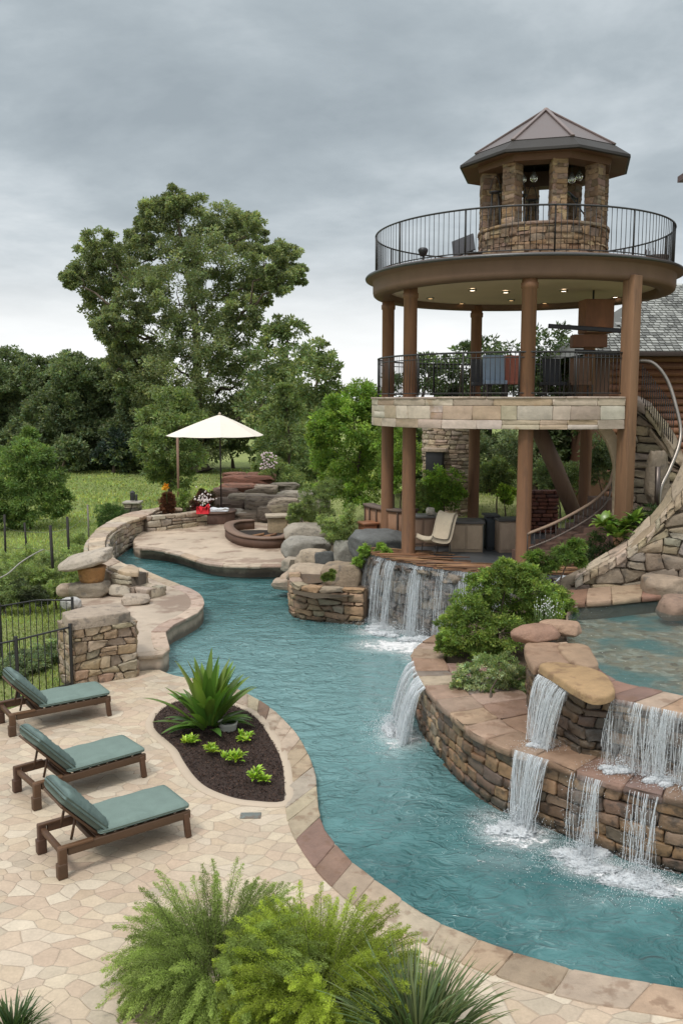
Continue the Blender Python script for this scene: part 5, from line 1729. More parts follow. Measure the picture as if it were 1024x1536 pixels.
def cushion(name, L, W, T, parent, xf, quilt=0, puff=1.0, c=CUSH, seed=0):
    nx, ny = 34, 20
    xs_ = np.linspace(-1, 1, nx); ys_ = np.linspace(-1, 1, ny)
    X, Y = np.meshgrid(xs_, ys_, indexing='ij')
    edge = np.minimum(1 - np.abs(X) ** 8, 1 - np.abs(Y) ** 6)
    prof = np.clip(1 - np.abs(X) ** 10, 0, 1) ** .5 * np.clip(1 - np.abs(Y) ** 7, 0, 1) ** .5
    rx = 1 - .03 * (1 - np.sqrt(np.clip(1 - Y ** 8, 0, 1))); ry = 1 - .03 * (1 - np.sqrt(np.clip(1 - X ** 8, 0, 1)))
    PX = X * rx * L / 2; PY = Y * ry * W / 2
    Z = prof * T / 2 * puff
    wr = np.array([[mnoise.noise(Vector((a * 2.2 + seed, b * 2.2, seed * 3.1))) for b in ys_ * W] for a in xs_ * L])
    top = T / 2 * .25 + Z + wr * .024 * prof
    if quilt:
        wr2 = np.array([[mnoise.noise(Vector((a * 16 + seed, b * 11, 1.1))) for b in ys_ * W] for a in xs_ * L]); top = top + wr2 * .022 * prof
    bot = -T / 2 * .25 - Z
    V = np.concatenate([np.stack([PX, PY, top], -1).reshape(-1, 3), np.stack([PX, PY, bot], -1).reshape(-1, 3)])
    i = np.arange(nx - 1)[:, None] * ny; j = np.arange(ny - 1)[None]
    q = np.stack([i + j, i + ny + j, i + ny + j + 1, i + j + 1], -1).reshape(-1, 4); o = nx * ny
    Q = [q, q[:, ::-1] + o]
    bd = [(k, 0) for k in range(nx)] + [(nx - 1, k) for k in range(1, ny)] + [(k, ny - 1) for k in range(nx - 2, -1, -1)] + [(0, k) for k in range(ny - 2, 0, -1)]
    b = np.array([a * ny + c_ for a, c_ in bd]); b2 = np.roll(b, -1)
    Q.append(np.stack([b2, b, b + o, b2 + o], 1)[:, ::-1])
    V = xf(V)
    mb = MB(); mb.add(V, np.concatenate(Q), c)
    o1 = obj(name, mb, M['fabric'], parent, local=True)
    # piping round the upper edge
    pr = []
    for a, c_ in bd: pr.append((PX[a, c_], PY[a, c_], T / 2 * .25 + .004))
    pr.append(pr[0])
    mb = MB(); tube(mb, xf(np.array(pr)), .006, 5, np.array(c) * .8, caps=False); obj('piping', mb, M['fabric'], o1, local=True)
    return o1


def make_lounger(L=1.9, W=.86):
    t_ = thing('sun_lounger', 'x', 'sun lounger', group='sun loungers on the patio')
    lo = dict(local=True)
    for sy in (-1, 1):
        y = sy * (W / 2 - .04)
        mb = MB(); box(mb, (.06, y, .335), (L - .16, .055, .115), 0, jit(WOODC), .012); obj('side_rail', mb, M['wood'], t_, **lo)
        mb = MB(); box(mb, (L / 2 - .07, y, .18), (.085, .075, .36), 0, jit(WOODC), .012, rot=rotm('Y', -.10), taper=.95); obj('leg', mb, M['wood'], t_, **lo)
        mb = MB(); box(mb, (-L / 2 + .07, y * 1.02, .20), (.11, .09, .40), 0, jit(WOODC), .015, taper=1.0); box(mb, (-L / 2 + .055, y * 1.02, .10), (.125, .105, .2), 0, jit(WOODC), .015); obj('leg', mb, M['wood'], t_, **lo)
        mb = MB(); box(mb, (-L / 2 + .25, y, .395), (.46, .075, .035), 0, np.array(jit(WOODC)) * 1.4, .01); obj('arm_board', mb, M['wood'], t_, **lo)
    for x in (-L / 2 + .08, L / 2 - .06, -.42):
        mb = MB(); box(mb, (x, 0, .325), (.07, W - .14, .07), 0, jit(WOODC), .012); obj('cross_rail', mb, M['wood'], t_, **lo)
    mb = MB()
    for k in range(9):
        box(mb, (-.36 + k * .145, 0, .375), (.10, W - .14, .02), 0, jit(WOODC), .005)
    obj('slats', mb, M['wood'], t_, **lo)
    sl_ = 1.32
    cushion('seat_cushion', sl_, W - .03, .10, t_, lambda V: V + np.array([L / 2 - .02 - sl_ / 2, 0, .445]), seed=1)
    hx = L / 2 - .02 - sl_ + .06; a = R(180 - 47); bl = .80
    def xf(V, off=.07):
        X = V[:, 0] + bl / 2 - .02; Z = V[:, 2] * -1 + off * -1
        Y_ = V[:, 1]
        # local x runs up the backrest
        ca, sa = math.cos(a), math.sin(a)
        return np.stack([hx + X * ca - Z * sa * -1 * -1, Y_, .42 + X * sa + Z * ca], 1)
    o_ = cushion('back_cushion', bl, W - .06, .16, t_, lambda V: xf(V), quilt=1, seed=4, c=(.125, .178, .162))
    mb = MB()
    ca, sa = math.cos(a), math.sin(a)
    box(mb, (hx + .36 * ca - .02, 0, .41 + .36 * sa - .035), (.74, W - .18, .035), 0, jit(WOODC), .01, rot=rotm('Y', -a)); obj('backrest_board', mb, M['wood'], t_, **lo)
    for sy in (-.2, .2):
        mb = MB(); tube(mb, [(hx - .28, sy, .70), (hx - .36, sy, .37)], .018, 6, WOODC); obj('prop', mb, M['wood'], t_, **lo)
    return t_


lg = make_lounger()
specs = [((94, 1317), (282, 1256), 'green cushioned wooden sun lounger nearest the leafy bushes at the bottom', 1.0),
         ((56, 1214), (216, 1166), 'green cushioned wooden sun lounger in the middle, between the other two', 1.0),
         ((19, 1104), (164, 1074), 'green cushioned wooden sun lounger in front of the iron fence and stone pillar', 1.0)]
for i, (a, b, lab, s) in enumerate(specs):
    o = lg if i == 0 else copy_tree(lg)
    A_, B_ = G(*a)[:2], G(*b)[:2]; dv = B_ - A_; l = np.linalg.norm(dv); dv /= l; nn = np.array([-dv[1], dv[0]])
    c = (A_ + B_) / 2 + nn * .39
    o.location = (c[0], c[1], 0.004); o.rotation_euler = (0, 0, math.atan2(dv[1], dv[0])); o['label'] = lab
    o.scale = (1,) * 3
    k = (l + .12) / 1.9
    o.scale = (k, k ** .5, 1.0 if k > .95 else .97)

# ------------------------------------------------------------------ iron fence
def fence_run(name, label, pts, zb, h, step, posts, bow=None, post_r=.03):
    t_ = thing(name, label, 'fence', (pts[0][0], pts[0][1], zb))
    P_ = Path([p[:2] for p in pts]); n = int(P_.L / step)
    def zt(s): return zb + h + (bow(s / P_.L) if bow else 0)
    for dz, r in ((0, .02), (-h + .12, .016)):
        ss = np.linspace(0, P_.L, 30); mb = MB(); tube(mb, [(*P_.at(s), (zt(s) if dz == 0 else zb + .12)) for s in ss], r, 6, (.02, .02, .02)); obj('rail', mb, M['iron'], t_)
    for k in range(n + 1):
        s = P_.L * k / n; x, y = P_.at(s)
        mb = MB(); tube(mb, [(x, y, zb + .08), (x, y, zt(s))], .0095, 6, (.02, .02, .02)); obj('bar', mb, M['iron'], t_)
    for s in posts:
        x, y = P_.at(s * P_.L); mb = MB(); box(mb, (x, y, zb + (zt(s * P_.L) - zb + .08) / 2), (2 * post_r, 2 * post_r, zt(s * P_.L) - zb + .08), 0, (.02, .02, .02), .006); obj('post', mb, M['iron'], t_)
    return t_


f0 = G(109, 1032, 0); f1 = G(36, 1052, 0); f2 = G(-60, 1075, 0); f3 = G(-200, 1110, 0)
fence_run('iron_fence', 'black iron bar fence between the stone pillar and the first sun lounger', [f0, f1, f2, f3], -.02, 1.33, .145, [0.0, .30, .75], bow=lambda t: -.10 * t)
g0 = G(112, 985, -.4); g1 = G(60, 985, -.4); g2 = G(-10, 1000, -.4); g3 = G(-120, 1015, -.4)
fence_run('iron_fence', 'second black iron bar fence standing farther out on the lawn behind the first', [g0, g1, g2, g3], -.40, 1.45, .15, [0, .5])

# thin field posts with wire
fposts = [((9, 850), 78, 'thin dark field post nearest the left edge of the lawn'), ((42, 842), 58, 'second thin field post from the left edge, a shorter one'), ((82, 892), 104, 'tall dark field post rising out of the low hedge'), ((105, 860), 85, 'thick dark field post in the hedge, just left of the parapet wall bushes'), ((134, 812), 55, 'pale slim field post close to the outside of the parapet wall')]
tops = []
for (u, v), hpx, lab in fposts:
    p = G(u, v, -.85); top = D(u, v - hpx, p[1])
    zg = float(terrain_h(p[0], p[1]))
    mb = MB(); tube(mb, [(p[0], p[1], zg - .1), (p[0] + RS.normal(0, .02), p[1], top[2])], [.055 if hpx > 80 else .045] * 2, 7, (.022, .018, .016) if u != 134 else (.2, .18, .15)); obj('field_post', mb, M['timber'], label=lab, cat='post', group='thin posts of the field fence')
    tops.append((p[0], p[1], zg, top[2]))
mb = MB()
for z_ in (.45, .8):
    order = [0, 1, 3, 4]
    for a, b in zip(order[:-1], order[1:]):
        A_, B_ = tops[a], tops[b]
        tube(mb, bend((A_[0], A_[1], A_[2] + (A_[3] - A_[2]) * z_), (B_[0], B_[1], B_[2] + (B_[3] - B_[2]) * z_), -.08, 6), .008, 4, (.3, .29, .26))
obj('fence_wire', mb, M['metal'], label='thin wires strung between the field posts', cat='wire')
mb = MB(); tube(mb, smooth_open([D(-20, 875, 25), D(10, 862, 26), D(30, 845, 27), D(50, 832, 28), D(66, 824, 29)], 5), .022, 6, (.30, .29, .25))
obj('garden_hose', mb, M['timber'], label='pale pipe lying curved over the low hedge by the field posts', cat='pipe')

# ------------------------------------------------------------------ balanced rocks behind the pillar
bs = [(138, 893, .35, (1.15, .9, .5), (.24, .20, .15), 'low grey brown rock base carrying the amber hollow rock', .0),
      (104, 893, .35, (.62, .5, .42), (.42, .33, .25), 'pinkish tan rock at the left of the balanced rock stack', .4),
      (182, 893, .35, (.72, .5, .38), (.44, .38, .30), 'pale rock with a flat top right of the amber hollow rock', -.3),
      (204, 905, .35, (.8, .6, .3), (.40, .33, .26), 'low wide tan rock lying on the lobed path', .2),
      (186, 872, .35, (.5, .4, .26), (.48, .44, .38), 'small light grey rock on the lobed path by the parapet end', .1),
      (108, 912, .35, (.5, .5, .35), (.45, .44, .42), 'whitish rock beside the iron fence corner post', .6)]
for i, (u, v, z, sz, c, lab, rz) in enumerate(bs):
    p = G(u, v, FD); mb = MB(); boulder(mb, p + [0, 0, sz[2] * .38], sz, c, 60 + i, rz, amp=.16); obj('rock', mb, M['boulder'], label=lab, cat='rock')
p = G(139, 892, FD)
mb = MB()
lathe(mb, [(0, FD + .3), (.30, FD + .32), (.36, FD + .5), (.40, FD + .75), (.42, FD + .85), (.34, FD + .86), (0, FD + .84)], (p[0], p[1]), 22, (.36, .19, .075))
obj('amber_rock', mb, M['boulder'], label='amber brown drum shaped rock under the tilted top slab', cat='rock')
mb = MB(); boulder(mb, np.array([p[0] - .1, p[1], FD + 1.05]), (1.4, 1.1, .42), (.42, .36, .29), 77, .2, amp=.16, tilt=.2)
o = obj('top_rock', mb, M['boulder'], label='pale tilted slab rock balanced on top of the amber rock', cat='rock')
# small stone stuck on the fence bottom
p = G(102, 985, .25); mb = MB(); boulder(mb, p + np.array([.0, -.15, .25]), (.34, .28, .26), (.40, .31, .24), 79)
o = obj('fence_rock', mb, M['boulder'], label='small tan rock lodged against the fence post by the pillar', cat='rock')

# drain cover
p = G(376, 1224, 0); mb = MB(); box(mb, (p[0], p[1], .006), (.30, .17, .02), .02, (.16, .18, .17), .004); obj('drain_cover', mb, M['cap'], label='small grey rectangular drain cover set in the paving', cat='drain cover')

# ------------------------------------------------------------------ far deck: umbrella, planter, fire ring
pl = G(320, 784, FD)
t_ = thing('round_planter', 'dark brown half round planter bench at the foot of the cream umbrella', 'planter', tuple(pl))
rp_ = 1.0
mb = MB(); lathe(mb, [(rp_, FD), (rp_, FD + .5), (rp_ - .02, FD + .52)], (pl[0], pl[1] + .3), 40, (.10, .055, .04)); obj('side_wall', mb, M['timber'], t_)
mb = MB(); lathe(mb, [(rp_ + .05, FD + .5), (rp_ + .06, FD + .56), (0, FD + .57)], (pl[0], pl[1] + .3), 40, (.17, .11, .085)); obj('seat_top', mb, M['timber'], t_)
up_ = D(332, 760, pl[1] + .3); base = np.array([up_[0], pl[1] + .3, FD + .57])
ztp = D(328, 622, base[1])[2]; zed = D(328, 653, base[1])[2]
t_ = thing('patio_umbrella', 'open cream patio umbrella on a thin dark pole above the far deck', 'umbrella', tuple(base))
mb = MB(); tube(mb, [base, (base[0], base[1], ztp + .02)], .035, 10, (.03, .02, .02)); obj('pole', mb, M['iron'], t_)
Ru = (D(396, 653, base[1])[0] - D(250, 653, base[1])[0]) / 2; cx = (D(396, 653, base[1])[0] + D(250, 653, base[1])[0]) / 2
cc_ = np.array([cx, base[1]])
mb = MB(); NS = 8; nr = 10; V = []; Q = []
for k in range(NS):
    a0 = k * 2 * math.pi / NS + .25; a1 = a0 + 2 * math.pi / NS
    b0 = len(V)
    for i in range(nr + 1):
        f = i / nr
        p0 = np.array([math.cos(a0), math.sin(a0)]); p1 = np.array([math.cos(a1), math.sin(a1)])
        for j in range(7):
            g = j / 6; q_ = (p0 * (1 - g) + p1 * g) * Ru * f
            z = ztp - (ztp - zed) * (f ** 1.12) - .10 * f * 4 * g * (1 - g) * -.0 + (.12 * f * 4 * g * (1 - g)) * -.25
            ap = cc_ * f + base[:2] * (1 - f)
            V.append((ap[0] + q_[0], ap[1] + q_[1], z))
    for i in range(nr):
        for j in range(6):
            a = b0 + i * 7 + j; Q.append((a, a + 7, a + 8, a + 1))
mb.add(np.array(V), np.array(Q), (.73, .67, .58)); cn = obj('canopy', mb, M['canvas'], t_, smooth=False)
md = cn.modifiers.new('solid', 'SOLIDIFY'); md.thickness = .012; md.offset = -1
for k in range(NS):
    a = k * 2 * math.pi / NS + .25
    e = np.array([cc_[0] + Ru * .99 * math.cos(a), cc_[1] + Ru * .99 * math.sin(a), zed - .02])
    mb = MB(); tube(mb, [(base[0], base[1], ztp - .06), e], .014, 5, (.16, .10, .07)); obj('rib', mb, M['timber'], t_)
mb = MB(); lathe(mb, [(0, ztp + .12), (.05, ztp + .08), (.07, ztp), (0, ztp - .02)], base[:2], 10, (.5, .42, .33)); obj('finial', mb, M['canvas'], t_)
# wooden post at the left edge of the canopy
p = G(268, 752, .2); zt = D(268, 655, p[1])[2]
mb = MB(); tube(mb, [(p[0], p[1], -.6), (p[0] + .02, p[1], zt)], .07, 8, (.22, .13, .09)); obj('wooden_post', mb, M['timber'], label='slim reddish wooden post standing under the left edge of the cream umbrella', cat='post')
# towels and things on the planter
def cloth(lab, u, v, sz, c, rz=0, cat='towel', name='towel'):
    p = G(u, v, FD + .6); nx = 14; V = []; 
    g = np.linspace(-.5, .5, nx); X_, Y_ = np.meshgrid(g, g, indexing='ij')
    Z_ = np.array([[mnoise.noise(Vector((a * 4 + u, b * 4, v))) for b in g] for a in g]) * .10 + .07
    V = np.stack([X_ * sz[0], Y_ * sz[1], Z_ * sz[2]], -1).reshape(-1, 3); V2 = V.copy(); V2[:, 2] = 0
    i = np.arange(nx - 1)[:, None] * nx; j = np.arange(nx - 1)[None]; q = np.stack([i + j, i + nx + j, i + nx + j + 1, i + j + 1], -1).reshape(-1, 4)
    bd = [k * nx for k in range(nx)] + [(nx - 1) * nx + k for k in range(1, nx)] + [k * nx + nx - 1 for k in range(nx - 2, -1, -1)] + [k for k in range(nx - 2, 0, -1)]
    b = np.array(bd); b2 = np.roll(b, -1)
    mb = MB(); mb.add(np.concatenate([V, V2]) + p, np.concatenate([q, q[:, ::-1] + nx * nx, np.stack([b, b2, b2 + nx * nx, b + nx * nx], 1)]), c)
    obj(name, mb, M['canvas'], label=lab, cat=cat)


cloth('folded red towel on the brown planter bench under the umbrella', 305, 770, (.55, .5, 3.2), (.55, .02, .03))
cloth('flat white and pale blue towel on the brown planter bench right of the red one', 327, 766, (.95, .5, 1.2), (.75, .78, .82))
# fire ring
pf = G(392, 822, FD)
t_ = thing('fire_ring', 'low curved dark brown bench ring on the right of the far deck', 'fire pit', tuple(pf))
pts = smooth_open(GL([(436, 812), (425, 820), (395, 822), (365, 818), (347, 809), (344, 800), (356, 795), (380, 793)], FD), 6)
rp2 = Path([p[:2] for p in pts])
mb = MB(); core_wall(mb, rp2, FD, FD + .36, -.16, .16, c=(.115, .065, .045), n=60); obj('ring_wall', mb, M['timber'], t_)
mb = MB(); core_wall(mb, rp2, FD + .36, FD + .42, -.2, .2, c=(.20, .13, .095), n=60); obj('ring_cap', mb, M['timber'], t_)
mb = MB(); sheet(mb, smooth_closed(GL([(430, 812), (395, 817), (362, 812), (350, 804), (360, 798), (400, 797), (432, 800)], FD), 4), FD + .06, (.03, .022, .018)); obj('ember_bed', mb, M['soil'], t_, smooth=False)
for k in range(4):
    p = G(385 + k * 9, 806 + (k % 2) * 4, FD + .2); mb = MB(); tube(mb, [p + np.array([-.35, -.1 * k, 0]), p + np.array([.3, .1, .12])], .06, 8, jit((.28, .15, .08))); obj('log', mb, M['bark'], t_)
# beige block seat and stone blocks behind
p = G(415, 802, FD)
t_ = thing('stone_bench', 'pale tan stone block with an overhanging top beside the fire ring', 'stone seat', tuple(p))
mb = MB(); box(mb, p + [0, .4, .35], (.8, .6, .7), .15, (.44, .33, .21), .03); obj('block', mb, M['stone'], t_)
mb = MB(); box(mb, p + [.05, .4, .76], (1.1, .8, .12), .15, (.44, .37, .28), .03); obj('top_slab', mb, M['cap'], t_)

# stacked ledge rocks behind the deck
ledges = [(345, 760, 42.5, (2.6, 1.2, .8), (.15, .11, .085)), (372, 752, 43, (3.0, 1.4, .7), (.30, .25, .19)), (400, 757, 42, (2.6, 1.4, .9), (.28, .23, .18)), (360, 735, 45, (2.9, 1.5, .6), (.24, .115, .075)),
          (392, 735, 45, (2.6, 1.4, .5), (.32, .26, .2)), (372, 722, 46.5, (3.4, 1.5, .6), (.23, .10, .065)), (392, 716, 48, (2.0, 1.3, .5), (.22, .105, .07)), (425, 765, 41, (2.0, 1.3, 1.0), (.34, .28, .21)),
          (445, 745, 43, (2.4, 1.4, .5), (.33, .29, .23)), (352, 716, 48, (1.8, 1.2, .5), (.25, .12, .08)), (380, 775, 41.5, (2.6, 1.0, .6), (.20, .16, .12)), (355, 772, 41.5, (1.5, .9, .5), (.45, .40, .33)),
          (405, 772, 41, (1.6, 1.0, .7), (.16, .13, .10)), (340, 742, 44.5, (2.0, 1.2, .7), (.20, .13, .10)), (425, 730, 45.5, (2.0, 1.2, .4), (.22, .19, .15)), (468, 752, 42, (2.0, 1.4, .9), (.42, .38, .32))]
LR = ['dark brown ledge rock at the left foot of the rock garden, behind the umbrella pole', 'flat grey ledge rock in the middle of the rock garden', 'grey ledge rock left of the pale stone seat, upper layer', 'reddish ledge rock on the left, second layer of the rock garden', 'grey ledge rock on the right of the second layer', 'widest red rock slab near the top of the rock garden', 'small red rock capping the top right of the rock garden', 'tan block rock behind the pale stone seat', 'flat pale rock slab at the right end of the rock garden', 'reddish rock at the top left of the rock garden', 'brown rock forming the lowest step beside the umbrella planter', 'whitish flat step rock beside the umbrella planter', 'dark rock in the gap left of the pale stone seat', 'dark red brown rock behind the flower bush', 'dark flat rock slab at the upper right of the rock garden', 'pale rock at the far right, beside the round green bushes']
for i, (u, v, Y_, sz, c) in enumerate(ledges):
    p = D(u, v, Y_); mb = MB(); boulder(mb, p, (sz[0] * .75, sz[1], sz[2] * 1.25), c, 100 + i, rz=RS.uniform(-.2, .2), amp=.13)
    for _ in range(2):
        boulder(mb, p + [RS.uniform(-.3, .3) * sz[0] * .6, -.25, RS.uniform(-.2, .2)], (sz[0] * .5, sz[1] * .6, sz[2] * .5), jit(c, .2), 130 + i, rz=.2, amp=.15)
    zg = p[2] - sz[2] * .6
    obj('ledge_rock', mb, M['ledge'], label=LR[i], cat='rock', group='ledge rocks of the rock garden')
# boulders between the deck and the waterfall
bl_ = [(462, 800, .9, (1.55, 1.1, .75), (.34, .30, .24), 'large grey tan boulder at the top left of the boulder bank'), (458, 822, .7, (1.5, 1.1, .8), (.30, .28, .24), 'big smooth grey boulder left of the dark round one'),
       (470, 840, .6, (1.0, .8, .75), (.42, .34, .25), 'rounded tan boulder in the middle of the boulder bank'), (489, 842, .65, (.62, .5, .75), (.12, .125, .12), 'dark charcoal round boulder next to the tan one'),
       (519, 833, 1.0, (.75, .65, 1.1), (.30, .29, .25), 'upright pointed grey boulder nearest the waterfall lip'), (514, 866, .75, (1.15, .9, .9), (.30, .23, .16), 'brown mossy boulder directly left of the waterfall'),
       (472, 862, .45, (1.6, 1.0, .65), (.44, .35, .26), 'wide tan boulder on the top of the low block wall'), (446, 868, .2, (1.0, .8, .5), (.40, .31, .23), 'low tan boulder at the water edge, leftmost of the bank'),
       (440, 846, .3, (.8, .7, .5), (.38, .32, .25), 'small pale boulder beside the end of the far deck'), (470, 880, .35, (1.1, .7, .5), (.36, .33, .28), 'grey speckled boulder lying on the block wall'),
       (500, 884, .35, (1.1, .7, .5), (.42, .33, .24), 'cream brown boulder lying on the block wall beside the waterfall'), (432, 876, .1, (.9, .6, .35), (.42, .33, .25), 'flat tan rock touching the water in front of the bank')]
for i, (u, v, z, sz, c, lab) in enumerate(bl_):
    p = G(u, v, z + .2); mb = MB(); boulder(mb, p, np.array(sz) * 1.06, c, 160 + i, rz=RS.uniform(-.4, .4), amp=.15); obj('boulder', mb, M['boulder'], label=lab, cat='boulder')
# low block wall standing in the water
bw = Path(smooth_open([G(436, 905, WZ)[:2], G(437, 920, WZ)[:2], G(452, 929, WZ)[:2], G(500, 934, WZ)[:2], G(545, 937, WZ)[:2]], 6))
mb = MB(); core_wall(mb, bw, -.6, .78, -1.6, -.05, side=1, c=(.12, .08, .05))
stone_face(mb, bw, -.25, .86, [(.38, .25, .15), (.43, .30, .19), (.32, .21, .13), (.36, .28, .2)], (.14, .26), (.3, .7), -.3, .05, side=1, wave=.04, slant=.05, rough=.018)
obj('block_wall', mb, M['stone'], label='low wall of orange brown blocks standing in the water left of the waterfall', cat='stone wall', kind='thing')
mb = MB(); sheet(mb, smooth_closed([G(440, 885, .8), G(545, 885, .8), G(560, 850, .9), G(520, 815, .9), G(470, 790, .9), G(440, 830, .6)], 3), .70, (.09, .07, .045)); obj('bank_ground', mb, M['soil'], kind='structure')
p = D(568, 805, 25.8)
mb = MB(); boulder(mb, (p[0], p[1], 1.75), (1.8, 1.4, 1.0), (.15, .155, .15), 190, .1, amp=.14); obj('boulder', mb, M['boulder'], label='broad dark grey boulder left of the front left column of the tower', cat='boulder')

# lantern pillar and chimney
p = G(200, 775, -.6); zt = D(200, 752, p[1])[2]
t_ = thing('lantern_pillar', 'short stone pillar with a dark lantern on it beyond the parapet wall', 'pillar', (p[0], p[1], -.8))
mb = MB()
cs_ = [np.array([p[0] - .4, p[1] - .4]), np.array([p[0] + .4, p[1] - .4]), np.array([p[0] + .4, p[1] + .4]), np.array([p[0] - .4, p[1] + .4])]
for e in range(4): stone_face(mb, Path([cs_[e], cs_[(e + 1) % 4]]), -1.0, zt - .12, pal_w, (.2, .3), (.3, .6), -.2, .03, side=1)
box(mb, (p[0], p[1], (zt - 1.0) / 2), (.74, .74, zt + .8), 0, (.1, .08, .06)); obj('pillar_stones', mb, M['stone'], t_)
mb = MB(); box(mb, (p[0], p[1], zt - .05), (1.0, 1.0, .12), 0, (.36, .33, .28), .03); obj('cap_slab', mb, M['cap'], t_)
t2 = thing('lantern', 'black metal lantern standing on the short stone pillar', 'lantern', (p[0], p[1], zt))
mb = MB(); box(mb, (p[0], p[1], zt + .28), (.24, .24, .44), 0, (.03, .03, .03)); box(mb, (p[0] + .22, p[1], zt + .22), (.12, .12, .36), 0, (.04, .04, .04)); obj('body', mb, M['iron'], t2)
mb = MB(); lathe(mb, [(.0, zt + .64), (.05, zt + .6), (.17, zt + .5), (.17, zt + .48), (0, zt + .48)], (p[0], p[1]), 4, (.02, .02, .02)); obj('lantern_roof', mb, M['iron'], t2)

p = D(672, 700, 33.0); zb_ = float(terrain_h(p[0], p[1])); ztc = D(672, 641, 33.0)[2] + 1.0
t_ = thing('stone_oven', 'round pale stone chimney oven with a dark opening behind the tower columns', 'chimney', (p[0], p[1], zb_))
rr = .95
circ = Path([np.array([p[0], p[1]]) + rr * np.array([math.cos(a), math.sin(a)]) for a in np.linspace(0, -2 * math.pi, 60)])
mb = MB(); core_wall(mb, circ, zb_ - .2, ztc, -.3, -.04, side=-1, c=(.16, .12, .09))
stone_face(mb, circ, zb_ - .2, ztc, [(.44, .34, .25), (.50, .40, .30), (.38, .29, .21)], (.12, .2), (.2, .45), -.12, .03, side=-1, wave=.02); obj('stone_drum', mb, M['stone'], t_)
mb = MB(); q_ = D(652, 700, 32.2); box(mb, (q_[0], q_[1] - .1, q_[2]), (.62, .45, 1.1), -.35, (.012, .012, .014), .02); obj('fire_opening', mb, M['iron'], t_)
mb = MB(); box(mb, (q_[0], q_[1] - .1, q_[2] + .62), (.9, .6, .14), -.35, (.42, .33, .25), .02); obj('lintel', mb, M['stone'], t_)
# brick stack
p = D(815, 756, 28.5)
t_ = thing('brick_stack', 'dark red brick stack standing on the patio right of the front column', 'brick stack', tuple(p))
mb = MB(); random.seed(3)
pth = Path([np.array([p[0] - .5, p[1]]), np.array([p[0] + .5, p[1]])])
stone_face(mb, pth, PZ, 3.1, [(.16, .06, .04), (.22, .09, .06), (.12, .05, .04)], (.12, .14), (.25, .4), -.4, .02, side=1, wave=0, slant=0, rough=.005); obj('bricks', mb, M['stone'], t_)
# brown bush-like round pot and orange flower lamp are with the plants
# ------------------------------------------------------------------ trees and shrubs
LEAFN = 0


def pxblob(u, v, r, Y, depth=1.0):
    c = D(u, v, Y); rw = r / F * Y
    return (c, (rw, rw * depth, rw))


def tree(name, label, cat, base, blobs, leaf, dens, per, col1, col2=None, trunk_r=.3, limbs=True, group=None, w=.55, sub=.27, mat='leaf', bark=(.12, .09, .07), outer=.45, kname='crown', droop=.25, split=.35):
    base = np.array(base, float)
    t_ = thing(name, label, cat, tuple(base), group)
    mb = MB()
    for c, r in blobs:
        clump_leaves(mb, [(c, r)], dens, leaf, w, col1, sub, per, droop=droop, alt=col2, outer=outer)
    obj(kname, mb, M[mat], t_, smooth=False)
    if limbs:
        mb = MB()
        top = max(blobs, key=lambda b: b[0][2])[0]
        low = min(b[0][2] for b in blobs)
        cm = np.mean([b[0] for b in blobs], 0)
        fork = base + (np.array([cm[0], cm[1], base[2]]) - base) * .4; fork[2] = base[2] + (low - base[2]) * split + .2
        axis = [base, base * .5 + fork * .5 + [.02 * trunk_r, 0, 0], fork, (fork + top) / 2 + RS.normal(0, trunk_r * .6, 3) * [1, 1, 0], top]
        ax = np.array(smooth_open(axis, 5)); rr_ = np.linspace(trunk_r * 1.15, trunk_r * .12, len(ax)); rr_[0] *= 1.25
        tube(mb, ax, rr_, 9, bark)
        for c, r in blobs:
            z_ = min(c[2] - np.mean(r) * .6, top[2]); k = np.argmin(np.abs(ax[:, 2] - max(fork[2] * .9, c[2] - np.linalg.norm(c[:2] - fork[:2]) * 1.1)))
            k = min(k, len(ax) - 4); a = ax[k]
            hd = np.linalg.norm(c[:2] - a[:2])
            near = [b[0] for b in blobs if np.linalg.norm(b[0][:2] - ax[k][:2]) < hd * .72 and b[0][2] < c[2] + np.mean(r) * .5]
            if near and hd > 5 * trunk_r:
                q_ = min(near, key=lambda b: np.linalg.norm(b - c))
                if np.linalg.norm(q_ - c) < np.linalg.norm(a - c): a = q_
            rad = max(rr_[k] * .34, trunk_r * .07)
            p = bend(a, c, -.06 * np.linalg.norm(c - a), 6, trunk_r * .25)
            tube(mb, p, np.linspace(rad, rad * .25, 6), 6, bark)
            for _ in range(4):
                e = c + unit(RS.normal(0, 1, (1, 3)))[0] * np.array(r) * .85
                s_ = p[RS.randint(3, 6)]
                tube(mb, bend(s_, e, .02, 4, trunk_r * .12), np.linspace(rad * .3, rad * .08, 4), 4, bark)
        obj('trunk', mb, M['bark'], t_)
    return t_


DK = (.155, .195, .10); DK2 = (.20, .25, .125); MD = (.19, .24, .09); MD2 = (.235, .295, .105); BG = (.20, .30, .055); BG2 = (.29, .40, .07)
# the great tree
YB = 86.0
big = [(262, 305, 24), (235, 325, 28), (292, 325, 34), (338, 335, 34), (372, 348, 30), (215, 352, 26), (150, 372, 28), (128, 402, 30), (110, 415, 18), (160, 410, 38), (195, 395, 36), (150, 452, 32), (192, 470, 34), (165, 490, 26), (215, 430, 42), (255, 375, 46),
       (305, 385, 48), (352, 395, 44), (398, 392, 30), (428, 388, 26), (446, 412, 16), (420, 420, 24), (388, 435, 26), (265, 440, 50), (320, 450, 48), (362, 470, 34), (235, 505, 44), (290, 510, 52), (345, 525, 46), (215, 555, 46), (265, 575, 54), (205, 545, 36), (178, 552, 26), (232, 585, 44), (400, 600, 44), (325, 590, 54), (378, 560, 38), (240, 630, 46), (310, 650, 50), (370, 625, 42), (190, 520, 26)]
b_ = big[0]
blobs = []
for (u, v, r) in big:
    blobs.append(pxblob(u, v, r * .92, YB + RS.uniform(-4, 4), 1.0))
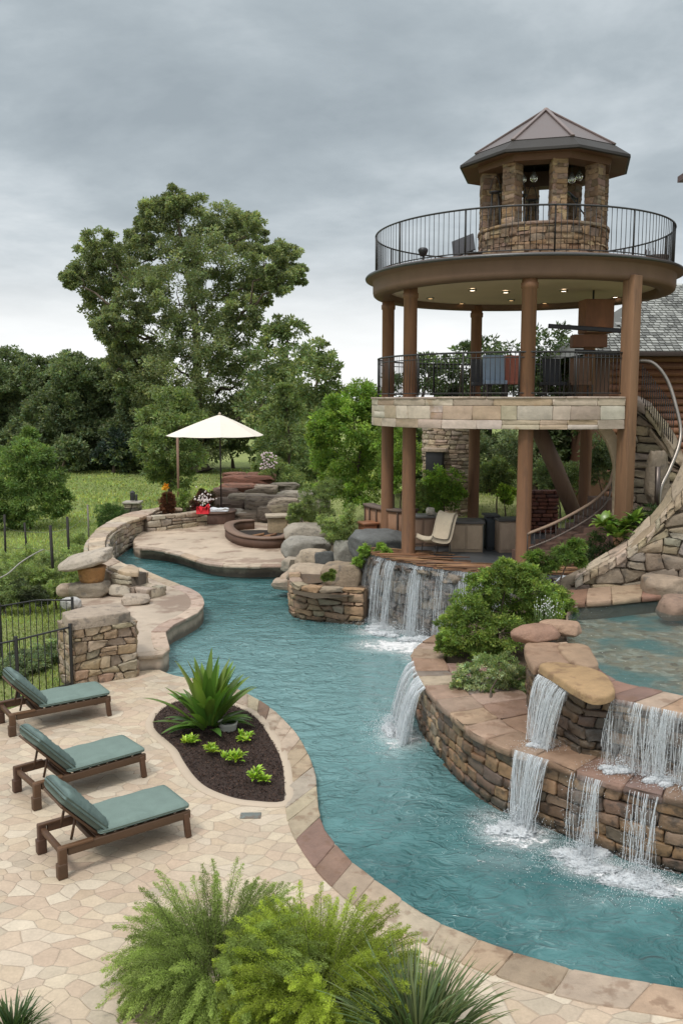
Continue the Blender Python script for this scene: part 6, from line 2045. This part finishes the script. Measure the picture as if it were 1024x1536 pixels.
tree('big_tree', 'tall broad green tree towering over all the others on the meadow', 'tree', (D(300, 700, YB)[0], YB, -1.0), blobs, .26, 44, 135, (.205, .24, .115), (.29, .33, .165), 1.0, w=.62, sub=.25, outer=.45)

# left mass of dark trees
specs_t = [(15, 560, 40, 700, 96, 'dark green tree at the far left edge, its top showing above the bushes'), (62, 575, 42, 700, 92, 'dark green tree second from the left edge of the tree line'), (112, 572, 44, 700, 90, 'broad dark green tree in the middle of the left tree line'),
           (165, 578, 42, 700, 93, 'dark green tree right of the broad dark one, next to the great tree'), (205, 585, 36, 700, 90, 'dark tree half hidden behind the left side of the great tree'), (-30, 570, 45, 700, 95, 'dark tree cut off by the left edge of the scene')]
for (u, v, r, vb, Y_, lab) in specs_t:
    bl = []
    for k in range(12):
        bl.append(pxblob(u + RS.uniform(-30, 30), v + RS.uniform(-12, 80), r * RS.uniform(.5, .8), Y_ + RS.uniform(-3, 3)))
    bl.append(pxblob(u + RS.uniform(-8, 8), v - 18, r * .55, Y_)); bl.append(pxblob(u - 10, v + 95, r * .8, Y_)); bl.append(pxblob(u + 16, v + 95, r * .8, Y_ - 1))
    tree('dark_tree', lab, 'tree', (D(u, vb, Y_)[0], Y_, -1), bl, .32, 30, 84, DK, DK2, .5, w=.65, sub=.28, group='dark trees of the left tree line', outer=.55)
# understorey dark band
US = ['low dark shrub under the tree line at the far left', 'low dark shrub under the tree line behind the big meadow bush', 'dark bluish shrub at the foot of the left tree line', 'low dark shrub left of the leafy meadow tree', 'dark shrub behind the leafy meadow tree', 'low dark shrub behind the cream umbrella', 'dark shrub right of the cream umbrella at the meadow edge', 'low shrub at the right end of the meadow edge']
for i, (u, v, r, Y_) in enumerate([(20, 668, 30, 88), (90, 672, 28, 86), (170, 672, 30, 84), (225, 668, 30, 83), (290, 655, 34, 88), (350, 650, 34, 90), (405, 645, 32, 88), (440, 650, 30, 84)]):
    bl = [pxblob(u + RS.uniform(-24, 24), v + RS.uniform(-8, 14), r * RS.uniform(.5, .75), Y_ + RS.uniform(-2, 2)) for _ in range(6)]
    tree('dark_shrub', US[i], 'shrub', (D(u, 700, Y_)[0], Y_, -1), bl, .42, 16, 40, DK if i != 2 else (.035, .055, .04), DK2, .2, w=.6, group='low shrubs under the tree line', outer=.5)
# two trees right of the great one
tree('side_tree', 'mid green tree just right of the great tree, partly behind the cream umbrella side', 'tree', (D(425, 700, 78)[0], 78, -.8), [pxblob(*a, 78 + RS.uniform(-2, 2)) for a in [(412, 508, 26), (432, 495, 24), (400, 545, 34), (436, 540, 34), (415, 585, 40), (445, 600, 34), (390, 610, 34), (425, 640, 38), (450, 650, 30)]], .38, 24, 50, (.18, .23, .10), (.25, .30, .13), .5, w=.55, outer=.5)
tree('side_tree', 'green tree with an open crown against the sky left of the tower', 'tree', (D(478, 700, 70)[0], 70, -.6), [pxblob(*a, 70 + RS.uniform(-2, 2)) for a in [(478, 525, 22), (462, 555, 28), (492, 552, 22), (474, 590, 34), (500, 590, 20), (452, 600, 28), (482, 630, 30), (465, 660, 34)]], .33, 22, 46, (.19, .24, .10), (.26, .31, .13), .4, w=.5, outer=.5)
# lighter trees on the meadow
tree('leafy_tree', 'round leafy tree on the meadow left of the wooden post', 'tree', (D(252, 738, 60)[0], 60, -1), [pxblob(*a, 60 + RS.uniform(-1.5, 1.5)) for a in [(250, 608, 24), (275, 600, 18), (232, 635, 28), (268, 640, 32), (290, 632, 20), (222, 665, 24), (250, 675, 34), (285, 680, 24), (240, 705, 24), (268, 712, 22)]], .26, 34, 60, (.185, .24, .09), (.24, .30, .11), .25, w=.4, outer=.45)
tree('leafy_tree', 'young loose green tree between the umbrella and the bright tree', 'tree', (D(428, 745, 52)[0], 52, -.2), [pxblob(*a, 52 + RS.uniform(-1.5, 1.5)) for a in [(428, 592, 18), (440, 612, 22), (415, 625, 22), (435, 650, 28), (410, 665, 26), (445, 685, 26), (420, 705, 30), (445, 720, 26), (402, 700, 18), (465, 700, 20)]], .24, 34, 56, (.185, .24, .095), (.25, .31, .12), .2, w=.35, outer=.4)
tree('bright_tree', 'bright yellow green bushy tree touching the left side of the tower', 'tree', (D(525, 760, 36)[0], 36, .8), [pxblob(*a, 36 + RS.uniform(-.8, .8)) for a in [(545, 596, 26), (512, 612, 26), (560, 615, 24), (490, 640, 26), (530, 640, 34), (565, 655, 28), (490, 680, 26), (525, 690, 36), (560, 700, 30), (500, 720, 26), (540, 735, 30), (480, 655, 18)]], .15, 46, 74, (.19, .30, .055), (.30, .42, .08), .14, w=.38, outer=.4)
tree('meadow_bush', 'big dense rounded bush standing alone on the left of the meadow', 'shrub', (D(42, 780, 48)[0], 48, -1.0), [pxblob(*a, 48 + RS.uniform(-.8, .8)) for a in [(42, 662, 18), (30, 685, 26), (58, 690, 26), (15, 715, 30), (45, 720, 34), (78, 722, 22), (10, 750, 30), (48, 752, 36), (84, 752, 22), (-10, 740, 24), (30, 775, 20), (-12, 770, 24)]], .19, 46, 64, (.14, .215, .06), (.20, .28, .08), .15, w=.4, outer=.45)

# hedge of low shrubs along the field posts
HL = ['low wild shrub at the left edge below the field posts', 'low wild shrub around the foot of the tall field post', 'grey green wild shrub below the pale pipe', 'wild shrub beside the thick field post', 'wild shrub touching the outside of the parapet wall', 'round bush at the far bend of the parapet wall', 'small wild shrub beside the parapet wall behind the rocks', 'dark shrub behind the iron fence next to the pillar', 'leafy weeds behind the bars of the first iron fence', 'dark weeds at the left edge behind the first iron fence', 'wild shrub between the two leftmost field posts', 'wild shrub between the tall and the thick field posts', 'low wild shrub at the left edge just above the rear iron fence', 'wild shrub behind the tilted top rock', 'wild shrub just above the rear iron fence, near the balanced rocks']
for i, (u, v, r, Y_, c) in enumerate([(15, 872, 26, 25, MD), (60, 862, 28, 26, MD2), (45, 890, 22, 24, (.08, .10, .05)), (100, 850, 24, 28, MD), (128, 822, 24, 32, MD2), (168, 776, 20, 39, (.07, .125, .03)), (112, 870, 16, 25, MD2), (75, 985, 26, 20.0, DK2), (50, 1000, 24, 19.4, DK), (5, 1010, 26, 19.6, DK), (28, 845, 24, 0, MD2), (88, 848, 24, 0, MD), (6, 893, 24, 0, MD), (118, 838, 20, 0, MD2), (84, 885, 20, 0, MD2)]):
    Y_ = G(u, v + r * .8, -.55)[1]
    bl = [pxblob(u + RS.uniform(-1, 1) * r, v + RS.uniform(-.5, .5) * r, r * RS.uniform(.45, .7), Y_ + RS.uniform(-.5, .5)) for _ in range(9)]
    zg = float(terrain_h(D(u, v, Y_)[0], Y_))
    bl = [(np.array([c_[0], c_[1], max(c_[2], zg + .15)]), r_) for c_, r_ in bl]
    tree('wild_shrub', HL[i], 'shrub', (D(u, v, Y_)[0], Y_, zg), bl, .085, 26, 46, c, np.array(c) * 1.5, .03, w=.35, group='low wild shrubs along the field edge', outer=.3)

# trees behind the tower
BT = [(620, 560, 30, 40, 'dark green tree behind the left half of the tower'), (668, 548, 34, 42, 'dark tree behind the middle deck, left of the back column'), (735, 530, 34, 41, 'tall dark green tree behind the back column of the tower'), (800, 520, 38, 40, 'tall dark tree right of the front column, behind the tower'), (856, 540, 34, 40, 'dark tree behind the hanging cabinet')]
for (u, v, r, Y_, lab) in BT:
    bl = [pxblob(u + RS.uniform(-26, 26), vv + RS.uniform(-10, 10), r * RS.uniform(.7, 1.0), Y_ + RS.uniform(-1.5, 1.5)) for vv in (v, v + 30, v + 60, v + 90, v + 130, v + 160, v + 190, v + 60, v + 110, v + 150)]
    tree('dark_tree', lab, 'tree', (D(u, 760, Y_)[0], Y_, 1.4), bl, .22, 26, 46, (.08, .115, .045), (.12, .17, .06), .25, w=.45, group='dark trees behind the tower', outer=.45)
SB = [(600, 700, 40, 33, BG, 'bright shrub showing between the two left columns of the tower'), (668, 735, 32, 29.8, BG, 'bright leafy shrub behind the long counter and the cream chair'), (632, 745, 26, 30.2, MD2, 'green shrub left of the long counter'), (745, 715, 32, 31.5, MD, 'green shrub between the back column and the front column'), (757, 742, 12, 30.0, BG2, 'small bright shrub low between the back and front columns'), (840, 720, 36, 32, DK2, 'dark shrub behind the diagonal brace'), (590, 655, 30, 34, BG, 'bright shrub high behind the left columns under the middle deck'), (700, 690, 40, 35, DK, 'dark shrub behind the stone oven'), (780, 690, 44, 34, DK, 'very dark shrub behind the front column'), (905, 690, 40, 31, DK, 'very dark shrub between the curved bracket and the back column')]
for (u, v, r, Y_, c, lab) in SB:
    bl = [pxblob(u + RS.uniform(-.6, .6) * r, v + RS.uniform(-.6, .6) * r, r * RS.uniform(.45, .7), Y_ + RS.uniform(-.5, .5)) for _ in range(7)]
    tree('garden_shrub', lab, 'shrub', (D(u, 790, Y_)[0], Y_, 1.6), bl, .11, 26, 50, c, np.array(c) * 1.5, .04, w=.4, group='garden shrubs behind the tower', outer=.35)

# shrubs by the boulders
for (u, v, r, Y_, c, lab, n_) in [(478, 755, 26, 33, MD, 'dark rounded shrub behind the grey boulders', 8), (508, 790, 26, 27.5, MD2, 'tall feathery shrub rising between the boulders', 9), (575, 832, 15, 24.6, BG, 'low bright ground shrub at the left of the stick rim', 6), (545, 838, 14, 24.8, BG, 'low green tuft behind the upright pointed boulder', 6), (455, 770, 20, 36, MD, 'shrub behind the pale stone seat', 7), (492, 862, 8, 23.6, (.13, .17, .04), 'small yellow green tuft growing between the boulders', 4)]:
    bl = [pxblob(u + RS.uniform(-.8, .8) * r, v + RS.uniform(-1.0, .6) * r, r * RS.uniform(.4, .6), Y_ + RS.uniform(-.3, .3)) for _ in range(n_)]
    tree('boulder_shrub', lab, 'shrub', (D(u, v + r, Y_)[0], Y_, D(u, v + r, Y_)[2]), bl, .07, 30, 46, c, np.array(c) * 1.5, .02, w=.35, group='shrubs among the boulders', outer=.3)
# loose shrub with pale flowers right of the umbrella
t_ = tree('flowering_shrub', 'loose green shrub with pale flowers right of the umbrella', 'shrub', (D(428, 740, 47)[0] - .5, 47, .2), [pxblob(*a, 47 + RS.uniform(-.6, .6)) for a in [(402, 690, 14), (415, 705, 18), (400, 715, 16), (440, 715, 20), (425, 728, 18)]], .14, 24, 44, MD2, (.12, .17, .06), .04, w=.3, outer=.3)
mb = MB(); c = np.array([D(402 + RS.uniform(-12, 14), 692 + RS.uniform(-14, 12), 46.4 + RS.uniform(-.4, .2)) for _ in range(70)]); drops(mb, c, RS.uniform(.03, .07, 70)); mb.c[0][:] = (.62, .50, .52); obj('flowers', mb, M['canvas'], t_, kind='stuff')
# rust bush and flower bush and orange flower
t_ = tree('rust_bush', 'round rust brown clipped bush on the low garden wall', 'shrub', (D(252, 772, 39.5)[0], 39.5, .6), [pxblob(252, 756, 11, 39.5), pxblob(252, 748, 9, 39.5), pxblob(252, 764, 9, 39.5)], .09, 60, 50, (.13, .055, .03), (.20, .09, .05), .05, w=.4, outer=.5)
t_ = thing('orange_flower', 'single orange yellow flower head above the rust brown bush', 'flower', tuple(D(249, 745, 39.2)))
mb = MB(); p = D(249, 730, 39.2); clump_leaves(mb, [(p, (.10, .09, .11))], 12, .09, .6, (.75, .30, .02), .5, 24, alt=(.8, .45, .05)); obj('petals', mb, M['leaf'], t_)
mb = MB(); tube(mb, [D(251, 755, 39.2), p], .02, 5, (.06, .10, .03)); obj('stem', mb, M['leaf'], t_)
t_ = tree('flower_bush', 'bush with red and white blossoms behind the red towel', 'shrub', (D(303, 775, 40.8)[0], 40.8, .6), [pxblob(*a, 41) for a in [(300, 752, 12), (314, 748, 10), (290, 762, 9), (318, 760, 9), (303, 742, 8)]], .12, 26, 40, (.10, .075, .045), (.16, .06, .05), .04, w=.4, outer=.4)
mb = MB(); c = np.array([D(307 + RS.normal(0, 7), 750 + RS.normal(0, 6), 40.4) for _ in range(60)]); drops(mb, c, RS.uniform(.03, .07, 60)); mb.c[0][:] = (.8, .74, .72); obj('blossoms', mb, M['canvas'], t_, kind='stuff')
tree('deck_shrub', 'soft green shrub between the rust brown bush and the flower bush', 'shrub', (D(272, 778, 41)[0], 41, .4), [pxblob(*a, 41.2) for a in [(272, 760, 12), (262, 752, 9), (283, 765, 10), (276, 742, 9)]], .10, 26, 40, MD2, BG, .03, w=.35, outer=.3)

# ------------------------------------------------------------------ shrubs on the ledge
L1 = [(742, 870, 26), (762, 858, 22), (720, 885, 28), (775, 880, 30), (805, 885, 28), (835, 895, 22), (845, 915, 20), (700, 915, 30), (740, 915, 36), (785, 920, 34), (825, 915, 24), (680, 940, 26), (715, 950, 34), (755, 950, 34), (672, 965, 18), (700, 978, 24), (735, 975, 24), (800, 935, 24), (790, 862, 18)]
bl = [pxblob(u, v, r, 17.4 + RS.uniform(-.5, .5) - (v - 900) * .006, .9) for u, v, r in L1]
tree('ledge_shrub', 'big leafy green shrub filling the ledge between the tower waterfall and the upper pool', 'shrub', (*G(735, 985, LZ)[:2], LZ), bl, .06, 50, 62, (.175, .255, .055), (.27, .36, .08), .05, w=.5, sub=.24, outer=.4)
t_ = tree('pale_shrub', 'smaller pale green variegated shrub in front of the big one on the ledge', 'shrub', (*G(735, 1050, LZ)[:2], LZ), [pxblob(u, v, r, 15.2 + RS.uniform(-.25, .25), .9) for u, v, r in [(700, 1010, 20), (725, 1000, 22), (755, 1000, 22), (775, 1015, 18), (785, 1035, 14), (690, 1030, 18), (720, 1030, 26), (755, 1030, 24), (735, 1050, 18), (700, 1050, 12), (770, 1045, 12)]], .045, 46, 56, (.22, .29, .11), (.42, .48, .27), .025, w=.5, sub=.24, outer=.4)
bl = [pxblob(u, v, r, 19.3 + RS.uniform(-.2, .2)) for u, v, r in [(850, 830, 16), (830, 840, 16), (862, 820, 12), (815, 850, 16), (868, 838, 10), (800, 838, 12)]]
tree('tufted_shrub', 'light green narrow leaved shrub in front of the stair railing', 'shrub', (*D(840, 868, 19.3)[:2], 1.5), bl, .11, 26, 40, (.11, .18, .035), (.17, .26, .05), .03, w=.22, outer=.2)
t_ = thing('flower_spray', 'small spray of white flowers at the right edge of the big ledge shrub', 'flowers', tuple(G(822, 940, LZ)))
mb = MB(); c = np.array([D(820 + RS.normal(0, 10), 912 + RS.normal(0, 8), 16.5) for _ in range(90)]); drops(mb, c, RS.uniform(.007, .015, 90)); mb.c[0][:] = (.75, .76, .74); obj('blossoms', mb, M['canvas'], t_, kind='stuff')
mb = MB()
for q_ in c[:60]: tube(mb, [np.array([q_[0], q_[1] + .1, q_[2] - .4]), q_], .004, 4, (.2, .28, .12))
obj('stems', mb, M['leaf'], t_, kind='stuff')


# broad leaved hosta
def blade_plant(mb, base, n, L, W, c, spread=(.2, 1.2), curl=.9, fold=.25, seg=8, pos_r=.05, cvar=.2, tip=.9, width_pow=.8):
    base = np.array(base, float)
    for k in range(n):
        az = RS.uniform(0, 2 * math.pi); el = RS.uniform(*spread); l = L * RS.uniform(.7, 1.15); w_ = W * RS.uniform(.8, 1.2)
        d = np.array([math.cos(az), math.sin(az)]); t = np.linspace(0, 1, seg)
        # angle from vertical grows along the blade
        a = el + curl * RS.uniform(.6, 1.2) * t ** 1.5
        dx = np.cumsum(np.sin(a)) * l / seg; dz = np.cumsum(np.cos(a)) * l / seg
        o = base + np.array([d[0], d[1], 0]) * pos_r * RS.rand()
        P_ = np.column_stack([o[0] + d[0] * dx, o[1] + d[1] * dx, o[2] + dz])
        sdv = np.array([-d[1], d[0], 0]); wid = w_ * np.sin(np.pi * np.clip(t * tip + (1 - tip) * .5 + .06, 0, 1)) ** width_pow
        up_ = np.column_stack([-np.cos(a) * d[0], -np.cos(a) * d[1], np.sin(a)])
        wob = RS.normal(0, .04) * l
        P_ = P_ + sdv * (t ** 2)[:, None] * wob
        V = np.stack([P_ - sdv * wid[:, None] / 2 + up_ * wid[:, None] * fold, P_, P_ + sdv * wid[:, None] / 2 + up_ * wid[:, None] * fold], 1).reshape(-1, 3)
        q = []
        for i in range(seg - 1):
            for j in range(2): a_ = i * 3 + j; q.append((a_, a_ + 1, a_ + 4, a_ + 3))
        cc = np.array(c) * RS.uniform(1 - cvar, 1 + cvar) * np.array([RS.uniform(.85, 1.25), 1, 1])
        C = np.repeat(cc[None] * (1 + .18 * (t[:, None] - .3)), 3, 0); C[1::3] *= 1.25
        mb.add(V, np.array(q), np.clip(C, 0, 1))


t_ = thing('hosta', 'broad leaved bright green plant beside the foot of the corner post', 'plant', tuple(D(925, 805, 20.9)))
mb = MB()
for (u, v) in ((915, 800), (935, 795), (905, 790), (948, 785), (925, 808)): blade_plant(mb, D(u, v, 20.9 + RS.uniform(-.2, .2)), 26, .42, .16, (.12, .20, .035), (.2, 1.2), 1.0, .12, 7, .05, .3)
obj('leaves', mb, M['glossleaf'], t_)
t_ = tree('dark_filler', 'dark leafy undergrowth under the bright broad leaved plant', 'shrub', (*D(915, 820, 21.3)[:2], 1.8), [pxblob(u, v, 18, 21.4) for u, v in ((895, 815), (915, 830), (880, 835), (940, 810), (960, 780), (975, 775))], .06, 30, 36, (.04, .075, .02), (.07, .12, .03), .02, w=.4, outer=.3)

# ------------------------------------------------------------------ planting bed
p = G(312, 1094, .02)
t_ = thing('strap_leaf_plant', 'large rosette of glossy dark green strap leaves in the mulch bed', 'plant', tuple(p))
mb = MB()
blade_plant(mb, p + [0, 0, .02], 32, 1.28, .17, (.12, .21, .035), (.02, .35), .35, .2, 12, .14, .3, .92, .75)
blade_plant(mb, p + [0, 0, .02], 34, 1.12, .16, (.09, .17, .03), (.4, .85), .6, .2, 12, .16, .3, .92, .75)
blade_plant(mb, p + [0, 0, .02], 20, .9, .15, (.07, .13, .026), (.8, 1.3), .7, .2, 12, .18, .3, .92, .75)
obj('leaves', mb, M['glossleaf'], t_)
p2 = G(342, 1094, .02)
mb = MB(); lathe(mb, [(.15, .02), (.17, .12), (.18, .17), (.165, .17), (.15, .12), (0, .12)], p2[:2], 24, (.42, .42, .38)); obj('plant_pot', mb, M['plaster'], label='small pale grey pot half hidden under the strap leaf plant', cat='pot')
BL = ['small bright green rosette plant nearest the strap leaf plant, leftmost in the bed', 'small bright green rosette plant second from the left in the bed', 'small bright green rosette plant in the middle of the bed', 'small bright green rosette plant at the front tip of the bed', 'low bright green rosette plant near the pool coping side of the bed']
for i, (u, v, s_) in enumerate([(290, 1116, 1.0), (316, 1134, 1.0), (350, 1146, 1.1), (386, 1176, 1.1), (368, 1112, .8)]):
    p = G(u, v, .02); t_ = thing('rosette_plant', BL[i], 'plant', tuple(p), 'small bright rosette plants in the mulch bed')
    mb = MB()
    for _ in range(6):
        q_ = p + np.array([RS.normal(0, .055), RS.normal(0, .055), RS.uniform(.02, .12) * s_]); blade_plant(mb, q_, 13, .15 * s_, .045, (.24, .38, .035), (.1, 1.2), .7, .2, 5, .02, .3)
    obj('leaves', mb, M['glossleaf'], t_)


# ------------------------------------------------------------------ foreground shrubs
def plume_shrub(name, label, base, n, Lr, c1, c2, spread=1.15, seed=0, leafl=.03, per=420, stem=.5, rx=.3, lean=(0, 0)):
    rs = np.random.RandomState(seed)
    t_ = thing(name, label, 'shrub', tuple(base)); mb = MB(); ms = MB()
    for k in range(n):
        az = rs.uniform(0, 2 * math.pi); el = spread * rs.rand() ** .75; l = rs.uniform(*Lr) * (1 - .22 * (el / spread))
        d = np.array([math.cos(az) + lean[0], math.sin(az) + lean[1]]); seg = 12; t = np.linspace(0, 1, seg)
        a = el * .72 + (.95 + el * .95) * t ** 1.2
        dx = np.cumsum(np.sin(a)) * l / seg; dz = np.cumsum(np.cos(a)) * l / seg
        o = base + np.array([d[0], d[1], 0]) * rx * rs.rand() ** .5
        P_ = np.column_stack([o[0] + d[0] * dx, o[1] + d[1] * dx, np.maximum(o[2] + dz, .03)])
        P_[:, :2] += rs.normal(0, .012, (seg, 2)).cumsum(0)
        tube(ms, P_[::2], np.linspace(.006, .002, 6), 4, (.10, .11, .04), caps=False)
        m = int(per * rs.uniform(.6, 1.2)); f = .22 + .78 * rs.rand(m) ** .8
        idx = f * (seg - 1); i0 = np.minimum(idx.astype(int), seg - 2); fr = (idx - i0)[:, None]
        pp = P_[i0] * (1 - fr) + P_[i0 + 1] * fr; tan = unit(P_[i0 + 1] - P_[i0])
        wid = .07 * np.sin(np.pi * np.clip(f * .92 + .05, 0, 1)) ** .6
        off = unit(rs.normal(0, 1, (m, 3))) * (wid * rs.rand(m) ** .6)[:, None]
        dirs = tan * .8 + off / .07 + rs.normal(0, .35, (m, 3)) + np.array([0, 0, -.15])
        base_c = np.array(c1) * (1 - f[:, None]) + np.array(c2) * f[:, None]
        base_c = base_c * rs.uniform(.65, 1.3) * np.clip(rs.normal(1, .22, (m, 1)), .4, 1.7)
        leaves(mb, pp + off, dirs, leafl * rs.uniform(.6, 1.4, m), leafl * .32, np.clip(base_c, 0, 1))
    obj('foliage', mb, M['leaf'], t_, smooth=False); obj('stems', ms, M['bark'], t_)
    return t_


b1 = G(325, 1480, 0.0); b2 = G(478, 1515, 0.0)
plume_shrub('feathery_shrub', 'feathery dark green mounding shrub on the paving, the left one of two', b1, 420, (.92, 1.2), (.14, .20, .045), (.32, .41, .11), 1.25, 1, .020, 900, rx=.36)
plume_shrub('feathery_shrub', 'feathery yellow green mounding shrub between the darker one and the grass clump', b2, 420, (.90, 1.16), (.15, .21, .025), (.38, .46, .06), 1.25, 2, .020, 900, rx=.36)
# spiky grass clump
t_ = thing('grass_clump', 'clump of long arching blue green grass blades at the bottom edge', 'grass clump', tuple(G(632, 1570, 0)))
mb = MB(); blade_plant(mb, G(625, 1600, 0), 420, .92, .022, (.085, .125, .05), (.0, .75), .95, .25, 12, .26, .35, .97, .6)
blade_plant(mb, G(612, 1590, 0), 60, 1.0, .02, (.16, .20, .09), (.0, .7), .9, .25, 12, .2, .35, .97, .6)
obj('blades', mb, M['leaf'], t_)
t_ = thing('corner_grass', 'small tuft of dark green grass in the bottom left corner', 'grass clump', tuple(G(22, 1545, 0)))
mb = MB(); blade_plant(mb, G(18, 1556, 0), 160, .34, .018, (.05, .09, .03), (.0, .9), .7, .25, 8, .15, .3, .97, .6); obj('blades', mb, M['leaf'], t_)

# ------------------------------------------------------------------ meadow grass
def grass_patch(n, x0, x1, y0, y1, h, c, wdt):
    x = RS.uniform(x0, x1, n); y = RS.uniform(y0, y1, n)
    ok = np.ones(n, bool)
    for poly in (river_poly, far_deck, lobed, near_poly, ledge_poly): ok &= ~inpoly(x, y, poly)
    ok &= (x - TC[0]) ** 2 + (y - TC[1]) ** 2 > 4.7 ** 2
    ok &= ~((x < np.interp(y, [0, 100], [-3, -45])) & (y < 0))
    x = x[ok]; y = y[ok]; n = len(x)
    pn = np.array([mnoise.noise(Vector((a * .35, b * .22, 0))) for a, b in zip(x, y)])
    z = terrain_h(x, y) - .02
    dirs = np.column_stack([RS.normal(0, .35, n), RS.normal(0, .35, n), np.ones(n)])
    hh = h * (1 + .7 * pn) * RS.uniform(.6, 1.3, n)
    cc = vary(c, n, .25) * (1 + .5 * pn[:, None]) + np.clip(pn, 0, 1)[:, None] * np.array([.07, .04, .01])
    return np.column_stack([x, y, z]), dirs, hh, wdt, np.clip(cc, .005, 1)


mb = MB()
for args in ((60000, -14, -3.2, 17, 30, .16, (.29, .36, .115), .03), (60000, -20, -3, 30, 50, .20, (.31, .38, .125), .05), (60000, -32, 8, 50, 88, .28, (.33, .395, .14), .12), (12000, -9, -4.4, 12, 18, .2, (.12, .19, .045), .02), (12000, -4, 12, 27, 50, .2, (.26, .34, .10), .04)):
    p_, d_, h_, w_, c_ = grass_patch(args[0] // 2, *args[1:5], args[5] * .62, *args[6:]); leaves(mb, p_, d_, h_, w_, c_)
obj('meadow_grass', mb, M['leaf'], smooth=False, kind='stuff', label='rough green meadow grass with straw coloured patches')
